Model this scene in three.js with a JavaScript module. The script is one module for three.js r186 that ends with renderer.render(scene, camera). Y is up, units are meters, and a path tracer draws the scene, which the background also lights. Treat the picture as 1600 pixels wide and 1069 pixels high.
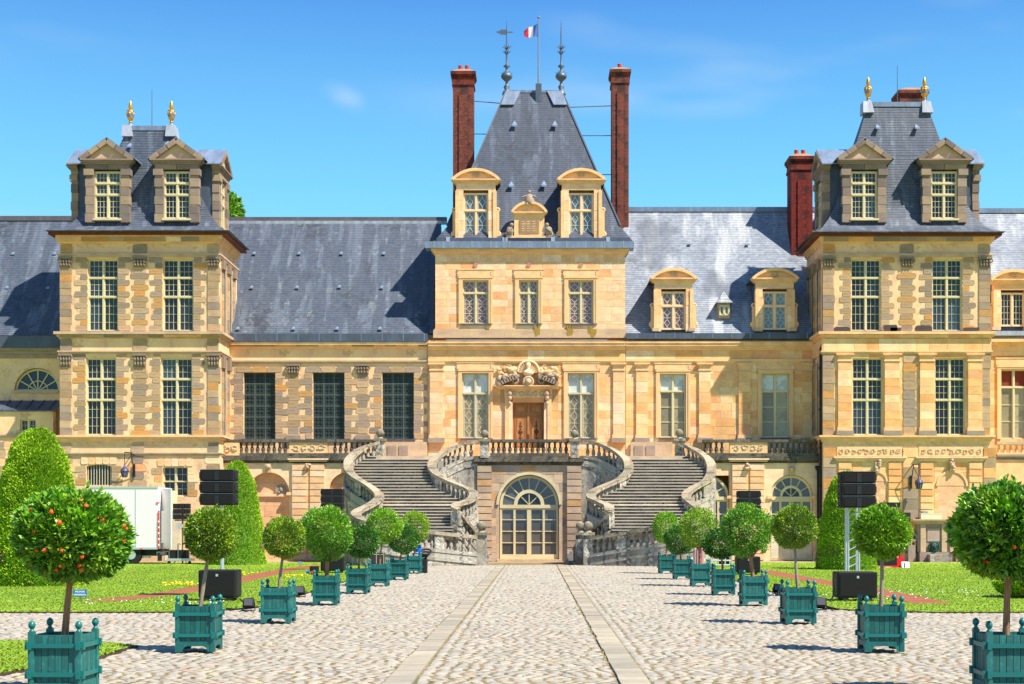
import * as THREE from 'three';
import { mergeGeometries } from 'three/addons/utils/BufferGeometryUtils.js';
import { RoundedBoxGeometry } from 'three/addons/geometries/RoundedBoxGeometry.js';

// ---------------------------------------------------------------- camera, sky, sun, exposure
const D0 = 67.2, F = 2200, EYE = 1.65, CX = 0.31;       // distance to the main facade (z = 0), focal length in photo pixels, eye height, eye x
const scene = new THREE.Scene();
const camera = new THREE.PerspectiveCamera(2 * Math.atan(822 / F) * 180 / Math.PI, 1674 / 1644, 0.5, 600);
camera.setViewOffset(1674, 1644, 0, 0, 1600, 1069);      // upright camera with a shifted lens
camera.position.set(CX, EYE, D0);
camera.lookAt(CX, EYE, 0);
const renderer = new THREE.WebGLRenderer({ antialias: true });
renderer.toneMapping = THREE.LinearToneMapping;
renderer.toneMappingExposure = 2.05;
renderer.shadowMap.enabled = true;
const SUN = new THREE.Vector3(0.50, 0.80, 0.32).normalize();
const sun = new THREE.DirectionalLight(new THREE.Color(1, 0.95, 0.86), 4.2);
sun.position.copy(SUN).multiplyScalar(120); sun.castShadow = true;
Object.assign(sun.shadow.camera, { left: -60, right: 60, top: 60, bottom: -60, near: 1, far: 300 });
sun.shadow.mapSize.set(4096, 4096); sun.shadow.radius = 1.2;
scene.add(sun, sun.target);

// seeded random numbers and tiling noise
let seed = 12345;
const rnd = () => { seed = (seed + 0x6D2B79F5) | 0; let t = Math.imul(seed ^ (seed >>> 15), 1 | seed); t = (t + Math.imul(t ^ (t >>> 7), 61 | t)) ^ t; return ((t ^ (t >>> 14)) >>> 0) / 4294967296; };
const rr = (a, b) => a + (b - a) * rnd();
const pick = (a) => a[Math.floor(rnd() * a.length)];
const hash = (x, y, s) => { let h = Math.imul(x, 374761393) + Math.imul(y, 668265263) + Math.imul(s, 974634777); h = Math.imul(h ^ (h >>> 13), 1274126177); return ((h ^ (h >>> 16)) >>> 0) / 4294967296; };
const vnoise = (x, y, px, py, s) => {
  const ix = Math.floor(x), iy = Math.floor(y), fx = x - ix, fy = y - iy, u = fx * fx * (3 - 2 * fx), v = fy * fy * (3 - 2 * fy);
  const m = (a, p) => ((a % p) + p) % p, x0 = m(ix, px), x1 = m(ix + 1, px), y0 = m(iy, py), y1 = m(iy + 1, py);
  const a = hash(x0, y0, s), b = hash(x1, y0, s), c = hash(x0, y1, s), d = hash(x1, y1, s);
  return a + (b - a) * u + (c - a) * v + (a - b - c + d) * u * v;
};
const fbm = (u, v, fx, fy, oct, s) => { let r = 0, a = 0.5, t = 0; for (let i = 0; i < oct; i++) { r += a * vnoise(u * fx, v * fy, fx, fy, s + i); t += a; a *= 0.5; fx *= 2; fy *= 2; } return r / t; };
const sm = (a, b, x) => { const t = Math.min(1, Math.max(0, (x - a) / (b - a))); return t * t * (3 - 2 * t); };
const mixc = (a, b, t) => [a[0] + (b[0] - a[0]) * t, a[1] + (b[1] - a[1]) * t, a[2] + (b[2] - a[2]) * t];

// the sky: deep blue overhead, paler towards the horizon, a few thin streaks of cirrus
{
  const W = 2048, H = 1024, data = new Float32Array(W * H * 4), K = 1 / 2.05;
  const stops = [[-90, [0.30, 0.30, 0.28]], [-1, [0.55, 0.62, 0.66]], [0, [0.60, 0.98, 1.15]], [8, [0.40, 0.87, 1.15]], [13, [0.235, 0.72, 1.12]], [20.5, [0.105, 0.365, 0.88]], [35, [0.075, 0.25, 0.68]], [60, [0.06, 0.20, 0.58]], [90, [0.055, 0.18, 0.54]]];
  for (let r = 0; r < H; r++) {
    const el = ((r + 0.5) / H - 0.5) * 180;
    let i = 0; while (i < stops.length - 2 && el > stops[i + 1][0]) i++;
    const base = mixc(stops[i][1], stops[i + 1][1], Math.min(1, Math.max(0, (el - stops[i][0]) / (stops[i + 1][0] - stops[i][0]))));
    for (let c = 0; c < W; c++) {
      const u = (c + 0.5) / W; let w = 0;
      if (el > 2 && el < 50) {
        const streak = fbm(u + el * 0.004, el / 180, 24, 64, 5, 7), patch = fbm(u, el / 180, 9, 12, 3, 31);
        w = 0.5 * sm(0.48, 0.8, streak) * sm(0.45, 0.7, patch) * sm(2, 8, el);
        const dx = (u - 0.2287) / 0.0016, dy = (el - 16.8) / 0.36;                     // the one small puff in view
        w = Math.max(w, 0.34 * Math.exp(-Math.pow(dx + dy * 0.5, 2) - dy * dy) * (0.4 + fbm(u * 8 % 1, el / 24, 64, 64, 3, 77)));
      }
      const k = (r * W + c) * 4, col = mixc(base, [0.95, 1.0, 1.05], w);
      data[k] = col[0] * K; data[k + 1] = col[1] * K; data[k + 2] = col[2] * K; data[k + 3] = 1;
    }
  }
  const t = new THREE.DataTexture(data, W, H, THREE.RGBAFormat, THREE.FloatType);
  t.mapping = THREE.EquirectangularReflectionMapping; t.magFilter = t.minFilter = THREE.LinearFilter; t.needsUpdate = true;
  scene.background = t; scene.environment = t;
}

// ---------------------------------------------------------------- helpers
const X = (px, z) => CX + (px - 837) * (D0 - z) / F, Y = (py, z) => EYE - (py - 822) * (D0 - z) / F, L = (n, z) => n * (D0 - z) / F;
const taken = {};
const numbered = (n) => { const k = taken[n] = (taken[n] ?? -1) + 1; return k ? n + '_' + String(k).padStart(3, '0') : n; };
const V = (x, y, z) => new THREE.Vector3(x, y, z);
function tag(o, label, category, group, kind) { if (label) o.userData.label = label; if (category) o.userData.category = category; if (group) o.userData.group = group; if (kind) o.userData.kind = kind; return o; }
function thing(name, label, category, at = [0, 0, 0], group) {
  const o = new THREE.Group(); o.name = numbered(name); scene.add(o); o.position.set(...at); o._w = V(...at);
  return tag(o, label, category, group);
}
// a part: geometry in world axes about the point at (or in world coordinates when at is missing)
function part(parent, name, geo, mat, at) {
  const m = new THREE.Mesh(geo, mat); m.name = parent ? name : numbered(name); m.castShadow = m.receiveShadow = true;
  const w = at ? V(...at) : V(0, 0, 0); m._w = w; m.position.copy(w); if (parent) m.position.sub(parent._w);
  (parent ?? scene).add(m); return m;
}
function structure(name, geo, mat, label, at) { return tag(part(null, name, geo, mat, at), label, null, null, 'structure'); }
const boxCache = new Map();
// box of that size about its centre, uv in metres, shifted by one of four offsets
function bx(w, h, d) {
  const v = Math.floor(rnd() * 4), key = [w, h, d].map((n) => n.toFixed(2)).join() + v;
  if (w > 0.05 && h > 0.05 && boxCache.has(key)) return boxCache.get(key);
  const g = new THREE.BoxGeometry(w, h, d), p = g.attributes.position, n = g.attributes.normal, uv = g.attributes.uv, ou = v * 0.37, ov = v * 0.61;
  for (let i = 0; i < p.count; i++) { const ax = Math.abs(n.getX(i)) > 0.5, ay = Math.abs(n.getY(i)) > 0.5; uv.setXY(i, (ax ? p.getZ(i) : p.getX(i)) + ou, (ay ? p.getZ(i) : p.getY(i)) + ov); }
  boxCache.set(key, g); return g;
}
const blk = (parent, name, mat, x0, x1, y0, y1, z0, z1) => part(parent, name, bx(Math.abs(x1 - x0), Math.abs(y1 - y0), Math.abs(z1 - z0)), mat, [(x0 + x1) / 2, (y0 + y1) / 2, (z0 + z1) / 2]);
const bar = (x0, x1, y0, y1, z0, z1) => { const g = new THREE.BoxGeometry(Math.abs(x1 - x0), Math.abs(y1 - y0), Math.abs(z1 - z0)); g.translate((x0 + x1) / 2, (y0 + y1) / 2, (z0 + z1) / 2); return g; };
function stick(a, b, w, d = w) {   // a straight bar between two points
  const dir = b.clone().sub(a), g = new THREE.BoxGeometry(w, dir.length(), d);
  g.applyQuaternion(new THREE.Quaternion().setFromUnitVectors(V(0, 1, 0), dir.normalize())); const m = a.clone().add(b).multiplyScalar(0.5); g.translate(m.x, m.y, m.z); return g;
}
function rod(a, b, r0, r1 = r0, n = 8) {
  const dir = b.clone().sub(a), g = new THREE.CylinderGeometry(r1, r0, dir.length(), n);
  g.applyQuaternion(new THREE.Quaternion().setFromUnitVectors(V(0, 1, 0), dir.clone().normalize())); const m = a.clone().add(b).multiplyScalar(0.5); g.translate(m.x, m.y, m.z); return g;
}
const flat = (g) => { g = g.index ? g.toNonIndexed() : g; for (const k of Object.keys(g.attributes)) if (!['position', 'normal', 'uv'].includes(k)) g.deleteAttribute(k); return g; };
const merge = (list) => mergeGeometries(list.map(flat));
const lathe = (pts, n = 14) => new THREE.LatheGeometry(pts.map(([r, y]) => new THREE.Vector2(r, y)), n);
function tris(list) {   // list of polygons, each [points], flat shaded, uv from the dominant plane in metres
  const pos = [], uv = [];
  for (const poly of list) {
    const n = poly[1].clone().sub(poly[0]).cross(poly[2].clone().sub(poly[0])).normalize(), e = Math.abs(n.y) > 0.95 ? V(1, 0, 0) : V(0, 1, 0).cross(n).normalize(), f = n.clone().cross(e);
    for (let i = 1; i < poly.length - 1; i++) for (const q of [poly[0], poly[i], poly[i + 1]]) { pos.push(q.x, q.y, q.z); uv.push(q.dot(e), q.dot(f)); }
  }
  const g = new THREE.BufferGeometry(); g.setAttribute('position', new THREE.Float32BufferAttribute(pos, 3)); g.setAttribute('uv', new THREE.Float32BufferAttribute(uv, 2)); g.computeVertexNormals(); return g;
}
function hull8(a, b) { return tris([[a[0], a[1], a[2], a[3]], [b[3], b[2], b[1], b[0]], ...[0, 1, 2, 3].map((i) => [a[(i + 1) % 4], a[i], b[i], b[(i + 1) % 4]])]); }
function pathOf(o) {   // outline of an opening: rectangle, round-headed arch or flat segmental arch
  const p = new THREE.Path(), { x0, x1, y0, y1 } = o;
  p.moveTo(x0, y0); p.lineTo(x1, y0);
  if (o.arch) { const r = (x1 - x0) / 2; p.lineTo(x1, y1 - r); p.absarc((x0 + x1) / 2, y1 - r, r, 0, Math.PI); }
  else if (o.seg) { p.lineTo(x1, y1 - o.seg); p.quadraticCurveTo((x0 + x1) / 2, y1 + o.seg, x0, y1 - o.seg); }
  else { p.lineTo(x1, y1); p.lineTo(x0, y1); }
  p.lineTo(x0, y0); return p;
}
function wallGeo(outline, holes, z0, z1, seg = 14) {
  const s = new THREE.Shape(outline.map(([x, y]) => new THREE.Vector2(x, y)));
  for (const h of holes) s.holes.push(pathOf(h));
  const g = new THREE.ExtrudeGeometry(s, { depth: z1 - z0, bevelEnabled: false, curveSegments: seg }); g.translate(0, 0, z0); return g;
}
const wall = (parent, name, mat, x0, x1, y0, y1, z0, z1, holes = []) => part(parent, name, wallGeo([[x0, y0], [x1, y0], [x1, y1], [x0, y1]], holes, z0, z1), mat);
// cut stones laid in courses over a wall, each a mesh of its own
function ashlar(parent, x0, x1, y0, y1, zf, rowH, wMin, wMax, mats, holes = [], gap = 0.009, name = 'stone') {
  const rows = Math.max(1, Math.round((y1 - y0) / rowH)), rh = (y1 - y0) / rows;
  for (let r = 0; r < rows; r++) {
    const ya = y0 + r * rh, yb = ya + rh, cuts = [ya, yb];
    for (const h of holes) for (const e of [h.y0, h.y1]) if (e > ya + 0.05 && e < yb - 0.05) cuts.push(e);
    cuts.sort((a, b) => a - b);
    for (let k = 0; k + 1 < cuts.length; k++) {
      const a = cuts[k], b = cuts[k + 1], mid = (a + b) / 2;
      let spans = [[x0, x1]];
      for (const h of holes) if (h.y0 < mid && h.y1 > mid) {
        let hx0 = h.x0, hx1 = h.x1;
        if (h.arch) { const R = (h.x1 - h.x0) / 2, dy = Math.max(a, h.y1 - R) - (h.y1 - R); const w = Math.sqrt(Math.max(0, R * R - dy * dy)); hx0 = (h.x0 + h.x1) / 2 - w; hx1 = (h.x0 + h.x1) / 2 + w; }
        spans = spans.flatMap(([s, e]) => [[s, Math.min(e, hx0)], [Math.max(s, hx1), e]]).filter(([s, e]) => e - s > 0.04);
      }
      for (const [s, e] of spans) {
        let x = s;
        while (x < e - 0.02) { let w = rr(wMin, wMax); if (e - x - w < wMin * 0.6) w = e - x; blk(parent, name, pick(mats), x + gap / 2, x + w - gap / 2, a + gap / 2, b - gap / 2, zf - 0.02, zf + rr(0.006, 0.014)); x += w; }
      }
    }
  }
}
// rough stones with uneven outline, unit sized, scaled into place
const roughGeos = [0, 1, 2, 3, 4].map(() => {
  const pts = [];
  for (const [sx, sy] of [[-1, -1], [1, -1], [1, 1], [-1, 1]]) pts.push([sx * 0.5, sy * (0.5 - rr(0.14, 0.3))], [sx * (0.5 - rr(0.05, 0.14)), sy * 0.5]);
  for (const q of pts) { q[0] += rr(-0.03, 0.03); q[1] += rr(-0.03, 0.03); }
  pts.sort((p, q) => Math.atan2(p[1], p[0]) - Math.atan2(q[1], q[0]));
  const g = new THREE.ExtrudeGeometry(new THREE.Shape(pts.map((q) => new THREE.Vector2(q[0], q[1]))), { depth: 1, bevelEnabled: false }); g.translate(0, 0, -0.5); return g;
});
function rough(parent, name, mat, x0, x1, y0, y1, z0, z1) { const m = part(parent, name, pick(roughGeos), mat, [(x0 + x1) / 2, (y0 + y1) / 2, (z0 + z1) / 2]); m.scale.set(x1 - x0, y1 - y0, z1 - z0); return m; }
// a vertical chain of rough quoins, alternately long and short, on one side of an opening (dir -1 left, +1 right) or both (0)
function chain(parent, xe, dir, y0, y1, z, h, long, short, mats) {
  const n = Math.max(1, Math.round((y1 - y0) / h)), hh = (y1 - y0) / n; let odd = rnd() < 0.5;
  for (let i = 0; i < n; i++, odd = !odd) {
    const w = (odd ? long : short) * rr(0.88, 1.1), a = dir < 0 ? xe - w : dir > 0 ? xe : xe - w / 2, g = 0.012;
    rough(parent, 'quoin_stone', pick(mats), a, a + w, y0 + i * hh + g, y0 + (i + 1) * hh - g, z - 0.03, z + rr(0.010, 0.026));
  }
}
// a strip of solid material swept along a line of points: half width w, from top (offset t) down to offset b or to the fixed height yb
function sweep(pts, w, t, b, yb) {
  const n = pts.length; let len = 0;
  const sec = pts.map((p, i) => {
    const d = pts[Math.min(n - 1, i + 1)].clone().sub(pts[Math.max(0, i - 1)]); d.y = 0; d.normalize(); const s = V(-d.z, 0, d.x).multiplyScalar(w);
    const lo = yb !== undefined ? yb : p.y + b;
    return [V(p.x - s.x, p.y + t, p.z - s.z), V(p.x + s.x, p.y + t, p.z + s.z), V(p.x + s.x, lo, p.z + s.z), V(p.x - s.x, lo, p.z - s.z)];
  });
  const pos = [], uv = [], quad = (a, b2, c, d, u0, u1, v0, v1) => { for (const [p, uu, vv] of [[a, u0, v0], [b2, u0, v1], [c, u1, v1], [a, u0, v0], [c, u1, v1], [d, u1, v0]]) { pos.push(p.x, p.y, p.z); uv.push(uu, vv); } };
  for (let i = 0; i + 1 < n; i++) {
    const A = sec[i], B = sec[i + 1], l2 = len + pts[i].distanceTo(pts[i + 1]);
    for (let k = 0; k < 4; k++) { const k2 = (k + 1) % 4; quad(A[k], A[k2], B[k2], B[k], len, l2, k * 0.7, k * 0.7 + A[k].distanceTo(A[k2])); }
    len = l2;
  }
  quad(sec[0][3], sec[0][2], sec[0][1], sec[0][0], 0, 1, 0, 1); quad(sec[n - 1][0], sec[n - 1][1], sec[n - 1][2], sec[n - 1][3], 0, 1, 0, 1);
  const g = new THREE.BufferGeometry(); g.setAttribute('position', new THREE.Float32BufferAttribute(pos, 3)); g.setAttribute('uv', new THREE.Float32BufferAttribute(uv, 2)); g.computeVertexNormals(); return g;
}
// ---------------------------------------------------------------- materials
function tex(w, h, fn, srgb = true) {
  const d = new Uint8Array(w * h * 4);
  for (let y = 0; y < h; y++) for (let x = 0; x < w; x++) { const c = fn((x + 0.5) / w, (y + 0.5) / h, x, y), k = (y * w + x) * 4; const a = Array.isArray(c) ? c : [c, c, c]; for (let i = 0; i < 3; i++) d[k + i] = Math.max(0, Math.min(255, a[i] * 255)); d[k + 3] = 255; }
  const t = new THREE.DataTexture(d, w, h); t.wrapS = t.wrapT = THREE.RepeatWrapping; t.magFilter = THREE.LinearFilter; t.minFilter = THREE.LinearMipmapLinearFilter; t.generateMipmaps = true; if (srgb) t.colorSpace = THREE.SRGBColorSpace; t.needsUpdate = true; return t;
}
const rep = (t, sx, sy = sx) => { const c = t.clone(); c.repeat.set(sx, sy); c.needsUpdate = true; return c; };
const T = {};
// pale limestone: cloudy tone, pits and stains (2 m)
T.stone = rep(tex(512, 512, (u, v) => { const a = fbm(u, v, 6, 6, 5, 1), b = fbm(u, v, 40, 40, 3, 9), s = fbm(u, v, 5, 14, 4, 55); const k = 0.88 + 0.16 * a + 0.10 * (b - 0.5) - 0.05 * sm(0.6, 0.85, s); return [k, k * (0.985 + 0.03 * (a - 0.5)), k * (0.95 + 0.10 * (s - 0.4))]; }), 0.5);
T.stoneBump = rep(tex(512, 512, (u, v) => 0.5 * fbm(u, v, 30, 30, 4, 3) + 0.5 * fbm(u, v, 6, 6, 3, 5), false), 0.5);
// plaster: soft blotches and trowel marks (3 m)
T.render = rep(tex(512, 512, (u, v) => { const a = fbm(u, v, 4, 4, 5, 21), b = fbm(u, v, 50, 50, 2, 23), c = fbm(u, v, 9, 5, 4, 28); const k = 0.87 + 0.12 * a + 0.05 * (b - 0.5) - 0.05 * sm(0.58, 0.8, c), g = 0.55 * sm(0.56, 0.70, fbm(u, v, 7, 7, 5, 29)) * sm(0.42, 0.58, fbm(u, v, 26, 26, 3, 30)); return mixc([k, k * (0.97 + 0.05 * (a - 0.4)), k * (0.93 + 0.1 * (c - 0.3))], [0.74, 0.70, 0.66], g); }), 0.33);
// old staircase stone: lichen, black crust and rain streaks (3 m)
T.dark = rep(tex(1024, 1024, (u, v) => {
  const a = fbm(u, v, 5, 5, 5, 41), b = fbm(u, v, 14, 14, 4, 47), c = fbm(u, v, 60, 60, 3, 49), s = fbm(u, v, 16, 4, 4, 51);
  let k = [0.69, 0.66, 0.60]; k = mixc(k, [0.52, 0.50, 0.46], sm(0.35, 0.65, a)); k = mixc(k, [0.30, 0.29, 0.27], 0.75 * sm(0.52, 0.72, s) * sm(0.3, 0.6, b)); k = mixc(k, [0.84, 0.81, 0.75], 0.7 * sm(0.60, 0.70, b) * sm(0.4, 0.6, c)); k = mixc(k, [0.70, 0.61, 0.46], 0.4 * sm(0.62, 0.74, fbm(u, v, 9, 9, 4, 91)));
  return k.map((q) => q * (0.86 + 0.28 * c)); }), 0.33);
// slates: courses of small slates, each its own tone, with lime runs, moss and patches of darker slate (8 m)
const slateRow = 0.125, slateN = 64;
T.slate = rep(tex(2048, 2048, (u, v) => {
  const row = Math.floor(v * slateN), fv = v * slateN - row, uu = u * 42 + (row % 2) * 0.5, col = Math.floor(uu), fu = uu - col, h = hash(((col % 42) + 42) % 42, row, 5);
  const st = fbm(u, v, 30, 4, 5, 61), pt = fbm(u, v, 5, 5, 5, 63), gr = fbm(u, v, 120, 120, 2, 67), ms = fbm(u, v, 30, 30, 4, 69);
  let k = [0.44, 0.46, 0.50]; k = mixc(k, [0.31, 0.35, 0.40], h); k = mixc(k, [0.58, 0.61, 0.65], 0.45 * sm(0.5, 0.70, st)); k = mixc(k, [0.26, 0.27, 0.30], 0.7 * sm(0.52, 0.72, pt) * sm(0.4, 0.6, ms)); k = mixc(k, [0.70, 0.71, 0.70], 0.35 * sm(0.63, 0.7, ms) * sm(0.45, 0.6, st));
  const e = (fv < 0.16 ? 0.62 : 1) * (fu < 0.05 ? 0.85 : 1) * (0.88 + 0.2 * gr) * (0.92 + 0.16 * h);
  return k.map((q) => q * e); }), 0.125);
T.slateBump = rep(tex(1024, 1024, (u, v) => { const row = Math.floor(v * slateN), fv = v * slateN - row, uu = u * 42 + (row % 2) * 0.5, col = Math.floor(uu); return 0.15 + 0.6 * (1 - fv) + 0.2 * hash(((col % 42) + 42) % 42, row, 5); }, false), 0.125);
T.slateP = rep(tex(1024, 1024, (u, v) => { // paler weathered slates
  const row = Math.floor(v * slateN), fv = v * slateN - row, uu = u * 42 + (row % 2) * 0.5, col = Math.floor(uu), fu = uu - col, h = hash(((col % 42) + 42) % 42, row, 8);
  const st = fbm(u, v, 16, 3, 5, 161), pt = fbm(u, v, 4, 4, 5, 163), gr = fbm(u, v, 120, 120, 2, 67);
  let k = mixc([0.60, 0.62, 0.65], [0.50, 0.53, 0.58], h); k = mixc(k, [0.78, 0.78, 0.77], 0.7 * sm(0.48, 0.7, st)); k = mixc(k, [0.34, 0.36, 0.40], 0.6 * sm(0.5, 0.7, pt));
  return k.map((q) => q * (fv < 0.16 ? 0.66 : 1) * (fu < 0.05 ? 0.88 : 1) * (0.88 + 0.2 * gr)); }), 0.125);
T.zinc = rep(tex(256, 256, (u, v) => { const a = fbm(u, v, 12, 3, 4, 71), b = fbm(u, v, 30, 30, 3, 73); const k = 0.72 + 0.25 * a + 0.12 * (b - 0.5); return [k, k, k]; }), 0.4);
// small bricks, far too small in the picture to pick apart (1.2 m)
T.brick = rep(tex(512, 512, (u, v) => { const row = Math.floor(v * 18), fv = v * 18 - row, uu = u * 6 + (row % 2) * 0.5, col = Math.floor(uu), fu = uu - col, h = hash(col % 6, row, 4), n = fbm(u, v, 30, 30, 3, 81), so = fbm(u, v, 3, 3, 4, 83);
  if (fv < 0.16 || fu < 0.06) return mixc([0.50, 0.40, 0.33], [0.25, 0.2, 0.18], so); let k = mixc([0.54, 0.23, 0.15], [0.36, 0.14, 0.10], h); k = mixc(k, [0.20, 0.10, 0.09], 0.8 * sm(0.5, 0.68, so)); return k.map((q) => q * (0.75 + 0.5 * n)); }), 0.83);
T.wood = rep(tex(256, 512, (u, v) => { const g = fbm(u, v, 40, 4, 4, 101), b = fbm(u, v, 6, 3, 3, 103); const k = 0.78 + 0.3 * (g - 0.5) + 0.2 * (b - 0.5); return [k, k * 0.97, k * 0.94]; }), 1);
T.grass = rep(tex(512, 512, (u, v) => { const a = fbm(u, v, 5, 5, 5, 111), b = fbm(u, v, 80, 80, 3, 113); let k = mixc([0.44, 0.58, 0.07], [0.55, 0.67, 0.08], a); k = mixc(k, [0.62, 0.63, 0.18], 0.6 * sm(0.58, 0.75, fbm(u, v, 11, 11, 4, 117))); return k.map((q) => q * (0.7 + 0.6 * b)); }), 0.14);
T.joint = rep(tex(512, 512, (u, v) => { const a = fbm(u, v, 9, 9, 5, 121), b = fbm(u, v, 90, 90, 2, 123); let k = mixc([0.58, 0.53, 0.45], [0.70, 0.65, 0.56], a); k = mixc(k, [0.36, 0.40, 0.18], 0.7 * sm(0.6, 0.75, fbm(u, v, 14, 14, 4, 127))); return k.map((q) => q * (0.75 + 0.5 * b)); }), 0.33);
T.gravel = rep(tex(512, 512, (u, v) => { const a = fbm(u, v, 6, 6, 4, 131), b = fbm(u, v, 128, 128, 2, 133); const k = 0.74 + 0.16 * a + 0.3 * (b - 0.5); return [k, k * 0.94, k * 0.84]; }), 0.4);
T.yew = rep(tex(256, 256, (u, v) => { const b = fbm(u, v, 40, 40, 3, 141); return [0.5 + b * 0.6, 0.5 + b * 0.6, 0.5 + b * 0.5]; }), 1);
T.trunk = rep(tex(128, 256, (u, v) => { const b = fbm(u, v, 14, 4, 4, 151); const k = 0.55 + 0.6 * b; return [k, k, k]; }), 1.5);
T.board = rep(tex(256, 256, (u, v) => { const g = fbm(u, v, 30, 3, 4, 171), c = sm(0.66, 0.74, fbm(u, v, 20, 20, 4, 173)); const k = 0.86 + 0.22 * (g - 0.5); return mixc([k, k, k], [1.3, 1.2, 1.1], 0.6 * c); }), 1.2);

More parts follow.
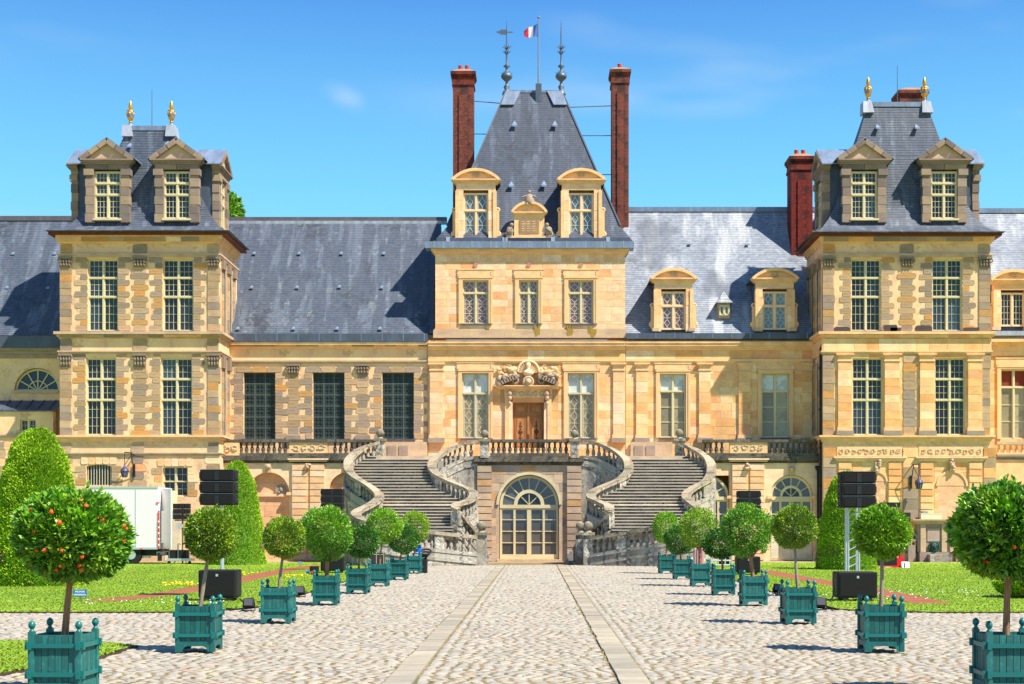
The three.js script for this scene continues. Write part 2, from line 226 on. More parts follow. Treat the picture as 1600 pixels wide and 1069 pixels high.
const std = (o) => new THREE.MeshStandardMaterial({ roughness: 0.9, ...o });
const stoneMean = new THREE.Color('#f6d7a6');
const warm = (c) => { const k = new THREE.Color(c); k.g *= 0.935; k.b = Math.min(0.9, k.b * 1.12); return k; };   // the stone is a little less yellow than the swatches noted below
const stoneMat = (c, o = {}) => std({ color: warm(c), map: T.stone, bumpMap: T.stoneBump, bumpScale: 0.006, ...o });
const M = {
  cream: std({ color: '#fbd4a6', map: T.render, bumpMap: T.stoneBump, bumpScale: 0.004 }),
  mortar: std({ color: '#cda878', map: T.render }),
  trim: stoneMat('#f4cd8c'), trimPale: stoneMat('#f8dca6'), trimGrey: stoneMat('#cdb68a'), plinthGrey: stoneMat('#a3967c'),
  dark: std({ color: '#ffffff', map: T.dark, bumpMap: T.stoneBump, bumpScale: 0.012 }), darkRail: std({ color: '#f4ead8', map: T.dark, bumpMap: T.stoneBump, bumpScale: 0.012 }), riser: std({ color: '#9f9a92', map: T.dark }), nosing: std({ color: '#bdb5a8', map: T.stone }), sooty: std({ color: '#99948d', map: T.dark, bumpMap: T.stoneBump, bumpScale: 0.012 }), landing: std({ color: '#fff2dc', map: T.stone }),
  slate: std({ color: '#d3d7de', map: T.slate, bumpMap: T.slateBump, bumpScale: 0.012, roughness: 0.62 }), slatePale: std({ map: T.slateP, bumpMap: T.slateBump, bumpScale: 0.012, roughness: 0.66 }), slateDark: std({ color: '#b4bac6', map: T.slate, bumpMap: T.slateBump, bumpScale: 0.012, roughness: 0.62 }),
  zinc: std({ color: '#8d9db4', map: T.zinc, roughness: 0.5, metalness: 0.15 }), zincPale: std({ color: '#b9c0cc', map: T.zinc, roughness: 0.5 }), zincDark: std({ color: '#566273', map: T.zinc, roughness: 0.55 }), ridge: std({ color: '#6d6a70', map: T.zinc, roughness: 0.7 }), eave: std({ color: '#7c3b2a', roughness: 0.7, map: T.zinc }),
  brick: std({ map: T.brick, bumpMap: T.stoneBump, bumpScale: 0.01 }), brickRed: std({ color: '#ff9a86', map: T.brick }), brickBright: std({ color: '#ffc4b4', map: T.brick }), pot: std({ color: '#a5432f' }), capStone: stoneMat('#a9825c'),
  frame: std({ color: '#dccfa6', roughness: 0.55, map: T.stone }), frameGrey: std({ color: '#cfc6a6', roughness: 0.6, map: T.stone }), lead: std({ color: '#e7dfc6', roughness: 0.6 }), leadDark: std({ color: '#3e4a46', roughness: 0.5, metalness: 0.3 }), iron: std({ color: '#22282e', roughness: 0.6, metalness: 0.4 }), grilleFrame: std({ color: '#4e5a56', roughness: 0.6, metalness: 0.2 }),
  glass: ['#1a2231', '#1f2939', '#151c29', '#26323f', '#141a1e', '#182a22', '#2c3d50', '#3a4f60', '#131a26', '#161e2b'].map((c) => new THREE.MeshPhysicalMaterial({ color: c, roughness: 0.06 })),
  glassLight: ['#5c6b7c', '#4d5f74', '#6d7a80'].map((c) => new THREE.MeshPhysicalMaterial({ color: c, roughness: 0.1, clearcoat: 0.6 })),
  glassWarm: ['#7d5560', '#86585a', '#6c5464', '#785a58'].map((c) => new THREE.MeshPhysicalMaterial({ color: c, roughness: 0.1, clearcoat: 0.5 })),
  blind: ['#a79a78', '#9c8f6c', '#8d8064', '#b3a684'].map((c) => new THREE.MeshPhysicalMaterial({ color: c, roughness: 0.35, clearcoat: 0.5, map: T.render })),
  blindWhite: new THREE.MeshPhysicalMaterial({ color: '#dfe6e6', roughness: 0.4, clearcoat: 0.4, map: T.render }), curtain: std({ color: '#a4452f', map: T.wood }),
  glassBlack: ['#3a383b', '#474345', '#545152'].map((c) => new THREE.MeshPhysicalMaterial({ color: c, roughness: 0.05, clearcoat: 0.7 })),
  gold: std({ color: '#e2a02c', metalness: 0.75, roughness: 0.38 }), lead2: std({ color: '#7d8694', roughness: 0.6, metalness: 0.3 }), spike: std({ color: '#5d6672', roughness: 0.5, metalness: 0.4 }),
  door: std({ color: '#de9a58', map: T.wood, roughness: 0.6 }), doorDark: std({ color: '#5a3419', roughness: 0.7 }), doorPaint: std({ color: '#d8d0b6', map: T.stone, roughness: 0.6 }),
  tealFade: std({ color: '#2a7d76', map: T.board, roughness: 0.62 }), tealFade2: std({ color: '#226f69', map: T.board, roughness: 0.64 }), teal: std({ color: '#17706a', map: T.board, roughness: 0.5 }), teal2: std({ color: '#136259', map: T.board, roughness: 0.52 }), tealIron: std({ color: '#15716c', roughness: 0.42, metalness: 0.1 }), soil: std({ color: '#4a3626', map: T.joint }),
  bark: std({ color: '#a8805a', map: T.trunk }), barkGrey: std({ color: '#a0927c', map: T.trunk }), orange: std({ color: '#f2561a', roughness: 0.5 }),
  black: std({ color: '#08090b', roughness: 0.75 }), blackGrille: std({ color: '#050507', roughness: 0.9 }), blackEdge: std({ color: '#15171b', roughness: 0.6 }), alu: std({ color: '#c9ccd2', roughness: 0.4, metalness: 0.6 }), white: std({ color: '#e6dede', roughness: 0.45 }), whiteFlat: std({ color: '#f2f2ee', roughness: 0.5 }), red: std({ color: '#d4161c', roughness: 0.5 }), blue: std({ color: '#1f63c4', roughness: 0.5 }), cable: std({ color: '#191a1e', roughness: 0.7 }), tyre: std({ color: '#1a1a1b', roughness: 0.85 }), steel: std({ color: '#70757c', roughness: 0.45, metalness: 0.6 }),
  bronze: std({ color: '#3f8f80', roughness: 0.7, map: T.dark }), lime: stoneMat('#dfe0d4'),
};
const ASH = ['#f7cf8c', '#f2c47c', '#f9d89e', '#eeb96c', '#f5ca84', '#fbdfae', '#f6d292', '#eab262'].map((c) => stoneMat('#' + new THREE.Color(c).lerp(stoneMean, 0.4).getHexString()));
const ASHW = ['#f7ca90', '#f4c184', '#f9d29e', '#f0b978', '#f6c78c', '#fbd8ac', '#f3be88', '#eeb070', '#f0ae78'].map((c) => std({ color: c, map: T.stone, bumpMap: T.stoneBump, bumpScale: 0.006 }));
const NICHE = ['#f0c08a', '#eab880', '#f3cb98', '#edbc86'].map((c) => stoneMat(c));
const QUO = ['#b9a37a', '#a8977a', '#c5ab7c', '#98896c', '#b29a6e', '#c0a473', '#ad9468', '#9f8f74'].map((c) => stoneMat(c)).flatMap((m) => [m, m]).concat(['#c39a5a', '#cf9a52'].map((c) => stoneMat(c)));
const QUOD = ['#8a7d68', '#978970', '#7c7261', '#a08f72', '#a5946f'].map((c) => stoneMat(c));
const RUB = ['#cdb68e', '#bba884', '#d6bf92', '#ab9a7c', '#cfa96c', '#c2b498'].map((c) => stoneMat(c));
const CAPM = stoneMat('#8f8166');
// ---------------------------------------------------------------- building components
function grp(parent, name, at) { const o = new THREE.Group(); o.name = name; o._w = at ? V(...at) : parent._w.clone(); o.position.copy(o._w).sub(parent._w); parent.add(o); return o; }
function localGrp(parent, name, at, turn = 0) { const o = new THREE.Group(); o.name = name; o._w = V(0, 0, 0); o.position.set(...at).sub(parent._w); o.rotation.y = turn; parent.add(o); return o; }
// cross window: two columns of lights in rows [share of the height, panes across, panes up], counted from the top
function crossWindow(parent, x0, x1, y0, y1, z, rows, o = {}) {
  const w = grp(parent, 'window', [(x0 + x1) / 2, y0, z]), fw = o.fw ?? 0.042, mu = o.mullion ?? 0.085, tr = o.transom ?? 0.075, deep = o.deep ?? 0.14, fm = o.frame ?? M.frame;
  const zf = z - deep, fr = [bar(x0, x0 + fw, y0, y1, zf - 0.05, zf + 0.05), bar(x1 - fw, x1, y0, y1, zf - 0.05, zf + 0.05), bar(x0 + fw, x1 - fw, y1 - fw, y1, zf - 0.05, zf + 0.05), bar(x0 + fw, x1 - fw, y0, y0 + fw, zf - 0.05, zf + 0.05)];
  const xm = (x0 + x1) / 2; fr.push(bar(xm - mu / 2, xm + mu / 2, y0 + fw, y1 - fw, zf - 0.045, zf + 0.065));
  let yt = y1 - fw; const H = y1 - y0 - 2 * fw - (rows.length - 1) * tr, sum = rows.reduce((s, r) => s + r[0], 0), mb = [];
  rows.forEach((r, i) => {
    const h = H * r[0] / sum, yb = yt - h;
    for (const [a, b] of [[x0 + fw, xm - mu / 2], [xm + mu / 2, x1 - fw]]) {
      const c = 0.024; fr.push(bar(a, a + c, yb, yt, zf - 0.06, zf + 0.02), bar(b - c, b, yb, yt, zf - 0.06, zf + 0.02), bar(a + c, b - c, yt - c, yt, zf - 0.06, zf + 0.02), bar(a + c, b - c, yb, yb + c, zf - 0.06, zf + 0.02));
      const kind = r[3] ?? o.glass ?? M.glass;
      blk(w, 'pane', Array.isArray(kind) ? pick(kind) : kind, a, b, yb, yt, zf - 0.06, zf - 0.04);
      const t = o.bar ?? 0.014;
      for (let k = 1; k < r[1]; k++) { const x = a + (b - a) * k / r[1]; mb.push(bar(x - t / 2, x + t / 2, yb, yt, zf - 0.05, zf - 0.012)); }
      for (let k = 1; k < r[2]; k++) { const y = yb + h * k / r[2]; mb.push(bar(a, b, y - t / 2, y + t / 2, zf - 0.05, zf - 0.015)); }
      if (r[4]) lattice(mb, a + c, b - c, yb + c, yt - c, zf - 0.03, r[4]);
    }
    if (i < rows.length - 1) fr.push(bar(x0 + fw, x1 - fw, yb - tr, yb, zf - 0.05, zf + 0.08));
    yt = yb - tr;
  });
  part(w, 'frame', merge(fr), fm); if (mb.length) part(w, rows[0][4] || rows[1]?.[4] ? 'lead_lattice' : 'glazing_bars', merge(mb), o.barMat ?? (rows.some((r) => r[4]) ? M.lead : fm));
  return w;
}
function lattice(list, x0, x1, y0, y1, z, n) {   // leaded diamonds linked by lines
  const xm = (x0 + x1) / 2, w = (x1 - x0) * 0.33, h = (y1 - y0) / n, t = 0.015, s = (a, b, c, d) => list.push(stick(V(a, b, z), V(c, d, z), t, 0.02));
  for (let i = 0; i < n; i++) {
    const yc = y0 + h * (i + 0.5), q = h * 0.33;
    s(xm, yc - q, xm + w, yc); s(xm + w, yc, xm, yc + q); s(xm, yc + q, xm - w, yc); s(xm - w, yc, xm, yc - q);
    s(x0, yc, xm - w, yc); s(xm + w, yc, x1, yc); s(xm, yc + q, xm, yc + h / 2); s(xm, yc - h / 2, xm, yc - q); if (i) s(x0, y0 + h * i, x1, y0 + h * i);
  }
  s(x0 + w * 0.25, y0, x0 + w * 0.25, y1); s(x1 - w * 0.25, y0, x1 - w * 0.25, y1);
}
// moulded band: stacked boxes [height, projection]
function moulding(parent, name, mat, x0, x1, yb, z, steps, back = 0.3, sides = true) {
  let y = yb; const list = [];
  for (const [h, p] of steps) { list.push(bar(x0 - (sides ? p : 0), x1 + (sides ? p : 0), y, y + h, z - back, z + p)); y += h; }
  const g = merge(list), ps = g.attributes.position, uv = g.attributes.uv; for (let i = 0; i < ps.count; i++) uv.setXY(i, ps.getX(i) + ps.getZ(i), ps.getY(i) + ps.getZ(i));
  return part(parent, name, g, mat);
}
// window surround: flat architrave with ears and a small cornice
function architrave(parent, x0, x1, y0, y1, z, t, mat, o = {}) {
  const g = [bar(x0 - t, x0, y0, y1, z - 0.02, z + 0.06), bar(x1, x1 + t, y0, y1, z - 0.02, z + 0.06), bar(x0 - t, x1 + t, y1, y1 + t, z - 0.02, z + 0.063), bar(x0 - t - 0.02, x0 - t * 0.55, y0, y1 - 0.002, z - 0.02, z + 0.085), bar(x1 + t * 0.55, x1 + t + 0.02, y0, y1 - 0.002, z - 0.02, z + 0.085), bar(x0 - t * 1.25, x1 + t * 1.25, y1 + t * 0.55, y1 + t * 1.05, z - 0.02, z + 0.09)];
  part(parent, 'window_surround', merge(g), mat);
  if (o.top) { blk(parent, 'lintel_panel', mat, x0 - t * 0.9, x1 + t * 0.9, y1 + t * 1.1, y1 + t * 1.1 + o.top, z - 0.02, z + 0.05); moulding(parent, 'window_cornice', mat, x0 - t * 1.2, x1 + t * 1.2, y1 + t * 1.1 + o.top, z, [[0.06, 0.04], [0.05, 0.065]], 0.05); for (const x of [x0 - t * 1.05, x1 + t * 1.05]) blk(parent, 'console', mat, x - 0.07, x + 0.07, y1 + t * 1.1 + 0.01, y1 + t * 1.1 + o.top - 0.01, z - 0.02, z + 0.07); }
  if (o.sill) blk(parent, 'window_sill', o.sillMat ?? M.zincDark, x0 - 0.06, x1 + 0.06, y0 - 0.07, y0, z - 0.2, z + 0.10);
}
function capital(parent, x0, x1, y0, y1, z, mat = CAPM) {   // worn carved capital: abacus, bell and leaf lumps
  const g = [bar(x0 - 0.04, x1 + 0.04, y1 - 0.10, y1, z - 0.02, z + 0.14)], w = x1 - x0, h = y1 - y0 - 0.10;
  for (let r = 0; r < 2; r++) for (let i = 0; i < 4; i++) { const s = new THREE.SphereGeometry(1, 7, 5); s.scale(w / 8.5, h / 4.2, 0.07); s.translate(x0 + w * (i + 0.5) / 4, y0 + h * (0.27 + r * 0.42), z + 0.05 + r * 0.02); g.push(s); }
  for (const x of [x0, x1]) { const s = new THREE.TorusGeometry(0.07, 0.035, 6, 10); s.translate(x, y1 - 0.18, z + 0.09); g.push(s); }
  g.push(bar(x0, x1, y0, y1 - 0.1, z - 0.02, z + 0.045));
  part(parent, 'capital', merge(g), mat);
}
// dormer of the corner pavilions, facing +z about its own foot: jamb stones, cross window, triangular pediment under a zinc saddle roof
function towerDormer(parent, at, turn, depth) {
  const g = localGrp(parent, 'dormer', at, turn), w = 2.06, ww = 1.22, y0 = 0.18, wh = 2.2, top = 2.46, hx = w / 2;
  for (const s of [-1, 1]) { for (let i = 0; i < 6; i++) { const a = i * top / 6, p = i % 2 ? 0.03 : 0; blk(g, 'jamb_stone', pick(QUOD), s * (ww / 2 + 0.005), s * (hx - p), a + 0.012, a + top / 6 - 0.012, -0.32, rr(0, 0.03) - p * 0.5); }
    blk(g, 'jamb_mortar', M.trimGrey, s * (ww / 2 + 0.01), s * (hx - 0.06), 0, top, -0.30, -0.02);
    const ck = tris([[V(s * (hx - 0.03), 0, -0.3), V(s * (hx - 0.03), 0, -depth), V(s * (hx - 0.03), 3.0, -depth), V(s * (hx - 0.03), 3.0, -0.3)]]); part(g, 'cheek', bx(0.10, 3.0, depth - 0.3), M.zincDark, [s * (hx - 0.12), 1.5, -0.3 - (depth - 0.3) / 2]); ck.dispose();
    blk(g, 'jamb_capital', pick(QUOD), s * (ww / 2 + 0.02), s * (hx + 0.05), top - 0.28, top + 0.004, -0.30, 0.07); }
  blk(g, 'lintel', pick(QUOD), -hx + 0.02, -0.01, top + 0.006, top + 0.22, -0.32, 0.02); blk(g, 'lintel', pick(QUOD), 0.01, hx - 0.02, top + 0.006, top + 0.22, -0.32, 0.022);
  moulding(g, 'cornice', QUOD[1], -hx, hx, top + 0.225, 0, [[0.08, 0.06], [0.08, 0.14], [0.06, 0.19]], 0.32);
  const yb = top + 0.45, ph = 0.86, pw = 1.22;
  part(g, 'tympanum', wallGeo([[-pw * 0.92, 0], [pw * 0.92, 0], [0, ph * 0.9]], [], -0.2, -0.02), M.trimGrey, [0, yb, 0]);
  const len = Math.hypot(pw, ph), n = 3;
  for (const s of [-1, 1]) for (let i = 0; i < n; i++) {
    const m = blk(g, 'raking_stone', pick(QUOD), -len / n / 2 + 0.012, len / n / 2 - 0.012, -0.11, 0.11, -0.24, 0.14 + rr(0, 0.02));
    const f = (i + 0.5) / n; m.position.set(s * pw * (1 - f), yb + ph * f - 0.02, m.position.z); m.rotation.z = -s * Math.atan2(ph, pw);
  }
  const a = pw + 0.12, zf = 0.12; // zinc saddle roof
  part(g, 'saddle_roof', merge([hull8([V(-a, yb - 0.02, zf), V(0, yb + ph + 0.10, zf), V(0, yb + ph + 0.16, zf), V(-a, yb + 0.04, zf)], [V(-a, yb - 0.02, -depth), V(0, yb + ph + 0.10, -depth), V(0, yb + ph + 0.16, -depth), V(-a, yb + 0.04, -depth)]), hull8([V(0, yb + ph + 0.10, zf), V(a, yb - 0.02, zf), V(a, yb + 0.04, zf), V(0, yb + ph + 0.16, zf)], [V(0, yb + ph + 0.10, -depth), V(a, yb - 0.02, -depth), V(a, yb + 0.04, -depth), V(0, yb + ph + 0.16, -depth)])]), M.zinc);
  blk(g, 'sill', M.frame, -ww / 2 - 0.05, ww / 2 + 0.05, y0 - 0.09, y0 - 0.005, -0.30, 0.06);
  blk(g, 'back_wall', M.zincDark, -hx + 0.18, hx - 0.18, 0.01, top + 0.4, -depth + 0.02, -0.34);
  // the window straight in this group so that its pieces stay sub-parts
  const lists = windowPieces(-ww / 2, ww / 2, y0, y0 + wh, -0.16, [[0.22, 3, 2], [0.22, 3, 2], [0.5, 3, 4]]);
  for (const p of lists.panes) part(g, 'pane', bx(p[1] - p[0], p[3] - p[2], 0.02), pick(M.glass), [(p[0] + p[1]) / 2, (p[2] + p[3]) / 2, -0.21]);
  part(g, 'window_frame', merge(lists.frame), M.frame); part(g, 'glazing_bars', merge(lists.bars), M.frame);
  return g;
}
function windowPieces(x0, x1, y0, y1, zf, rows, lat) {
  const fw = 0.055, mu = 0.09, tr = 0.08, xm = (x0 + x1) / 2, frame = [bar(x0, x0 + fw, y0, y1, zf - 0.05, zf + 0.05), bar(x1 - fw, x1, y0, y1, zf - 0.05, zf + 0.05), bar(x0 + fw, x1 - fw, y1 - fw, y1, zf - 0.05, zf + 0.05), bar(x0 + fw, x1 - fw, y0, y0 + fw, zf - 0.05, zf + 0.05), bar(xm - mu / 2, xm + mu / 2, y0 + fw, y1 - fw, zf - 0.045, zf + 0.065)], bars = [], panes = [];
  let yt = y1 - fw; const H = y1 - y0 - 2 * fw - (rows.length - 1) * tr, sum = rows.reduce((s, r) => s + r[0], 0);
  rows.forEach((r, i) => {
    const h = H * r[0] / sum, yb = yt - h;
    for (const [a, b] of [[x0 + fw, xm - mu / 2], [xm + mu / 2, x1 - fw]]) {
      const c = 0.03; frame.push(bar(a, a + c, yb, yt, zf - 0.06, zf + 0.02), bar(b - c, b, yb, yt, zf - 0.06, zf + 0.02), bar(a + c, b - c, yt - c, yt, zf - 0.06, zf + 0.02), bar(a + c, b - c, yb, yb + c, zf - 0.06, zf + 0.02));
      panes.push([a, b, yb, yt]);
      if (lat) lattice(bars, a + c, b - c, yb + c, yt - c, zf - 0.02, r[1]); else {
        for (let k = 1; k < r[1]; k++) { const x = a + (b - a) * k / r[1]; bars.push(bar(x - 0.008, x + 0.008, yb, yt, zf - 0.05, zf - 0.012)); }
        for (let k = 1; k < r[2]; k++) { const y = yb + h * k / r[2]; bars.push(bar(a, b, y - 0.008, y + 0.008, zf - 0.05, zf - 0.015)); } }
    }
    if (i < rows.length - 1) frame.push(bar(x0 + fw, x1 - fw, yb - tr, yb, zf - 0.05, zf + 0.08));
    yt = yb - tr;
  });
  return { frame, bars, panes };
}
const discGeo = (r, d, n = 18) => { const g = new THREE.CylinderGeometry(r, r, d, n); g.rotateX(Math.PI / 2); return g; };
const arcBand = (w, rise, t, z0, z1, n = 16) => {   // segmental band over a chord of width w
  const R = (w * w / 4 + rise * rise) / (2 * rise), a = Math.asin(w / 2 / R), s = new THREE.Shape();
  for (let i = 0; i <= n; i++) { const q = -a + 2 * a * i / n; const p = [Math.sin(q) * R, Math.cos(q) * R - R + rise]; i ? s.lineTo(...p) : s.moveTo(...p); }
  for (let i = n; i >= 0; i--) { const q = -a + 2 * a * i / n; s.lineTo(Math.sin(q) * (R - t), Math.cos(q) * (R - t) - R + rise); }
  const g = new THREE.ExtrudeGeometry(s, { depth: z1 - z0, bevelEnabled: false }); g.translate(0, 0, z0); return g;
};
const segment = (w, rise, z0, z1, n = 14) => { const R = (w * w / 4 + rise * rise) / (2 * rise), a = Math.asin(w / 2 / R), s = new THREE.Shape(); s.moveTo(-w / 2, 0); s.lineTo(w / 2, 0); for (let i = 0; i <= n; i++) { const q = a - 2 * a * i / n; s.lineTo(Math.sin(q) * R, Math.cos(q) * R - R + rise); } const g = new THREE.ExtrudeGeometry(s, { depth: z1 - z0, bevelEnabled: false }); g.translate(0, 0, z0); return g; };
// stone dormer with a curved pediment, round boss and side scrolls
function curvedDormer(parent, at, o) {
  const g = localGrp(parent, 'dormer', at), { w, ww, wh, depth } = o, y0 = o.y0 ?? 0.1, hx = w / 2, top = y0 + wh + 0.12, mat = o.mat ?? M.trim;
  for (const s of [-1, 1]) {
    const n = 5; for (let i = 0; i < n; i++) blk(g, 'jamb_stone', pick(ASH), s * (ww / 2), s * (hx - 0.05), i * top / n + 0.006, (i + 1) * top / n - 0.006, -0.35, rr(0, 0.012));
    blk(g, 'pilaster', mat, s * (hx - 0.17), s * (hx - 0.01), 0.12, top - 0.05, -0.3, 0.06); blk(g, 'pilaster_foot', M.trimGrey, s * (hx - 0.24), s * (hx + 0.06), 0, 0.16, -0.3, 0.10);
    const sc = []; for (const [yy, r] of [[0.35, 0.17], [top * 0.62, 0.12]]) { const t = new THREE.TorusGeometry(r * 0.65, r * 0.38, 7, 12); t.translate(s * (hx + 0.05), yy, -0.12); sc.push(t); } sc.push(bar(s * hx, s * (hx + 0.12), 0.1, top * 0.6, -0.2, -0.06)); part(g, 'side_scroll', merge(sc), mat);
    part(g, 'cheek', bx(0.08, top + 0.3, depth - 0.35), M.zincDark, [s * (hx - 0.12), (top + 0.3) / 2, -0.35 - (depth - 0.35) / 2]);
  }
  blk(g, 'lintel', pick(ASH), -hx + 0.055, hx - 0.055, top + 0.005, top + 0.30, -0.35, 0.015);
  moulding(g, 'cornice', mat, -hx, hx, top + 0.30, 0, [[0.07, 0.05], [0.07, 0.12], [0.06, 0.18]], 0.35);
  const yb = top + 0.505, pw = w + 0.34, rise = o.rise ?? 0.5;
  part(g, 'tympanum', segment(pw - 0.1, rise - 0.06, -0.3, 0.0), mat, [0, yb, 0]);
  part(g, 'curved_pediment', arcBand(pw, rise, 0.13, -0.3, 0.19), mat, [0, yb, 0]);
  const ring = new THREE.TorusGeometry(0.13, 0.045, 8, 18), boss = new THREE.SphereGeometry(0.10, 10, 8); boss.scale(1, 1, 0.6);
  const wings = [-1, 1].map((s) => { const q = new THREE.TorusGeometry(0.09, 0.035, 6, 10); q.scale(1.9, 0.8, 1); q.translate(s * 0.34, 0.14, 0.02); return q; });
  part(g, 'boss', merge([ring, boss, ...wings]), M.trimGrey, [0, yb + rise * 0.48, 0.03]);
  part(g, 'dormer_roof', (() => { const q = segment(pw - 0.04, rise - 0.02, -depth, -0.31); return q; })(), M.slate, [0, yb + 0.02, 0]);
  blk(g, 'back_wall', M.zincDark, -hx + 0.17, hx - 0.17, 0.02, top + 0.5, -depth + 0.03, -0.36);
  const L2 = windowPieces(-ww / 2, ww / 2, y0, y0 + wh, -0.17, o.rows ?? [[0.34, 1], [0.6, 2]], !o.plain);
  for (const p of L2.panes) part(g, 'pane', bx(p[1] - p[0], p[3] - p[2], 0.02), pick(o.glass ?? M.glassLight), [(p[0] + p[1]) / 2, (p[2] + p[3]) / 2, -0.22]);
  part(g, 'window_frame', merge(L2.frame), M.trimPale); part(g, o.plain ? 'glazing_bars' : 'lead_lattice', merge(L2.bars), o.plain ? M.frame : M.lead);
  return g;
}
// four-sided roof from levels [height, half width, half depth]
function hipRoof(parent, name, mat, xc, zc, levels) {
  const f = [];
  for (let i = 0; i + 1 < levels.length; i++) {
    const [ya, ax, az] = levels[i], [yb, bx2, bz] = levels[i + 1];
    const A = [[-1, 1], [1, 1], [1, -1], [-1, -1]].map(([s, t]) => V(xc + s * ax, ya, zc + t * az)), B = [[-1, 1], [1, 1], [1, -1], [-1, -1]].map(([s, t]) => V(xc + s * bx2, yb, zc + t * bz));
    for (let k = 0; k < 4; k++) f.push([A[k], A[(k + 1) % 4], B[(k + 1) % 4], B[k]]);
    if (i === 0) f.push([A[3], A[2], A[1], A[0]]); if (i === levels.length - 2) f.push([B[0], B[1], B[2], B[3]]);
  }
  return part(parent, name, tris(f), mat);
}
function chimney(parent, x0, x1, z0, z1, y0, y1, mats, pots = 2) {
  const c = grp(parent, 'chimney', [(x0 + x1) / 2, y0, (z0 + z1) / 2]), xc = (x0 + x1) / 2, zc = (z0 + z1) / 2, hx = (x1 - x0) / 2, hz = (z1 - z0) / 2;
  blk(c, 'shaft', mats[0], x0, x1, y0, y1 - 0.9, z0, z1);
  blk(c, 'fillet', mats[0], xc - hx * 0.42, xc + hx * 0.42, y0 + 0.1, y1 - 1.4, z0 - 0.03, z1 + 0.05);
  const bands = []; let y = y1 - 0.9; for (const [h, p] of [[0.14, 0.05], [0.28, 0.02], [0.10, 0.07], [0.16, 0.12]]) { bands.push(bar(xc - hx - p, xc + hx + p, y, y + h, zc - hz - p, zc + hz + p)); y += h; }
  const bg = merge(bands); { const ps = bg.attributes.position, uv = bg.attributes.uv; for (let i = 0; i < ps.count; i++) uv.setXY(i, ps.getX(i) + ps.getZ(i), ps.getY(i)); } part(c, 'brick_cap', bg, mats[1]);
  hipRoof(c, 'stone_cap', M.capStone, xc, zc, [[y, hx + 0.1, hz + 0.1], [y1, hx * 0.5, hz * 0.5]]);
  for (let i = 0; i < pots; i++) part(c, 'chimney_pot', lathe([[0.10, 0], [0.12, 0.02], [0.10, 0.25], [0.125, 0.3], [0.08, 0.31]], 10), M.pot, [xc + (i - (pots - 1) / 2) * 0.34, y1 - 0.06, zc]);
  return c;
}
function urnFinial(parent, at) {
  const g = grp(parent, 'urn_finial', at); g.scale.setScalar(0.72);
  part(g, 'pedestal', lathe([[0.28, -0.3], [0.24, 0], [0.16, 0.06], [0.10, 0.12], [0.09, 0.2]], 12), M.lead2, at);
  part(g, 'foot', lathe([[0.09, 0.18], [0.14, 0.22], [0.08, 0.28], [0.10, 0.34]], 12), M.gold, at);
  part(g, 'vase', lathe([[0.10, 0.34], [0.20, 0.50], [0.25, 0.78], [0.22, 0.95], [0.15, 1.0]], 14), M.lead2, at);
  const lobes = []; for (let i = 0; i < 8; i++) { const s = new THREE.SphereGeometry(0.085, 7, 6), a = i * Math.PI / 4; s.scale(0.8, 1.5, 0.8); s.translate(Math.cos(a) * 0.215, 0.74 + (i % 2) * 0.06, Math.sin(a) * 0.215); lobes.push(s); }
  lobes.push(lathe([[0.10, 0.33], [0.21, 0.46], [0.20, 0.54]], 14), lathe([[0.24, 0.9], [0.25, 0.95], [0.19, 1.0], [0.12, 1.02]], 14)); part(g, 'gilt_swags', merge(lobes), M.gold, at);
  part(g, 'flame', lathe([[0.07, 1.02], [0.10, 1.08], [0.13, 1.2], [0.10, 1.4], [0.05, 1.58], [0.0, 1.66]], 10), M.gold, at);
  return g;
}
const balusterGeo = (h) => lathe([[0.085, 0], [0.085, h * 0.06], [0.055, h * 0.1], [0.095, h * 0.3], [0.085, h * 0.42], [0.045, h * 0.66], [0.06, h * 0.82], [0.045, h * 0.88], [0.085, h * 0.93], [0.085, h]], 9);
const BAL = balusterGeo(0.52);
// straight balustrade along x, front plane z; panels are [x0, x1] stretches of solid carved stone
function balustrade(parent, x0, x1, y, z, h, mat, railMat, panels = [], step = 0.27) {
  blk(parent, 'balustrade_base', mat, x0, x1, y, y + 0.14, z - 0.3, z + 0.02); blk(parent, 'balustrade_rail', railMat, x0, x1, y + h - 0.13, y + h, z - 0.32, z + 0.04);
  for (const [a, b] of panels) { blk(parent, 'balustrade_panel', M.trim, a, b, y + 0.141, y + h - 0.131, z - 0.27, z - 0.02); carving(parent, a + 0.12, b - 0.12, y + 0.2, y + h - 0.19, z - 0.02, M.trimGrey); }
  const n = Math.floor((x1 - x0) / step);
  for (let i = 0; i < n; i++) { const x = x0 + (i + 0.5) * (x1 - x0) / n; if (panels.some(([a, b]) => x > a - 0.1 && x < b + 0.1)) continue; const m = part(parent, 'baluster', BAL, mat, [x, y + 0.14, z - 0.14]); m.scale.y = (h - 0.27) / 0.52; }
}
// low relief: scrolls and leaves in a band
function carving(parent, x0, x1, y0, y1, z, mat, name = 'carved_relief') {
  const g = [], h = y1 - y0, n = Math.max(2, Math.round((x1 - x0) / (h * 0.95))), w = (x1 - x0) / n;
  for (let i = 0; i < n; i++) { const xc = x0 + w * (i + 0.5), f = i % 2 ? 1 : -1; const t = new THREE.TorusGeometry(h * 0.27, h * 0.085, 5, 10, 5); t.rotateZ(f > 0 ? 0.6 : 3.6); t.translate(xc, (y0 + y1) / 2 + f * h * 0.05, z); g.push(t); for (let k = 0; k < 3; k++) { const s = new THREE.SphereGeometry(h * rr(0.10, 0.16), 6, 5); s.scale(1.3, 1, 0.6); s.translate(xc + rr(-w, w) * 0.42, y0 + h * rr(0.15, 0.85), z); g.push(s); } }
  part(parent, name, merge(g), mat);
}
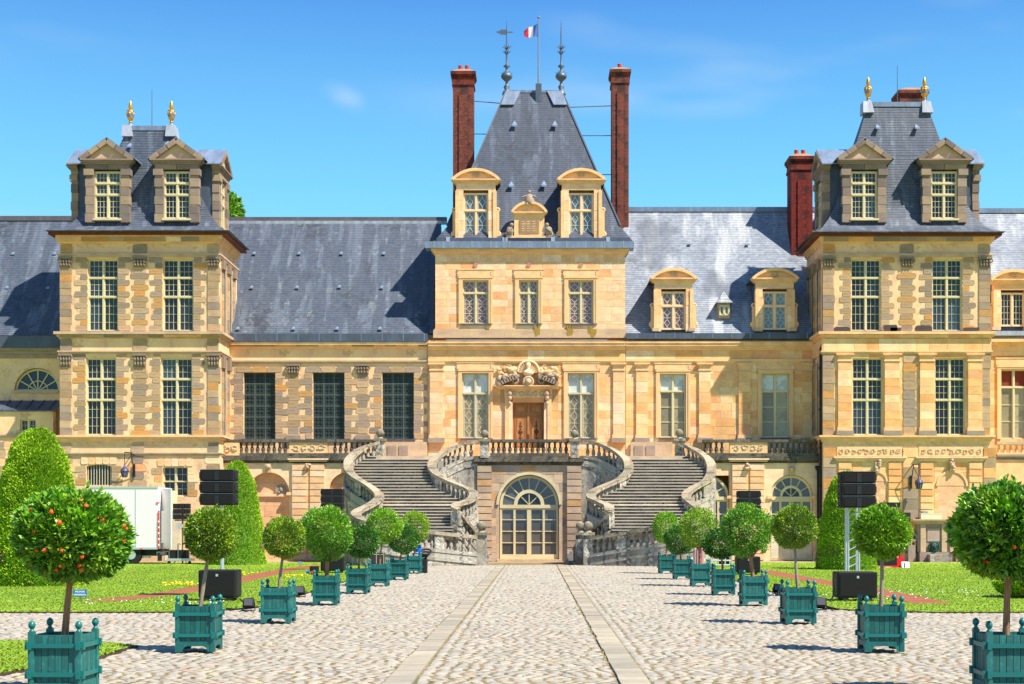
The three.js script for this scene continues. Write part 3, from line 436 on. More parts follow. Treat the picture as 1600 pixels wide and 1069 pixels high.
// wing roof: ridge along x
function wingRoof(parent, name, mat, x0, x1, ye, ze, yr, zr) {
  const t = 0.02, A = V(x0, ye, ze), B = V(x1, ye, ze), C = V(x1, yr, zr), D = V(x0, yr, zr), E = V(x1, ye, 2 * zr - ze), G = V(x0, ye, 2 * zr - ze);
  return part(parent, name, tris([[A, B, C, D], [D, C, E, G], [B, E, C], [G, A, D], [G, E, B, A]]), mat);
}
function roofVent(parent, x, y, ye, ze, yr, zr) { const f = (y - ye) / (yr - ye), z = ze + (zr - ze) * f; const m = part(parent, 'roof_vent', merge([hull8([V(-0.13, -0.08, 0.16), V(0.13, -0.08, 0.16), V(0.13, 0.0, 0.16), V(-0.13, 0.0, 0.16)], [V(-0.05, 0.13, -0.12), V(0.05, 0.13, -0.12), V(0.03, 0.16, -0.1), V(-0.03, 0.16, -0.1)])]), M.zinc, [x, y, z + 0.03]); m.scale.setScalar(0.75); }
// ---------------------------------------------------------------- the palace
const ZC = 0.12, ZT = 2.3, ZA = 1.3, TERR = 4.88;
const hole = (a, b, t, bt, z, extra) => ({ x0: X(a, z), x1: X(b, z), y0: Y(bt, z), y1: Y(t, z), ...extra });
const pilaster = (P, a, b, z, y0, y1, mats, capMat = M.trim, o = {}) => {
  const x0 = X(a, z), x1 = X(b, z), n = o.n ?? 6, h = (y1 - y0 - 0.75) / n;
  blk(P, 'pilaster_plinth', M.plinthGrey, x0 - 0.09, x1 + 0.09, y0, y0 + 0.22, z - 0.02, z + 0.20); blk(P, 'pilaster_base', M.trim, x0 - 0.05, x1 + 0.05, y0 + 0.22, y0 + 0.38, z - 0.02, z + 0.16);
  for (let i = 0; i < n; i++) blk(P, 'pilaster_stone', pick(mats), x0, x1, y0 + 0.383 + i * h, y0 + 0.38 + (i + 1) * h - 0.006, z - 0.02, z + 0.095 + rr(0, 0.006));
  moulding(P, 'pilaster_capital', capMat, x0, x1, y1 - 0.36, z + 0.09, [[0.06, 0.04], [0.18, 0.015], [0.06, 0.06], [0.06, 0.10]], 0.1);
};
const FLOOR = [[0.3, 1, 1, M.blindWhite, 0], [0.7, 1, 1, M.blind, 3]];

// ---- central pavilion
{
  const P = thing('central_pavilion', 'tall central pavilion of golden stone with steep slate roof and double dormers', 'building', [0, 0, 0]);
  const z = ZC, xa = X(669, z), xb = X(977, z), yc = Y(531, z), ya = Y(568, z);
  const H1 = [hole(722, 763.5, 583, 685, z), hole(801, 850, 629, 700, z), hole(887, 929, 583, 685, z)];
  wall(P, 'wall', M.mortar, xa, xb, 0, yc - 0.02, z - 0.6, z, H1);
  ashlar(P, xa, xb, TERR, ya, z, 0.37, 0.5, 1.0, [...ASH, ...ASHW], [...H1, hole(782, 872, 566, 630, z), hole(714, 771, 566, 583, z), hole(879, 937, 566, 583, z)]);
  const attic = [hole(723, 763.5, 438, 506, z), hole(811, 841.5, 438, 506, z), hole(888, 927.5, 438, 506, z)], ax0 = X(680, z), ax1 = X(977, z), aT = Y(398, z), aB = Y(529, z);
  wall(P, 'attic_wall', M.mortar, ax0, ax1, aB + 0.02, aT, z - 0.6, z - 0.002, attic);
  ashlar(P, ax0, ax1, Y(514, z), aT, z, 0.36, 0.45, 0.95, [...ASH, ...ASH, ASHW[8]], attic);
  moulding(P, 'attic_base', M.trimGrey, ax0, ax1, aB + 0.03, z, [[0.36, 0.09], [0.06, 0.05]], 0.3, true);
  for (const h of attic) { crossWindow(P, h.x0, h.x1, h.y0, h.y1, z, [[0.26, 1, 1, M.glassWarm, 1], [0.7, 1, 1, M.glassWarm, 3]], { glass: M.glassWarm }); architrave(P, h.x0, h.x1, h.y0, h.y1, z, 0.17, M.trim, { top: 0.24, sill: true }); part(P, 'roundel', discGeo(0.1, 0.06), stoneMat('#c98f74'), [(h.x0 + h.x1) / 2, h.y1 + 0.72, z + 0.03]); }
  // green algae runs under the sills, a matter of their own
  const moss = std({ color: '#b3923f', map: T.render }), moss2 = std({ color: '#a08438', map: T.stone }); for (const [a, b, t, bt] of [[834, 844, 507, 529], [885, 896, 507, 527], [918, 932, 507, 530], [760, 765, 507, 518]]) { const y0 = Y(bt, z), y1 = Y(t, z); const xa2 = X(a, z), w2 = X(b, z) - xa2, h2 = y1 - y0; for (let k = 0; k < 9; k++) { const f = Math.pow(rnd(), 0.8), ww = w2 * rr(0.16, 0.34), hh = h2 * rr(0.25, 0.6), xx = xa2 + rnd() * (w2 - ww), yt = y1 - f * (h2 - hh) * 0.8; rough(P, 'algae_stain', pick([moss, moss2]), xx, xx + ww, yt - hh, yt, z + 0.02, z + 0.094 + k * 0.0012); } }
  // main cornice over the first floor
  blk(P, 'frieze', M.trim, xa, xb, ya + 0.20, ya + 0.62, z - 0.3, z + 0.03); moulding(P, 'architrave_band', M.trim, xa, xb, ya, z, [[0.10, 0.05], [0.10, 0.09]], 0.3, false);
  for (let i = 0, x = xa; x < xb - 0.1; i++) { const w = Math.min(rr(0.8, 1.4), xb - x); blk(P, 'frieze_stone', pick(ASHW), x + 0.006, x + w - 0.006, ya + 0.21, ya + 0.615, z, z + 0.04); x += w; }
  moulding(P, 'main_cornice', M.trim, xa, xb, ya + 0.62, z, [[0.09, 0.07], [0.10, 0.14], [0.13, 0.24], [0.07, 0.28]], 0.3, false);
  // windows and door of the first floor
  for (const h of [H1[0], H1[2]]) { crossWindow(P, h.x0, h.x1, h.y0, h.y1, z, FLOOR, { frame: M.frameGrey }); architrave(P, h.x0, h.x1, h.y0, h.y1, z, 0.17, M.trim, { top: 0.22, sill: true }); }
  for (const [a, b] of [[672, 692], [958, 975]]) pilaster(P, a, b, z, Y(692, z), ya, ASH);
  const d = H1[1], xm = (d.x0 + d.x1) / 2, dg = grp(P, 'double_door', [xm, TERR, z]), zf = z - 0.25;
  for (const s of [-1, 1]) {
    const a = s < 0 ? d.x0 : xm + 0.008, b = s < 0 ? xm - 0.008 : d.x1, w = b - a;
    blk(dg, 'door_leaf', M.door, a, b, TERR, d.y1, zf - 0.06, zf);
    for (const [yA, yB] of [[TERR + 0.12, TERR + 0.42], [TERR + 0.5, d.y1 - 0.62], [d.y1 - 0.5, d.y1 - 0.1]]) { const t = 0.035; part(dg, 'panel_moulding', merge([bar(a + 0.1, a + 0.1 + t, yA, yB, zf, zf + 0.03), bar(b - 0.1 - t, b - 0.1, yA, yB, zf, zf + 0.03), bar(a + 0.1, b - 0.1, yA, yA + t, zf, zf + 0.032), bar(a + 0.1, b - 0.1, yB - t, yB, zf, zf + 0.032)]), M.door); blk(dg, 'door_panel', M.door, a + 0.17, b - 0.17, yA + 0.07, yB - 0.07, zf, zf + 0.02); }
    const xc = a + w / 2, yc2 = (TERR + 0.5 + d.y1 - 0.62) / 2, o = []; for (const [dy, sx, sy] of [[0.42, 0.03, 0.10], [0.28, 0.08, 0.04], [0.16, 0.04, 0.06], [0, 0.12, 0.11], [-0.16, 0.05, 0.05], [-0.28, 0.09, 0.04], [-0.4, 0.03, 0.12]]) { const q = new THREE.SphereGeometry(1, 8, 6); q.scale(sx, sy, 0.03); q.translate(xc, yc2 + dy, zf + 0.02); o.push(q); } part(dg, 'carved_ornament', merge(o), M.doorDark);
  }
  blk(dg, 'meeting_bar', M.door, xm - 0.05, xm + 0.05, TERR, d.y1, zf, zf + 0.05); blk(dg, 'lock_plate', M.doorDark, xm - 0.04, xm + 0.04, TERR + 0.75, TERR + 1.15, zf + 0.05, zf + 0.07);
  // carved portal: jambs, consoles, broken pediment, bust and trophies
  const pg = grp(P, 'portal', [xm, TERR, z]), jt = 0.16;
  for (const s of [-1, 1]) { const e = s < 0 ? d.x0 : d.x1; blk(pg, 'door_jamb', M.trimPale, e, e + s * jt, TERR, d.y1, z - 0.25, z + 0.08); blk(pg, 'outer_jamb', M.trim, e + s * (jt + 0.003), e + s * (jt + 0.2), TERR, d.y1 + 0.5, z - 0.02, z + 0.12);
    const cs = []; for (const [dy, r] of [[-0.05, 0.10], [0.2, 0.14], [0.42, 0.17]]) { const q = new THREE.SphereGeometry(r, 8, 6); q.scale(0.8, 1, 0.9); q.translate(e + s * 0.14, d.y1 + dy, z + 0.14); cs.push(q); } part(pg, 'console', merge(cs), M.trimGrey); }
  blk(pg, 'door_lintel', ASHW[8], d.x0, d.x1, d.y1, d.y1 + 0.20, z - 0.25, z + 0.06);
  blk(pg, 'carved_frieze', M.trim, d.x0 - 0.4, d.x1 + 0.4, d.y1 + 0.205, d.y1 + 0.62, z - 0.02, z + 0.10); carving(pg, d.x0 - 0.38, d.x1 + 0.38, d.y1 + 0.24, d.y1 + 0.6, z + 0.10, M.trimGrey);
  moulding(pg, 'portal_cornice', M.trim, d.x0 - 0.5, d.x1 + 0.5, d.y1 + 0.62, z, [[0.06, 0.2], [0.06, 0.3], [0.05, 0.36]], 0.05);
  const py = d.y1 + 0.80, hw = (d.x1 - d.x0) / 2 + 0.6;
  for (const s of [-1, 1]) { // broken pediment halves, dark with age
    const m = []; for (let i = 0; i < 7; i++) { const q = i / 6, xx = xm + s * (hw - q * 0.75), yy = py + 0.06 + q * 0.36 - q * q * 0.05; m.push(stick(V(xx + s * 0.08, yy - 0.04, z + 0.2), V(xx - s * 0.08, yy + 0.05, z + 0.2), 0.17, 0.42)); } part(pg, 'broken_pediment', merge(m), M.plinthGrey);
    const sc = new THREE.TorusGeometry(0.13, 0.06, 7, 14); sc.translate(xm + s * 0.62, py + 0.22, z + 0.22); part(pg, 'scroll', sc, M.plinthGrey);
    const heap = []; for (let i = 0; i < 26; i++) { const q = new THREE.SphereGeometry(rr(0.06, 0.13), 6, 5); q.scale(rr(0.8, 1.8), rr(0.7, 1.2), 0.7); q.rotateZ(rr(-1, 1)); q.translate(xm + s * rr(0.5, 1.45), py + rr(0.35, 0.85), z + rr(0.02, 0.12)); heap.push(q); }
    for (let i = 0; i < 9; i++) { const a0 = rr(0.35, 1.15), x1 = xm + s * rr(0.35, 0.8), y1 = py + rr(0.5, 0.7), l = rr(0.5, 0.75); heap.push(rod(V(x1, y1, z + 0.05), V(x1 + s * Math.cos(a0) * l, Math.min(ya - 0.04, y1 + Math.sin(a0) * l), z + 0.07), 0.02, 0.012, 5)); }
    part(pg, 'trophy_of_arms', merge(heap), M.trim);
    const dk = []; for (let i = 0; i < 12; i++) { const q = new THREE.SphereGeometry(rr(0.07, 0.14), 6, 5); q.scale(rr(0.8, 1.5), rr(0.7, 1.2), 0.8); q.translate(xm + s * rr(0.45, 1.4), py + rr(0.28, 0.5), z + rr(0.1, 0.26)); dk.push(q); } part(pg, 'carved_helmets', merge(dk), M.plinthGrey);
  }
  const shell = []; for (let i = 0; i <= 12; i++) { const a = Math.PI * (i / 12), r = 0.52; shell.push(stick(V(xm, py + 0.62, z + 0.03), V(xm + Math.cos(a) * r, py + 0.66 + Math.sin(a) * r * 0.9, z + 0.10), 0.07, 0.07)); } part(pg, 'shell_niche', merge(shell), M.trim);
  const arcs = new THREE.TorusGeometry(0.5, 0.055, 7, 18, Math.PI); arcs.translate(xm, py + 0.66, z + 0.11); part(pg, 'shell_arch', arcs, M.trimPale);
  part(pg, 'bust', merge([lathe([[0.05, 0], [0.13, 0.03], [0.10, 0.1], [0.24, 0.2], [0.27, 0.3], [0.16, 0.4], [0.08, 0.44], [0.085, 0.5], [0.115, 0.58], [0.12, 0.66], [0.09, 0.75], [0, 0.79]], 14)]).scale(1, 1, 0.75), M.trimPale, [xm, py + 0.32, z + 0.18]);
  part(pg, 'mask', merge([new THREE.SphereGeometry(0.17, 12, 9), new THREE.SphereGeometry(0.07, 8, 6).translate(0, -0.03, 0.16), new THREE.TorusGeometry(0.22, 0.06, 6, 14)]), M.trimGrey, [xm, py + 0.16, z + 0.3]);
  // attic cornice, gutter and parapet strips
  const gx0 = X(674, z), gx1 = X(984, z); moulding(P, 'attic_cornice', M.trim, ax0, ax1, aT, z, [[0.06, 0.05], [0.10, 0.10], [0.12, 0.18], [0.08, 0.22]], 0.6);
  blk(P, 'zinc_gutter', M.zinc, X(665, z), X(990, z), Y(387, .5), Y(376.5, .5), -0.4, 0.42);
  for (let x = X(665, z) + 0.4; x < X(990, z); x += 0.9) blk(P, 'gutter_seam', M.zincPale, x, x + 0.03, Y(386.5, .5), Y(376, .5), 0.3, 0.432);
  const gy = Y(376.5, .5); blk(P, 'zinc_parapet', M.zincDark, X(682, 0), X(984, 0), gy + 0.002, gy + 0.24, -0.35, 0.06); for (const px of [700, 788, 790, 864, 950]) blk(P, 'parapet_joint', M.zincPale, X(px, 0) - 0.09, X(px, 0) + 0.09, gy + 0.003, gy + 0.27, -0.3, 0.09);
  // roof
  const rx = 0.22, rz = -4.2, ry = Y(145, rz), ridgeHalf = 1.42;
  hipRoof(P, 'roof', M.slateDark, rx, rz, [[gy + 0.1, 4.72, 4.25], [gy + 0.9, 4.15, 3.75], [ry, ridgeHalf, 0.12]]);
  part(P, 'roof_ridge', bx(2 * ridgeHalf + 0.15, 0.12, 0.34), M.zinc, [rx, ry + 0.02, rz]);
  for (const s of [-1, 1]) { const c = [V(rx + s * ridgeHalf, ry + 0.03, rz + 0.2), V(rx + s * (ridgeHalf - 0.75), ry + 0.03, rz + 0.2), V(rx + s * (ridgeHalf - 0.42), ry - 0.78, rz + 0.2 + 0.42), V(rx + s * (ridgeHalf + 0.24), ry - 0.78, rz + 0.2 + 0.42)]; part(P, 'hip_cap', hull8(s > 0 ? c : [...c].reverse(), (s > 0 ? c : [...c].reverse()).map((p) => p.clone().add(V(0, -0.02, -0.14)))), M.zinc);
    const ex = rx + s * 4.15, hp = stick(V(rx + s * (4.15 + 0.02), gy + 0.92, rz + 3.77), V(rx + s * (ridgeHalf + 0.02), ry, rz + 0.13), 0.07, 0.07); part(P, 'hip_roll', hp, M.zincDark);
    const sp = grp(P, 'roof_spike', [rx + s * 1.38, ry, rz]); const at = [rx + s * 1.38, ry, rz];
    part(sp, 'spike_base', lathe([[0.24, -0.1], [0.2, 0.05], [0.1, 0.15], [0.16, 0.3], [0.08, 0.4], [0.06, 0.55], [0.26, 0.72], [0.30, 0.84], [0.22, 0.98], [0.07, 1.1], [0.05, 1.25], [0.18, 1.33], [0.05, 1.45], [0.04, 1.9], [0.10, 2.05], [0.035, 2.2], [0.03, 3.0], [0.012, 3.6], [0, 3.7]], 12), M.spike, at);
    const lv = []; for (const [yy, r] of [[0.9, 0.3], [2.0, 0.22], [2.25, 0.26]]) for (let i = 0; i < 6; i++) { const a = i * Math.PI / 3; lv.push(rod(V(Math.cos(a) * 0.06, yy, Math.sin(a) * 0.06), V(Math.cos(a) * r, yy + 0.12, Math.sin(a) * r), 0.035, 0.008, 5)); }
    part(sp, 'spike_leaves', merge(lv), M.spike, at); if (s < 0) part(sp, 'weather_vane', merge([bar(-0.34, 0.02, 2.95, 3.2, -0.01, 0.01), bar(-0.5, -0.34, 3.02, 3.13, -0.008, 0.008), bar(0.02, 0.3, 3.04, 3.1, -0.01, 0.01)]), M.spike, at); }
  const slope = (y) => rz + 3.75 + (0.12 - 3.75) * (y - gy - 0.9) / (ry - gy - 0.9);
  for (const [px, py2] of [[804, 196], [867, 196], [799, 292], [850, 291]]) { const y = Y(py2, slope(Y(py2, -3))); const zz = slope(y); part(P, 'roof_vent', hull8([V(-0.14, -0.12, 0.2), V(0.14, -0.12, 0.2), V(0.14, -0.04, 0.2), V(-0.14, -0.04, 0.2)], [V(-0.05, 0.18, -0.1), V(0.05, 0.18, -0.1), V(0.02, 0.24, -0.1), V(-0.02, 0.24, -0.1)]), M.zinc, [X(px, zz), y, zz + 0.05]); }
  // twin dormers and the inscription tablet between them
  for (const px of [743.5, 908.5]) curvedDormer(P, [X(px, 0), gy + 0.1, -0.05], { w: 1.98, ww: 1.2, wh: 2.25, depth: 2.6, y0: 0.08, rise: 0.5 });
  const tb = localGrp(P, 'inscription_tablet', [X(827, 0), gy + 0.1, 0.0]);
  blk(tb, 'tablet_base', M.trim, -1.06, 1.06, 0, 0.24, -0.4, 0.06); blk(tb, 'tablet_body', M.trim, -0.72, 0.72, 0.245, 1.25, -0.4, 0); blk(tb, 'tablet_plate', stoneMat('#a8875a'), -0.47, 0.47, 0.36, 1.0, -0.02, 0.03);
  for (let r = 0; r < 5; r++) for (let i = 0; i < 3; i++) blk(tb, 'tablet_letters', M.trimGrey, -0.36 + i * 0.25, -0.36 + i * 0.25 + rr(0.12, 0.2), 0.45 + r * 0.11, 0.50 + r * 0.11, 0.03, 0.036);
  moulding(tb, 'tablet_cornice', M.trim, -0.72, 0.72, 1.25, 0, [[0.07, 0.06], [0.06, 0.13]], 0.3); part(tb, 'tablet_pediment', arcBand(1.75, 0.5, 0.12, -0.3, 0.16), M.trim, [0, 1.385, 0]); part(tb, 'tablet_tympanum', segment(1.6, 0.42, -0.25, 0), M.trim, [0, 1.385, 0]);
  for (const s of [-1, 1]) part(tb, 'side_figure', merge([new THREE.SphereGeometry(0.17, 9, 7).scale(1.1, 1.3, 0.9).translate(s * 0.92, 0.48, 0), new THREE.SphereGeometry(0.10, 9, 7).translate(s * 0.84, 0.76, 0.04), new THREE.TorusGeometry(0.13, 0.06, 6, 12).translate(s * 0.96, 0.33, 0.02), rod(V(s * 0.8, 0.6, 0.1), V(s * 1.02, 0.42, 0.14), 0.05, 0.04, 6)]), M.plinthGrey);
  part(tb, 'crowning_figure', merge([lathe([[0.22, 0], [0.26, 0.12], [0.18, 0.3], [0.14, 0.42], [0.06, 0.47]], 9), new THREE.SphereGeometry(0.09, 9, 7).translate(0, 0.55, 0.02), rod(V(-0.1, 0.38, 0), V(-0.34, 0.3, 0.05), 0.06, 0.04, 6), rod(V(0.1, 0.38, 0), V(0.34, 0.3, 0.05), 0.06, 0.04, 6), rod(V(0, 0.15, 0.1), V(0.14, -0.1, 0.2), 0.08, 0.05, 6), rod(V(0, 0.15, 0.1), V(-0.14, -0.1, 0.2), 0.08, 0.05, 6)]), M.plinthGrey, [0, 1.78, 0]);
  // tall brick chimneys with their stays
  const cl = chimney(P, X(708, -4.4), X(740, -4.4), -5.3, -4.2, gy - 1, Y(107, -4.4), [M.brick, M.brickBright], 2), cr = chimney(P, X(956, -4.4), X(982, -4.4), -5.4, -4.2, gy - 1, Y(104, -4.4), [M.brick, M.brick], 1);
  const stays = [[[740, 157], [788, 163]], [[740, 209], [768, 210]], [[893, 168], [956, 165]], [[910, 212], [956, 212]], [[935, 273], [956, 273]]];
  for (const [[a, b], [c, e]] of stays) part(P, 'chimney_stay', rod(V(X(a, -4.6) - 0.4, Y(b, -4.6), -4.6), V(X(c, -4.4) + 0.4, Y(e, -4.4), -4.4), 0.022), M.spike);
}
// ---- flag and pole on the central roof
{
  const x = X(841.5, -4.2), y = Y(145, -4.2), g = thing('flag_pole', 'slim grey flagpole standing on the ridge of the central roof', 'flagpole', [x, y, -4.2]);
  part(g, 'pole', rod(V(x, y - 0.3, -4.2), V(x, Y(28, -4.2), -4.2), 0.05, 0.03), M.lead2); part(g, 'pole_socket', bx(0.3, 0.9, 0.3), M.zincDark, [x, y - 0.1, -3.95]); part(g, 'pole_knob', new THREE.SphereGeometry(0.07, 10, 8), M.lead2, [x, Y(27, -4.2), -4.2]);
  const f = thing('flag', 'tricolour flag of blue, white and red flying from the pole', 'flag', [x, Y(58, -4.2), -4.2]);
  const cols = ['#3c66aa', '#dcdce4', '#c92a4a'], names = ['blue_band', 'white_band', 'red_band'], W = 0.70, H = 0.68;
  cols.forEach((c, b) => {
    const pts = [], q = []; const at = (u, v) => V(x - 0.04 - u * W, Y(58, -4.2) + 0.02 + v * H * (1 - 0.5 * u) - 0.03 * u - 0.03 * Math.sin(u * 9 + v) * u, -4.2 + 0.16 * Math.sin(u * 8 + v * 2.2) * Math.min(1, u * 2));
    for (let i = 0; i < 6; i++) for (let j = 0; j < 6; j++) { const u0 = (b + i / 6) / 3, u1 = (b + (i + 1) / 6) / 3, v0 = j / 6, v1 = (j + 1) / 6; q.push([at(u0, v0), at(u0, v1), at(u1, v1), at(u1, v0)]); }
    part(f, names[b], tris(q), new THREE.MeshStandardMaterial({ color: c, roughness: 0.85, side: THREE.DoubleSide }));
  });
}
// ---- corner pavilions
function cornerPavilion(side) {
  const left = side < 0, z = ZT, p = left ? { l: 94, r: 342, cols: [[137, 184, 134, 181], [254, 302, 251, 300]], e0: 84, e1: 350, ey: 362, ridge: [204, 272], ry: 203, mid: [209, 228], dorm: [167.6, 276] } : { l: 1286, r: 1547, cols: [[1330, 1377, 1332, 1380], [1457, 1504, 1461, 1509]], e0: 1277, e1: 1557, ey: 364, ridge: [1353, 1445], ry: 166, mid: [1408, 1426], dorm: [1351, 1476] };
  const x0 = X(p.l, z), x1 = X(p.r, z), P = left ? thing('corner_pavilion', 'square pavilion of cream plaster and grey quoins behind the white truck', 'building', [(x0 + x1) / 2, 0, 0]) : thing('corner_pavilion', 'square pavilion with wall fountain and lantern, golden pilasters on its first floor', 'building', [(x0 + x1) / 2, 0, 0]);
  const zb = -1.6, eY = Y(p.ey, 2.75), up = p.cols.map(([a, b]) => hole(a, b, 405, 517, z)), lo = p.cols.map(([, , a, b]) => hole(a, b, 559.5, 680, z));
  const g0 = left ? [hole(135, 174, 726, 758, z, { seg: 0.08 }), hole(254, 293, 729, 776, z, { seg: 0.08 })] : [hole(1357, 1384, 739, 830, z, { arch: true }), hole(1466, 1509, 738, 812, z, { arch: true })];
  wall(P, 'front_wall', M.cream, x0, x1, 0, eY - 0.4, z - 0.5, z, [...up, ...lo, ...(left ? g0 : [])]);
  for (const [xs, nm] of [[x0, 'side_wall'], [x1 - 0.4, 'side_wall']]) blk(P, nm, M.cream, xs, xs + 0.4, 0, eY - 0.4, zb, z - 0.5);
  blk(P, 'back_wall', M.cream, x0 + 0.4, x1 - 0.4, 0, eY - 0.4, zb, zb + 0.3);
  const rowsU = [[0.22, 3, 3], [0.23, 3, 3], [0.43, 3, 4]], rowsL = [[0.24, 3, 3], [0.24, 3, 3], [0.42, 3, 4]];
  up.forEach((h) => crossWindow(P, h.x0, h.x1, h.y0, h.y1, z, rowsU, { deep: 0.16 })); lo.forEach((h) => crossWindow(P, h.x0, h.x1, h.y0, h.y1, z, rowsL, { deep: 0.16, glass: left ? M.glass : [...M.glass, M.glass[5]] }));
  for (const h of [...up, ...lo]) blk(P, 'window_sill', M.zincDark, h.x0 - 0.05, h.x1 + 0.05, h.y0 - 0.06, h.y0 - 0.004, z - 0.2, z + 0.06);
  const yU0 = Y(517, z), yU1 = Y(402, z), yL0 = Y(681, z), yL1 = Y(553, z), qh = 0.262;
  const side1 = (y0, y1, hs, cap, golden) => {
    const pw = L(17, z), y1c = y1 - cap;
    if (!golden) {
      for (const h of hs) { chain(P, h.x0 - 0.008, -1, y0, y1, z, qh, 0.56, 0.36, QUO); chain(P, h.x1 + 0.008, 1, y0, y1, z, qh, 0.56, 0.36, QUO); }
      chain(P, X((p.mid[0] + p.mid[1]) / 2, z), 0, y0, y1c, z, qh, 0.82, 0.56, QUO);
    } else {
      for (const [a, b] of [[1309, 1330], [1382, 1405], [1437, 1459], [1512, 1534]]) pilaster(P, a, b, z, y0, y1, ASHW, M.trim, { n: 8 });
      ashlar(P, X(1303, z), X(1533, z), y0, y1, z, 0.37, 0.4, 0.8, ASHW, [...hs, hole(1410, 1434, 540, 690, z)], 0.009);
      for (let y = y0; y < y1 - 0.1; y += 0.42) rough(P, 'quoin_stone', pick(QUO), X(1411, z), X(1432, z) + rr(-0.06, 0.06), y + 0.01, Math.min(y + 0.41, y1), z - 0.02, z + 0.035);
    }
    for (const [a, b] of [[x0, x0 + pw], [x1 - pw, x1]]) { // corner pilasters, front and the side seen from the middle of the court
      const n = Math.round((y1c - y0) / 0.34), hh = (y1c - y0) / n; for (let i = 0; i < n; i++) blk(P, 'corner_stone', pick(QUO), a - 0.01, b + rr(-0.02, 0.05), y0 + i * hh + 0.006, y0 + (i + 1) * hh - 0.006, z - 0.25, z + rr(0.035, 0.05));
      if (cap) capital(P, a - 0.01, b + 0.01, y1c, y1, z + 0.03);
    }
    if (cap) capital(P, X(p.mid[0], z), X(p.mid[1], z), y1c, y1, z + 0.02);
    const sx = left ? x1 : x0, s = left ? 1 : -1; // inner side wall with its pilasters
    for (const zz of [1.55, 0.35, -0.9]) { const n = Math.round((y1c - y0) / 0.36), hh = (y1c - y0) / n; for (let i = 0; i < n; i++) blk(P, 'corner_stone', pick(QUO), sx - s * 0.02, sx + s * rr(0.035, 0.05), y0 + i * hh + 0.006, y0 + (i + 1) * hh - 0.006, zz - 0.22, zz + 0.22); if (cap) blk(P, 'side_capital', CAPM, sx - s * 0.02, sx + s * 0.13, y1c, y1, zz - 0.28, zz + 0.28); }
    for (const zz of [0.95, -0.3]) { blk(P, 'side_window', M.glass[0], sx - s * 0.02, sx + s * 0.012, y0 + 0.1, y1 - 0.25, zz - 0.2, zz + 0.2); blk(P, 'side_window_frame', M.frame, sx - s * 0.02, sx + s * 0.03, y0 + 0.1, y1 - 0.25, zz - 0.03, zz + 0.03); }
  };
  side1(yU0, yU1, up, 0.46, false); side1(yL0, yL1, lo, left ? 0.6 : 0, !left);
  // bands between the storeys run round the inner corner
  const ring = (name, mat, y, steps) => moulding(P, name, mat, x0, x1, y, z, steps, z - zb, true);
  const belt = left ? M.trimGrey : M.trim;
  ring('string_course', M.trimGrey, yU1, [[0.08, 0.07], [0.08, 0.11]]);
  for (let x = x0, k = 0; x < x1 - 0.05; k++) { const w = Math.min(rr(0.7, 1.3), x1 - x); blk(P, 'cornice_stone', pick(QUO.concat(ASHW)), x + 0.006, x + w - 0.006, Y(378, z), Y(371, z), z - 0.1, z + 0.182); x += w; }
  ring('eave_cornice', M.trim, Y(381, z), [[0.08, 0.07], [0.10, 0.12], [0.22, 0.17], [0.10, 0.28]]);
  blk(P, 'eave_board', M.eave, x0 - 0.44, x1 + 0.44, eY - 0.10, eY + 0.02, zb - 0.3, z + 0.36);
  for (const [a, b] of [[x0, x0 + 0.55], [X(p.mid[0] - 2, z), X(p.mid[1] + 2, z)], [x1 - 0.55, x1]]) { rough(P, 'frieze_stone', pick(QUO), a, b, Y(396, z), Y(382, z), z - 0.02, z + 0.03); if (left) rough(P, 'frieze_stone', pick(QUO), a, b, Y(549, z), Y(529.5, z), z - 0.02, z + 0.03); }
  ring('string_course', left ? M.trimGrey : M.trim, yL1, [[0.08, 0.07], [0.06, 0.11]]);
  ring('belt_cornice', belt, Y(529, z), [[0.08, 0.07], [0.10, 0.14], [0.12, 0.24]]);
  if (!left) { ring('frieze_band', M.trim, Y(549, z), [[L(19.5, z), 0.05]]); for (let x = x0; x < x1 - 0.05;) { const w = Math.min(rr(0.5, 1.0), x1 - x); blk(P, 'frieze_stone', pick(ASHW), x + 0.005, x + w - 0.005, Y(548.5, z), Y(530, z), z + 0.02, z + 0.065); x += w; } }
  for (let x = x0; x < x1 - 0.05;) { const w = Math.min(rr(0.6, 1.2), x1 - x); blk(P, 'belt_stone', pick(left ? QUO.concat(ASHW) : ASHW), x + 0.005, x + w - 0.005, Y(527.5, z), Y(523.5, z), z + 0.1, z + 0.155); x += w; }
  ring('sill_course', M.trim, Y(690, z), [[0.10, 0.06], [0.10, 0.14], [0.08, 0.2]]);
  // ground floor
  const gy1 = Y(699, z), gyM = Y(712, z);
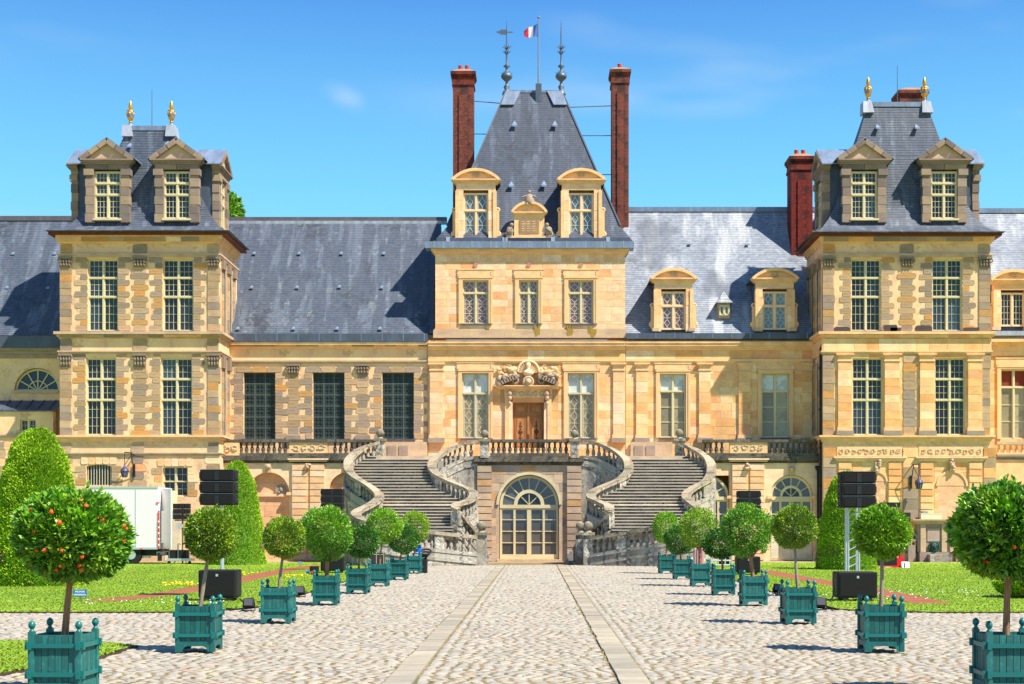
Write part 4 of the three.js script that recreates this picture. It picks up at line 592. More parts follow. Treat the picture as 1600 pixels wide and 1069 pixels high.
  if (left) {
    ring('string_course', M.trimGrey, gyM, [[0.09, 0.06], [0.05, 0.1]]);
    for (const [a, b] of [[94, 112], [205, 225], [325, 342]]) { chain(P, (X(a, z) + X(b, z)) / 2, 0, 0.05, gyM, z, 0.36, 0.85, 0.6, QUO.concat(ASHW)); rough(P, 'frieze_stone', pick(QUO), X(a, z), X(b, z), gyM + 0.16, Y(692, z), z - 0.02, z + 0.03); }
    g0.forEach((h, i) => {
      chain(P, h.x0 - 0.01, -1, h.y0, h.y1 - 0.05, z, 0.3, 0.5, 0.34, QUO.concat(ASHW)); chain(P, h.x1 + 0.01, 1, h.y0, h.y1 - 0.05, z, 0.3, 0.5, 0.34, QUO.concat(ASHW));
      for (let k = 0; k < 5; k++) { const w = (h.x1 - h.x0 + 0.5) / 5; rough(P, 'arch_stone', pick(ASH), h.x0 - 0.25 + k * w + 0.006, h.x0 - 0.25 + (k + 1) * w - 0.006, h.y1 + 0.02, h.y1 + 0.36, z - 0.02, z + 0.03); }
      if (i) crossWindow(P, h.x0, h.x1, h.y0, h.y1, z, [[0.5, 2, 2], [0.5, 2, 2]], { transom: 0.03, deep: 0.18 });
      else { const w = grp(P, 'barred_window', [(h.x0 + h.x1) / 2, h.y0, z]); blk(w, 'pane', M.glass[4], h.x0, h.x1, h.y0, h.y1, z - 0.3, z - 0.27); for (let k = 0; k < 9; k++) { const x = h.x0 + (k + 0.5) * (h.x1 - h.x0) / 9; part(w, 'iron_bar', rod(V(x, h.y0, z - 0.08), V(x, h.y1, z - 0.08), 0.018), M.frameGrey); } part(w, 'crossbar', bx(h.x1 - h.x0, 0.03, 0.03), M.iron, [(h.x0 + h.x1) / 2, (h.y0 + h.y1) / 2, z - 0.1]); }
    });
    blk(P, 'plinth', M.trimGrey, x0, x1, 0, 0.5, z - 0.1, z + 0.05);
    const dx0 = X(258, z), dx1 = X(282, z); blk(P, 'ground_door', M.doorPaint, dx0, dx1, 0.05, Y(788, z), z - 0.02, z + 0.06);
  } else {
    const bays = [[1308, 1410, g0[0]], [1436, 1536, g0[1]]];
    for (const [a, b, nich] of bays) {
      blk(P, 'carved_band', M.trim, X(a, z), X(b, z), Y(713, z), Y(698, z), z - 0.02, z + 0.03); carving(P, X(a + 1, z), X(b - 1, z), Y(711, z), Y(700, z), z + 0.04, M.trimGrey);
      moulding(P, 'bay_cornice', M.trimPale, X(a, z), X(b, z), Y(721, z), z, [[0.07, 0.05], [0.08, 0.12], [0.06, 0.18]], 0.05);
      for (let y = Y(870, z), k = 0; y < Y(724, z); k++, y += 0.31) for (const [u, v] of [[a + 2, a + 22], [b - 22, b - 2]]) blk(P, 'rusticated_stone', pick(ASHW), X(u, z), X(v, z), y + 0.02, y + 0.285, z - 0.02, z + 0.09);
      ashlar(P, X(a + 24, z), X(b - 24, z), 0.05, Y(723, z), z, 0.35, 0.4, 0.7, ASHW, [nich]);
      const n = nich; wall(P, 'niche_back', M.cream, n.x0, n.x1, n.y0, n.y1, z + 0.002, z + 0.004, []).visible = true;
      ashlar(P, n.x0 + 0.02, n.x1 - 0.02, n.y0, n.y1 - (n.x1 - n.x0) / 2, z - 0.005, 0.32, 0.35, 0.6, NICHE, []); part(P, 'niche_head', (() => { const r = (n.x1 - n.x0) / 2 - 0.01, s = new THREE.Shape(); s.absarc(0, 0, r, 0, Math.PI); s.lineTo(r, 0); const q = new THREE.ExtrudeGeometry(s, { depth: 0.02, bevelEnabled: false }); q.translate((n.x0 + n.x1) / 2, n.y1 - r, z); return q; })(), NICHE[0]);
      part(P, 'niche_arch', (() => { const r = (n.x1 - n.x0) / 2, s = new THREE.Shape(); s.absarc(0, 0, r + 0.1, 0, Math.PI); s.absarc(0, 0, r, Math.PI, 0, true); const q = new THREE.ExtrudeGeometry(s, { depth: 0.06, bevelEnabled: false }); q.translate((n.x0 + n.x1) / 2, n.y1 - r, z); return q; })(), M.trim);
      const kx = (n.x0 + n.x1) / 2, ks = [bar(kx - 0.11, kx + 0.11, n.y1, Y(722, z), z, z + 0.14)]; for (let k = 0; k < 5; k++) { const q = new THREE.SphereGeometry(0.09, 7, 6); q.translate(kx + rr(-0.1, 0.1), n.y1 + 0.1 + k * 0.11, z + 0.14); ks.push(q); } part(P, 'carved_keystone', merge(ks), M.trimGrey);
    }
    for (const [a, b] of [[1286, 1306], [1411, 1434], [1537, 1556]]) for (let y = 0.02; y < Y(700, z); y += 0.48) blk(P, 'pier_stone', pick([...ASHW, ...QUO]), X(a, z), X(b, z), y + 0.006, Math.min(y + 0.474, Y(700, z)), z - 0.02, z + rr(0.05, 0.07));
    blk(P, 'plinth', M.trimGrey, x0, x1, 0, 0.4, z - 0.1, z + 0.11);
  }
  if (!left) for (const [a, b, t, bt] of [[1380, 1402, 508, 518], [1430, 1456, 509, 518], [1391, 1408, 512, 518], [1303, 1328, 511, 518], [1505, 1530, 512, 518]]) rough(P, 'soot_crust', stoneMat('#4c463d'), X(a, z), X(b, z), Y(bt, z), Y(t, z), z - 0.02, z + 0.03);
  // roof with its dormers and finials
  const zc = 0.65, rxc = (X(p.ridge[0], zc) + X(p.ridge[1], zc)) / 2, rh = (X(p.ridge[1], zc) - X(p.ridge[0], zc)) / 2, rY = Y(p.ry, zc), exc = (x0 + x1) / 2, ehx = (x1 - x0) / 2 + 0.55, ehz = 2.3, xr = (exc + rxc) / 2;
  const lv = [[eY + 0.02, ehx, ehz + 0.02]]; for (const [t, i, hz] of [[0.035, 0.40, 1.72], [0.07, 0.66, 1.40], [0.13, 0.95, 1.16], [0.22, 1.27, 0.98]]) lv.push([eY + (rY - eY) * t, ehx - i, hz]); { const [ly, lx, lz] = lv[lv.length - 1]; lv.push([ly + (rY - ly) * 0.5, lx + (rh - lx) * 0.54, lz + (0.2 - lz) * 0.52], [rY, rh, 0.2]); }
  hipRoof(P, 'roof', M.slate, xr, zc, lv);
  part(P, 'roof_ridge', bx(2 * rh + 0.12, 0.22, 0.5), M.zinc, [xr, rY + 0.02, zc]);
  for (const s of [-1, 1]) { part(P, 'ridge_end', hull8([V(xr + s * rh - 0.26, rY - 0.4, zc + 0.4), V(xr + s * rh + 0.26, rY - 0.4, zc + 0.4), V(xr + s * rh + 0.16, rY + 0.16, zc + 0.27), V(xr + s * rh - 0.24, rY + 0.16, zc + 0.27)], [V(xr + s * rh - 0.26, rY - 0.4, zc - 0.3), V(xr + s * rh + 0.26, rY - 0.4, zc - 0.3), V(xr + s * rh + 0.16, rY + 0.16, zc - 0.3), V(xr + s * rh - 0.24, rY + 0.16, zc - 0.3)]), M.zincPale); urnFinial(P, [xr + s * (rh - 0.06), rY + 0.2, zc]); }
  part(P, 'lightning_rod', rod(V(xr + 0.05, rY, zc), V(xr + 0.05, Y(left ? 140 : 103, zc), zc), 0.02, 0.012), M.spike);
  const dz = 2.06; for (const px of p.dorm) towerDormer(P, [X(px, dz), Y(347.5, dz), dz], 0, 1.9);
  for (const s of [-1, 1]) towerDormer(P, [exc + s * (ehx - 0.75), Y(347.5, dz) - 0.1, 0.35], s * Math.PI / 2, 2.0);
  for (const [px, py] of left ? [[203, 229], [262, 226]] : [[1371, 200], [1432, 200]]) { const y = Y(py, 1.0), zz = 1.06; part(P, 'roof_vent', hull8([V(-0.12, -0.1, 0.15), V(0.12, -0.1, 0.15), V(0.12, -0.02, 0.15), V(-0.12, -0.02, 0.15)], [V(-0.05, 0.12, -0.1), V(0.05, 0.12, -0.1), V(0.02, 0.18, -0.1), V(-0.02, 0.18, -0.1)]), M.zinc, [X(px, zz), y, zz]); }
  if (!left) chimney(P, X(1403, -2.2), X(1443, -2.2), -2.9, -1.7, eY, Y(139, -2.2), [M.brick, M.brick], 0);
  return P;
}
cornerPavilion(-1); cornerPavilion(1);
// ---- the wings
const EAVE = Y(524, -0.2), ZE = -0.15, ZR = -4.9;
function archDoor(P, x0, x1, y0, y1, z, o = {}) {   // glazed door with fanlight in a round-headed opening
  const g = grp(P, o.name ?? 'arched_door', [(x0 + x1) / 2, y0, z]), r = (x1 - x0) / 2, xm = (x0 + x1) / 2, ys = y1 - r, t = 0.10, zf = z - 0.22, fr = [];
  const ringGeo = (ra, rb, z0, z1) => { const s = new THREE.Shape(); s.absarc(0, 0, ra, 0, Math.PI); s.absarc(0, 0, rb, Math.PI, 0, true); const q = new THREE.ExtrudeGeometry(s, { depth: z1 - z0, bevelEnabled: false, curveSegments: 20 }); q.translate(xm, ys, z0); return q; };
  fr.push(ringGeo(r, r - t * 1.2, zf - 0.05, zf + 0.08), ringGeo(r * 0.52, r * 0.40, zf - 0.04, zf + 0.06), bar(x0, x1, ys - t * 1.6, ys - 0.001, zf - 0.05, zf + 0.09));
  const nb = o.rays ?? 7; for (let i = 1; i < nb; i++) { const a = Math.PI * i / nb; fr.push(stick(V(xm + Math.cos(a) * r * 0.5, ys + Math.sin(a) * r * 0.5, zf), V(xm + Math.cos(a) * (r - 0.06), ys + Math.sin(a) * (r - 0.06), zf), 0.045, 0.06)); }
  for (let i = 1; i < 4; i++) { const a = Math.PI * i / 4; fr.push(stick(V(xm, ys, zf), V(xm + Math.cos(a) * r * 0.42, ys + Math.sin(a) * r * 0.42, zf), 0.035, 0.05)); }
  for (let i = 0; i < nb; i++) { const a0 = Math.PI * i / nb, a1 = Math.PI * (i + 1) / nb, s = new THREE.Shape(); s.absarc(0, 0, r - 0.08, a0, a1); s.absarc(0, 0, r * 0.5, a1, a0, true); part(g, 'fanlight_pane', new THREE.ExtrudeGeometry(s, { depth: 0.02, bevelEnabled: false, curveSegments: 5 }), pick(o.glass ?? M.glassBlack), [xm, ys, zf - 0.04]); }
  { const s = new THREE.Shape(); s.absarc(0, 0, r * 0.42, 0, Math.PI); part(g, 'fanlight_pane', new THREE.ExtrudeGeometry(s, { depth: 0.02, bevelEnabled: false }), o.centre ?? M.glass[0], [xm, ys, zf - 0.038]); }
  const yt = ys - t * 1.6, n = o.leaves ?? 4, rows = o.rows ?? 4, w = (x1 - x0) / n, yb = y0 + (o.panel ?? 0.1);
  fr.push(bar(x0, x1, y0, yb, zf - 0.05, zf + 0.07));
  for (let i = 0; i < n; i++) {
    const a = x0 + i * w, b = a + w, c = i % (n / 2) ? 0.05 : 0.10, d = (i + 1) % (n / 2) ? 0.05 : 0.10;
    fr.push(bar(a, a + c, yb, yt, zf - 0.05, zf + 0.06), bar(b - d, b, yb, yt, zf - 0.05, zf + 0.06), bar(a + c, b - d, yt - 0.08, yt, zf - 0.05, zf + 0.05));
    for (let k = 0; k < rows; k++) { const ya = yb + (yt - yb) * k / rows, yc = yb + (yt - yb) * (k + 1) / rows; part(g, 'pane', bx(w - c - d, yc - ya - 0.03, 0.02), pick(o.glass ?? M.glassBlack), [(a + c + b - d) / 2, (ya + yc) / 2, zf - 0.03]); if (k) fr.push(bar(a + c, b - d, ya - 0.02, ya + 0.02, zf - 0.05, zf + 0.03)); }
  }
  part(g, 'door_frame', merge(fr), o.frame ?? M.frame);
  if (o.panel > 0.3) for (let i = 0; i < n; i++) blk(g, 'door_panel', M.doorPaint, x0 + i * w + 0.06, x0 + (i + 1) * w - 0.06, y0 + 0.08, yb - 0.08, zf + 0.07, zf + 0.09);
  return g;
}
// left wing: three grilled windows between chains of quoins
{
  const z = 0, P = thing('left_wing', 'long wing with three dark grilled windows under a broad slate roof', 'building', [X(510, z), 0, 0]), xa = X(352, z), xb = X(668.5, z), yc = Y(534, z), ya = Y(568, z);
  const W = [[380.5, 430], [488.6, 538], [597, 646.5]].map(([a, b]) => hole(a, b, 582, 686, z));
  wall(P, 'wall', M.cream, xa, xb, 0, yc, -0.6, 0, W);
  for (const h of W) {
    chain(P, h.x0 - 0.01, -1, h.y0, h.y1, z, 0.30, 0.62, 0.36, QUO); chain(P, h.x1 + 0.01, 1, h.y0, h.y1, z, 0.30, 0.62, 0.36, QUO);
    for (let k = 0; k < 3; k++) { const w = (h.x1 - h.x0 + 0.7) / 3; rough(P, 'lintel_stone', pick(QUO), h.x0 - 0.35 + k * w + 0.01, h.x0 - 0.35 + (k + 1) * w - 0.01, h.y1 + 0.012, h.y1 + 0.28, z - 0.02, z + 0.028); }
    const g = grp(P, 'grilled_window', [(h.x0 + h.x1) / 2, h.y0, z]), zf = -0.2; blk(g, 'pane', std({ color: '#1e2825', roughness: 0.3 }), h.x0, h.x1, h.y0, h.y1, zf - 0.12, zf - 0.09);
    const big = [], fine = [], w = h.x1 - h.x0, hh = h.y1 - h.y0; for (let i = 0; i <= 3; i++) { const x = h.x0 + w * i / 3; big.push(bar(x - 0.03, x + 0.03, h.y0, h.y1, zf - 0.03, zf + 0.03)); } for (let i = 0; i <= 6; i++) { const y = h.y0 + hh * i / 6; big.push(bar(h.x0, h.x1, y - 0.028, y + 0.028, zf - 0.033, zf + 0.027)); }
    for (let i = 0; i < 3; i++) for (let j = 0; j < 6; j++) for (let k = 0; k < 3; k++) { const x = h.x0 + w * (i + (k + 0.5) / 3) / 3, y = h.y0 + hh * (j + (k + 0.5) / 3) / 6; fine.push(bar(x - 0.012, x + 0.012, h.y0 + hh * j / 6, h.y0 + hh * (j + 1) / 6, zf - 0.012, zf + 0.008), bar(h.x0 + w * i / 3, h.x0 + w * (i + 1) / 3, y - 0.012, y + 0.012, zf - 0.010, zf + 0.010)); for (let q = 0; q < 3; q++) { const t = new THREE.TorusGeometry(0.06, 0.013, 4, 8); t.translate(h.x0 + w * (i + (q + 0.5) / 3) / 3, y, zf); fine.push(t); } }
    part(g, 'grille_frame', merge(big), M.grilleFrame); part(g, 'grille_lattice', merge(fine), M.leadDark); blk(g, 'sill', M.zincDark, h.x0 - 0.08, h.x1 + 0.08, h.y0 - 0.07, h.y0 - 0.003, -0.3, 0.1);
  }
  for (const [a, b] of [[450, 467], [558, 576]]) { chain(P, X((a + b) / 2, z), 0, Y(688, z), Y(585, z), z, 0.30, 0.66, 0.48, QUO); capital(P, X(a, z), X(b, z), Y(585, z), Y(569, z), z + 0.02); blk(P, 'pilaster_plinth', M.plinthGrey, X(a - 3, z), X(b + 3, z), Y(690, z), Y(681, z), -0.02, 0.14); }
  chain(P, X(366, z), 1, Y(688, z), Y(572, z), z, 0.32, 0.45, 0.3, QUO);
  moulding(P, 'architrave_band', M.trimGrey, xa, xb, ya, z, [[0.08, 0.05], [0.08, 0.10]], 0.3, false); moulding(P, 'main_cornice', M.trim, xa, xb, Y(546, z), z, [[0.1, 0.08], [0.10, 0.15], [0.12, 0.24]], 0.3, false);
  for (let x = xa; x < xb - 0.1;) { const w = Math.min(rr(0.5, 1.1), xb - x); blk(P, 'cornice_stone', pick(QUO.concat(ASHW)), x + 0.005, x + w - 0.005, Y(545.5, z) + 0.1, Y(545.5, z) + 0.19, z, z + 0.165); x += w; }
  blk(P, 'zinc_gutter', M.zincDark, xa, X(668, 0), Y(534, 0.3) + 0.002, Y(521, 0.3), -0.3, 0.28); for (let x = xa + 0.5; x < xb; x += 1.0) blk(P, 'gutter_seam', M.zinc, x, x + 0.03, Y(533, 0.3), Y(520.5, 0.3), 0.2, 0.292);
  const ry = Y(343, ZR), rx0 = X(346, ZR), rx1 = X(703, ZR) + 0.6; wingRoof(P, 'roof', M.slate, xa - 1.4, xb + 0.3, EAVE, ZE, ry, ZR); blk(P, 'roof_ridge', M.ridge, xa - 1.4, xb + 0.6, ry - 0.10, ry + 0.1, ZR - 0.15, ZR + 0.14); blk(P, 'ridge_flashing', M.zincPale, xa - 1.4, xb + 0.6, ry - 0.26, ry - 0.11, ZR - 0.05, ZR + 0.19);
  for (const [px, py] of [[398, 397], [468, 397], [534, 397], [600, 397], [394, 450], [465, 450], [531, 449], [597, 450], [372, 514], [459, 514], [527, 514], [594, 514]]) { const f = (522 - py) / (522 - 343), zz = ZE + (ZR - ZE) * f; roofVent(P, X(px, zz), Y(py, zz), EAVE, ZE, ry, ZR); }
  part(P, 'roof_flashing', stick(V(X(675, -0.3), EAVE + 0.1, -0.05), V(X(676, -3), Y(400, -3), -3.0), 0.16, 0.08), M.zincDark);
}
// right wing: golden ashlar, two tall windows, stone dormers
{
  const z = 0.06, P = thing('right_wing', 'golden ashlar wing between the central and right pavilions, two tall blind-covered windows', 'building', [X(1125, z), 0, 0]), xa = X(977.5, z), xb = X(1280, z), yc = Y(531, z), ya = Y(568, z);
  const W = [[1031, 1072], [1190, 1233]].map(([a, b]) => hole(a, b, 584, 684, z));
  wall(P, 'wall', M.mortar, xa, xb, 0, yc, -0.6, z, W); ashlar(P, xa, xb, TERR, ya, z, 0.37, 0.5, 1.1, ASHW, [...W, hole(1023, 1080, 566, 584, z), hole(1182, 1241, 566, 584, z)]);
  for (const h of W) { crossWindow(P, h.x0, h.x1, h.y0, h.y1, z, [[0.26, 1, 1, M.blindWhite], [0.74, 1, 3, M.blind]], { frame: M.frame, bar: 0.04 }); architrave(P, h.x0, h.x1, h.y0, h.y1, z, 0.17, M.trim, { top: 0.22, sill: true }); }
  for (const [a, b] of [[994, 1012], [1092, 1110], [1154, 1172], [1254, 1268]]) pilaster(P, a, b, z, Y(692, z), ya, ASHW);
  moulding(P, 'architrave_band', M.trim, xa, xb, ya, z, [[0.10, 0.05], [0.10, 0.09]], 0.3, false); blk(P, 'frieze', M.trim, xa, xb, ya + 0.20, ya + 0.62, z - 0.3, z + 0.03); for (let x = xa; x < xb - 0.1;) { const w = Math.min(rr(0.8, 1.5), xb - x); blk(P, 'frieze_stone', pick(ASHW), x + 0.006, x + w - 0.006, ya + 0.21, ya + 0.615, z, z + 0.04); x += w; }
  moulding(P, 'main_cornice', M.trim, xa, xb, ya + 0.62, z, [[0.09, 0.07], [0.10, 0.14], [0.13, 0.24], [0.07, 0.28]], 0.3, false);
  blk(P, 'zinc_gutter', M.zincDark, X(978, 0), xb, Y(531, 0.45) + 0.06, Y(520, 0.45), -0.3, 0.34); for (let x = xa + 0.5; x < xb; x += 0.9) blk(P, 'gutter_seam', M.zinc, x, x + 0.03, Y(530, 0.45) + 0.06, Y(519.5, 0.45), 0.2, 0.352);
  const ry = Y(328, ZR); wingRoof(P, 'roof', M.slatePale, xa - 0.4, xb + 1.2, EAVE, ZE, ry, ZR); blk(P, 'roof_ridge', M.zinc, xa - 0.4, xb + 1.6, ry - 0.12, ry + 0.12, ZR - 0.15, ZR + 0.15);
  for (const [px, gl] of [[1052.5, M.glassWarm], [1211, M.glassLight]]) curvedDormer(P, [X(px, 0.1), Y(518, 0.1), 0.1], { w: 1.9, ww: 1.18, wh: 1.82, depth: 2.2, y0: 0.1, rise: 0.46, glass: gl });
  { const g = localGrp(P, 'attic_skylight', [X(1131.5, -0.6), Y(497, -0.6), -0.6]); blk(g, 'skylight_wall', M.trimGrey, -0.28, 0.28, 0, 0.72, -0.9, -0.06); const l = windowPieces(-0.24, 0.24, 0.12, 0.62, 0, [[1, 2, 2]]); for (const q of l.panes) part(g, 'pane', bx(q[1] - q[0], q[3] - q[2], 0.02), M.glassLight[0], [(q[0] + q[1]) / 2, (q[2] + q[3]) / 2, -0.045]); part(g, 'window_frame', merge(l.frame), M.frame); hipRoof(g, 'skylight_roof', M.slatePale, 0, -0.4, [[0.72, 0.40, 0.6], [0.9, 0.26, 0.45], [1.3, 0.03, 0.2]]); }
  for (const [px, py] of [[1077, 382], [1167, 383], [1173, 427]]) { const f = (522 - py) / (522 - 328), zz = ZE + (ZR - ZE) * f; roofVent(P, X(px, zz), Y(py, zz), EAVE, ZE, ry, ZR); }
  chimney(P, X(1235, -3.4), X(1268, -3.4), -4.3, -3.1, EAVE + 3, Y(240, -3.4), [M.brickRed, M.brickBright], 2);
}
// far left wing
{
  const z = -0.4, P = thing('far_left_wing', 'low wing with arched fanlight window and lead lean-to at the left edge', 'building', [X(20, z), 0, 0]), xa = X(-160, z), xb = X(96, 0), w1 = hole(22, 92, 575, 612, z, { arch: true }), w2 = hole(31, 56, 655, 674, z);
  w1.y0 = w1.y1 - (w1.x1 - w1.x0) / 2 - 0.02;
  wall(P, 'wall', M.cream, xa, xb, 0, Y(545, z), z - 0.5, z, [w1, w2]);
  moulding(P, 'main_cornice', M.plinthGrey, xa, xb, Y(560, z), z, [[0.2, 0.08], [0.14, 0.18], [0.14, 0.3]], 0.3, false); blk(P, 'zinc_gutter', M.zincDark, xa, xb, Y(545, z) + 0.003, Y(527, z), z - 0.2, z + 0.4);
  const g = grp(P, 'fanlight_window', [(w1.x0 + w1.x1) / 2, w1.y0, z]), r = (w1.x1 - w1.x0) / 2, xm = (w1.x0 + w1.x1) / 2, fr = []; { const s = new THREE.Shape(); s.absarc(0, 0, r, 0, Math.PI); part(g, 'pane', new THREE.ExtrudeGeometry(s, { depth: 0.02, bevelEnabled: false }), M.glass[0], [xm, w1.y0 + 0.02, z - 0.25]); }
  for (let i = 1; i < 6; i++) { const a = Math.PI * i / 6; fr.push(stick(V(xm, w1.y0, z - 0.2), V(xm + Math.cos(a) * r, w1.y0 + Math.sin(a) * r, z - 0.2), 0.05, 0.06)); } fr.push(new THREE.TorusGeometry(r * 0.45, 0.03, 5, 16, Math.PI).translate(xm, w1.y0, z - 0.2), new THREE.TorusGeometry(r - 0.05, 0.06, 5, 20, Math.PI).translate(xm, w1.y0, z - 0.2), bar(w1.x0, w1.x1, w1.y0, w1.y0 + 0.08, z - 0.25, z - 0.12)); part(g, 'frame', merge(fr), M.frame);
  blk(P, 'window_sill', M.trimGrey, w1.x0 - 0.1, w1.x1, w1.y0 - 0.12, w1.y0, z - 0.3, z + 0.1);
  crossWindow(P, w2.x0, w2.x1, w2.y0, w2.y1, z, [[1, 2, 2]], { glass: M.glass });
  part(P, 'lean_to_roof', hull8([V(xa, Y(643, 0.6), 0.7), V(xb - 0.1, Y(643, 0.6), 0.7), V(xb - 0.1, Y(641, 0.6), 0.7), V(xa, Y(641, 0.6), 0.7)], [V(xa, Y(631, z), z), V(xb - 0.1, Y(631, z), z), V(xb - 0.1, Y(626, z), z), V(xa, Y(626, z), z)]), M.zincDark); for (let x = xb - 0.4; x > xb - 5; x -= 0.55) part(P, 'roof_seam', stick(V(x, Y(641, 0.6) + 0.02, 0.7), V(x, Y(626, z) + 0.02, z), 0.04, 0.05), M.zincDark);
  wall(P, 'lean_to_wall', M.cream, xa, xb - 0.2, 0, Y(643, 0.6), 0.2, 0.6, [hole(31, 56, 655, 674, 0.6)]); { const h = hole(31, 56, 655, 674, 0.6); crossWindow(P, h.x0, h.x1, h.y0, h.y1, 0.6, [[1, 2, 2]], { glass: M.glass }); } moulding(P, 'string_course', M.trimGrey, xa, xb - 0.2, Y(684, 0.6), 0.6, [[0.1, 0.05], [0.06, 0.1]], 0.1, false);
  for (const px of [2, 14, 70, 84]) chain(P, X(px, 0.6), 0, 0.1, Y(690, 0.6), 0.6, 0.4, 0.6, 0.42, [...QUO, ...ASH]);
  const ry = Y(342, ZR); wingRoof(P, 'roof', M.slate, xa, xb + 0.8, Y(524, -0.3), -0.3, ry, ZR); blk(P, 'roof_ridge', M.ridge, xa, xb + 0.8, ry - 0.12, ry + 0.12, ZR - 0.15, ZR + 0.15);
  for (const [px, py] of [[21, 397], [86, 397], [12, 450], [76, 450]]) { const f = (524 - py) / (524 - 342), zz = -0.3 + (ZR + 0.3) * f; roofVent(P, X(px, zz), Y(py, zz), 0, 0, 1, 1); P.children[P.children.length - 1].position.z = zz + 0.03; }
}
// far right wing
{
  const z = 0.3, P = thing('far_right_wing', 'sliver of ashlar wing with a dormer and balustrade at the right edge', 'building', [X(1600, z), 0, 0]), xa = X(1545, z), xb = X(1760, z), w1 = hole(1564, 1606, 577, 686, z), ar = hole(1558, 1630, 737, 900, 1.0, { arch: true });
  wall(P, 'wall', M.mortar, xa, xb, 0, Y(533, z), z - 0.5, z, [w1]); ashlar(P, xa, X(1640, z), TERR, Y(562, z), z, 0.37, 0.5, 1.0, ASHW, [w1]); crossWindow(P, w1.x0, w1.x1, w1.y0, w1.y1, z, [[0.24, 1, 1, M.curtain], [0.74, 1, 3, M.blind]], { bar: 0.04 }); architrave(P, w1.x0, w1.x1, w1.y0, w1.y1, z, 0.17, M.trim, { top: 0.25 });
  moulding(P, 'main_cornice', M.trim, xa, xb, Y(556, z), z, [[0.2, 0.05], [0.3, 0.03], [0.12, 0.18], [0.14, 0.34]], 0.3, false); blk(P, 'zinc_gutter', M.zincPale, xa, xb, Y(526, z), Y(519, z), z - 0.3, z + 0.4);
  const ry = Y(330, ZR); wingRoof(P, 'roof', M.slatePale, xa - 0.5, xb, EAVE, ZE, ry, ZR); blk(P, 'roof_ridge', M.zinc, xa - 0.5, xb, ry - 0.12, ry + 0.12, ZR - 0.15, ZR + 0.15);
  curvedDormer(P, [X(1583, 0.2), Y(516, 0.2), 0.2], { w: 1.9, ww: 1.16, wh: 1.6, depth: 2.0, y0: 0.2, rise: 0.45, plain: true, rows: [[1, 3, 5]], glass: M.glass });
  wall(P, 'arcade_wall', M.trim, X(1556, 1.0), X(1700, 1.0), 0, Y(716, 1.0), 0.5, 1.0, [ar]); moulding(P, 'terrace_edge', M.plinthGrey, X(1557, 1), X(1700, 1), Y(717, 1), 1.0, [[0.1, 0.05], [0.1, 0.12]], 0.6, false); blk(P, 'terrace_floor', M.trimGrey, X(1556, 1), X(1700, 1), TERR - 0.1, TERR - 0.01, 0.3, 1.0); balustrade(P, X(1557, 1), X(1650, 1), Y(712.5, 1), 1.05, L(22, 1), M.trim, M.trimGrey);
}
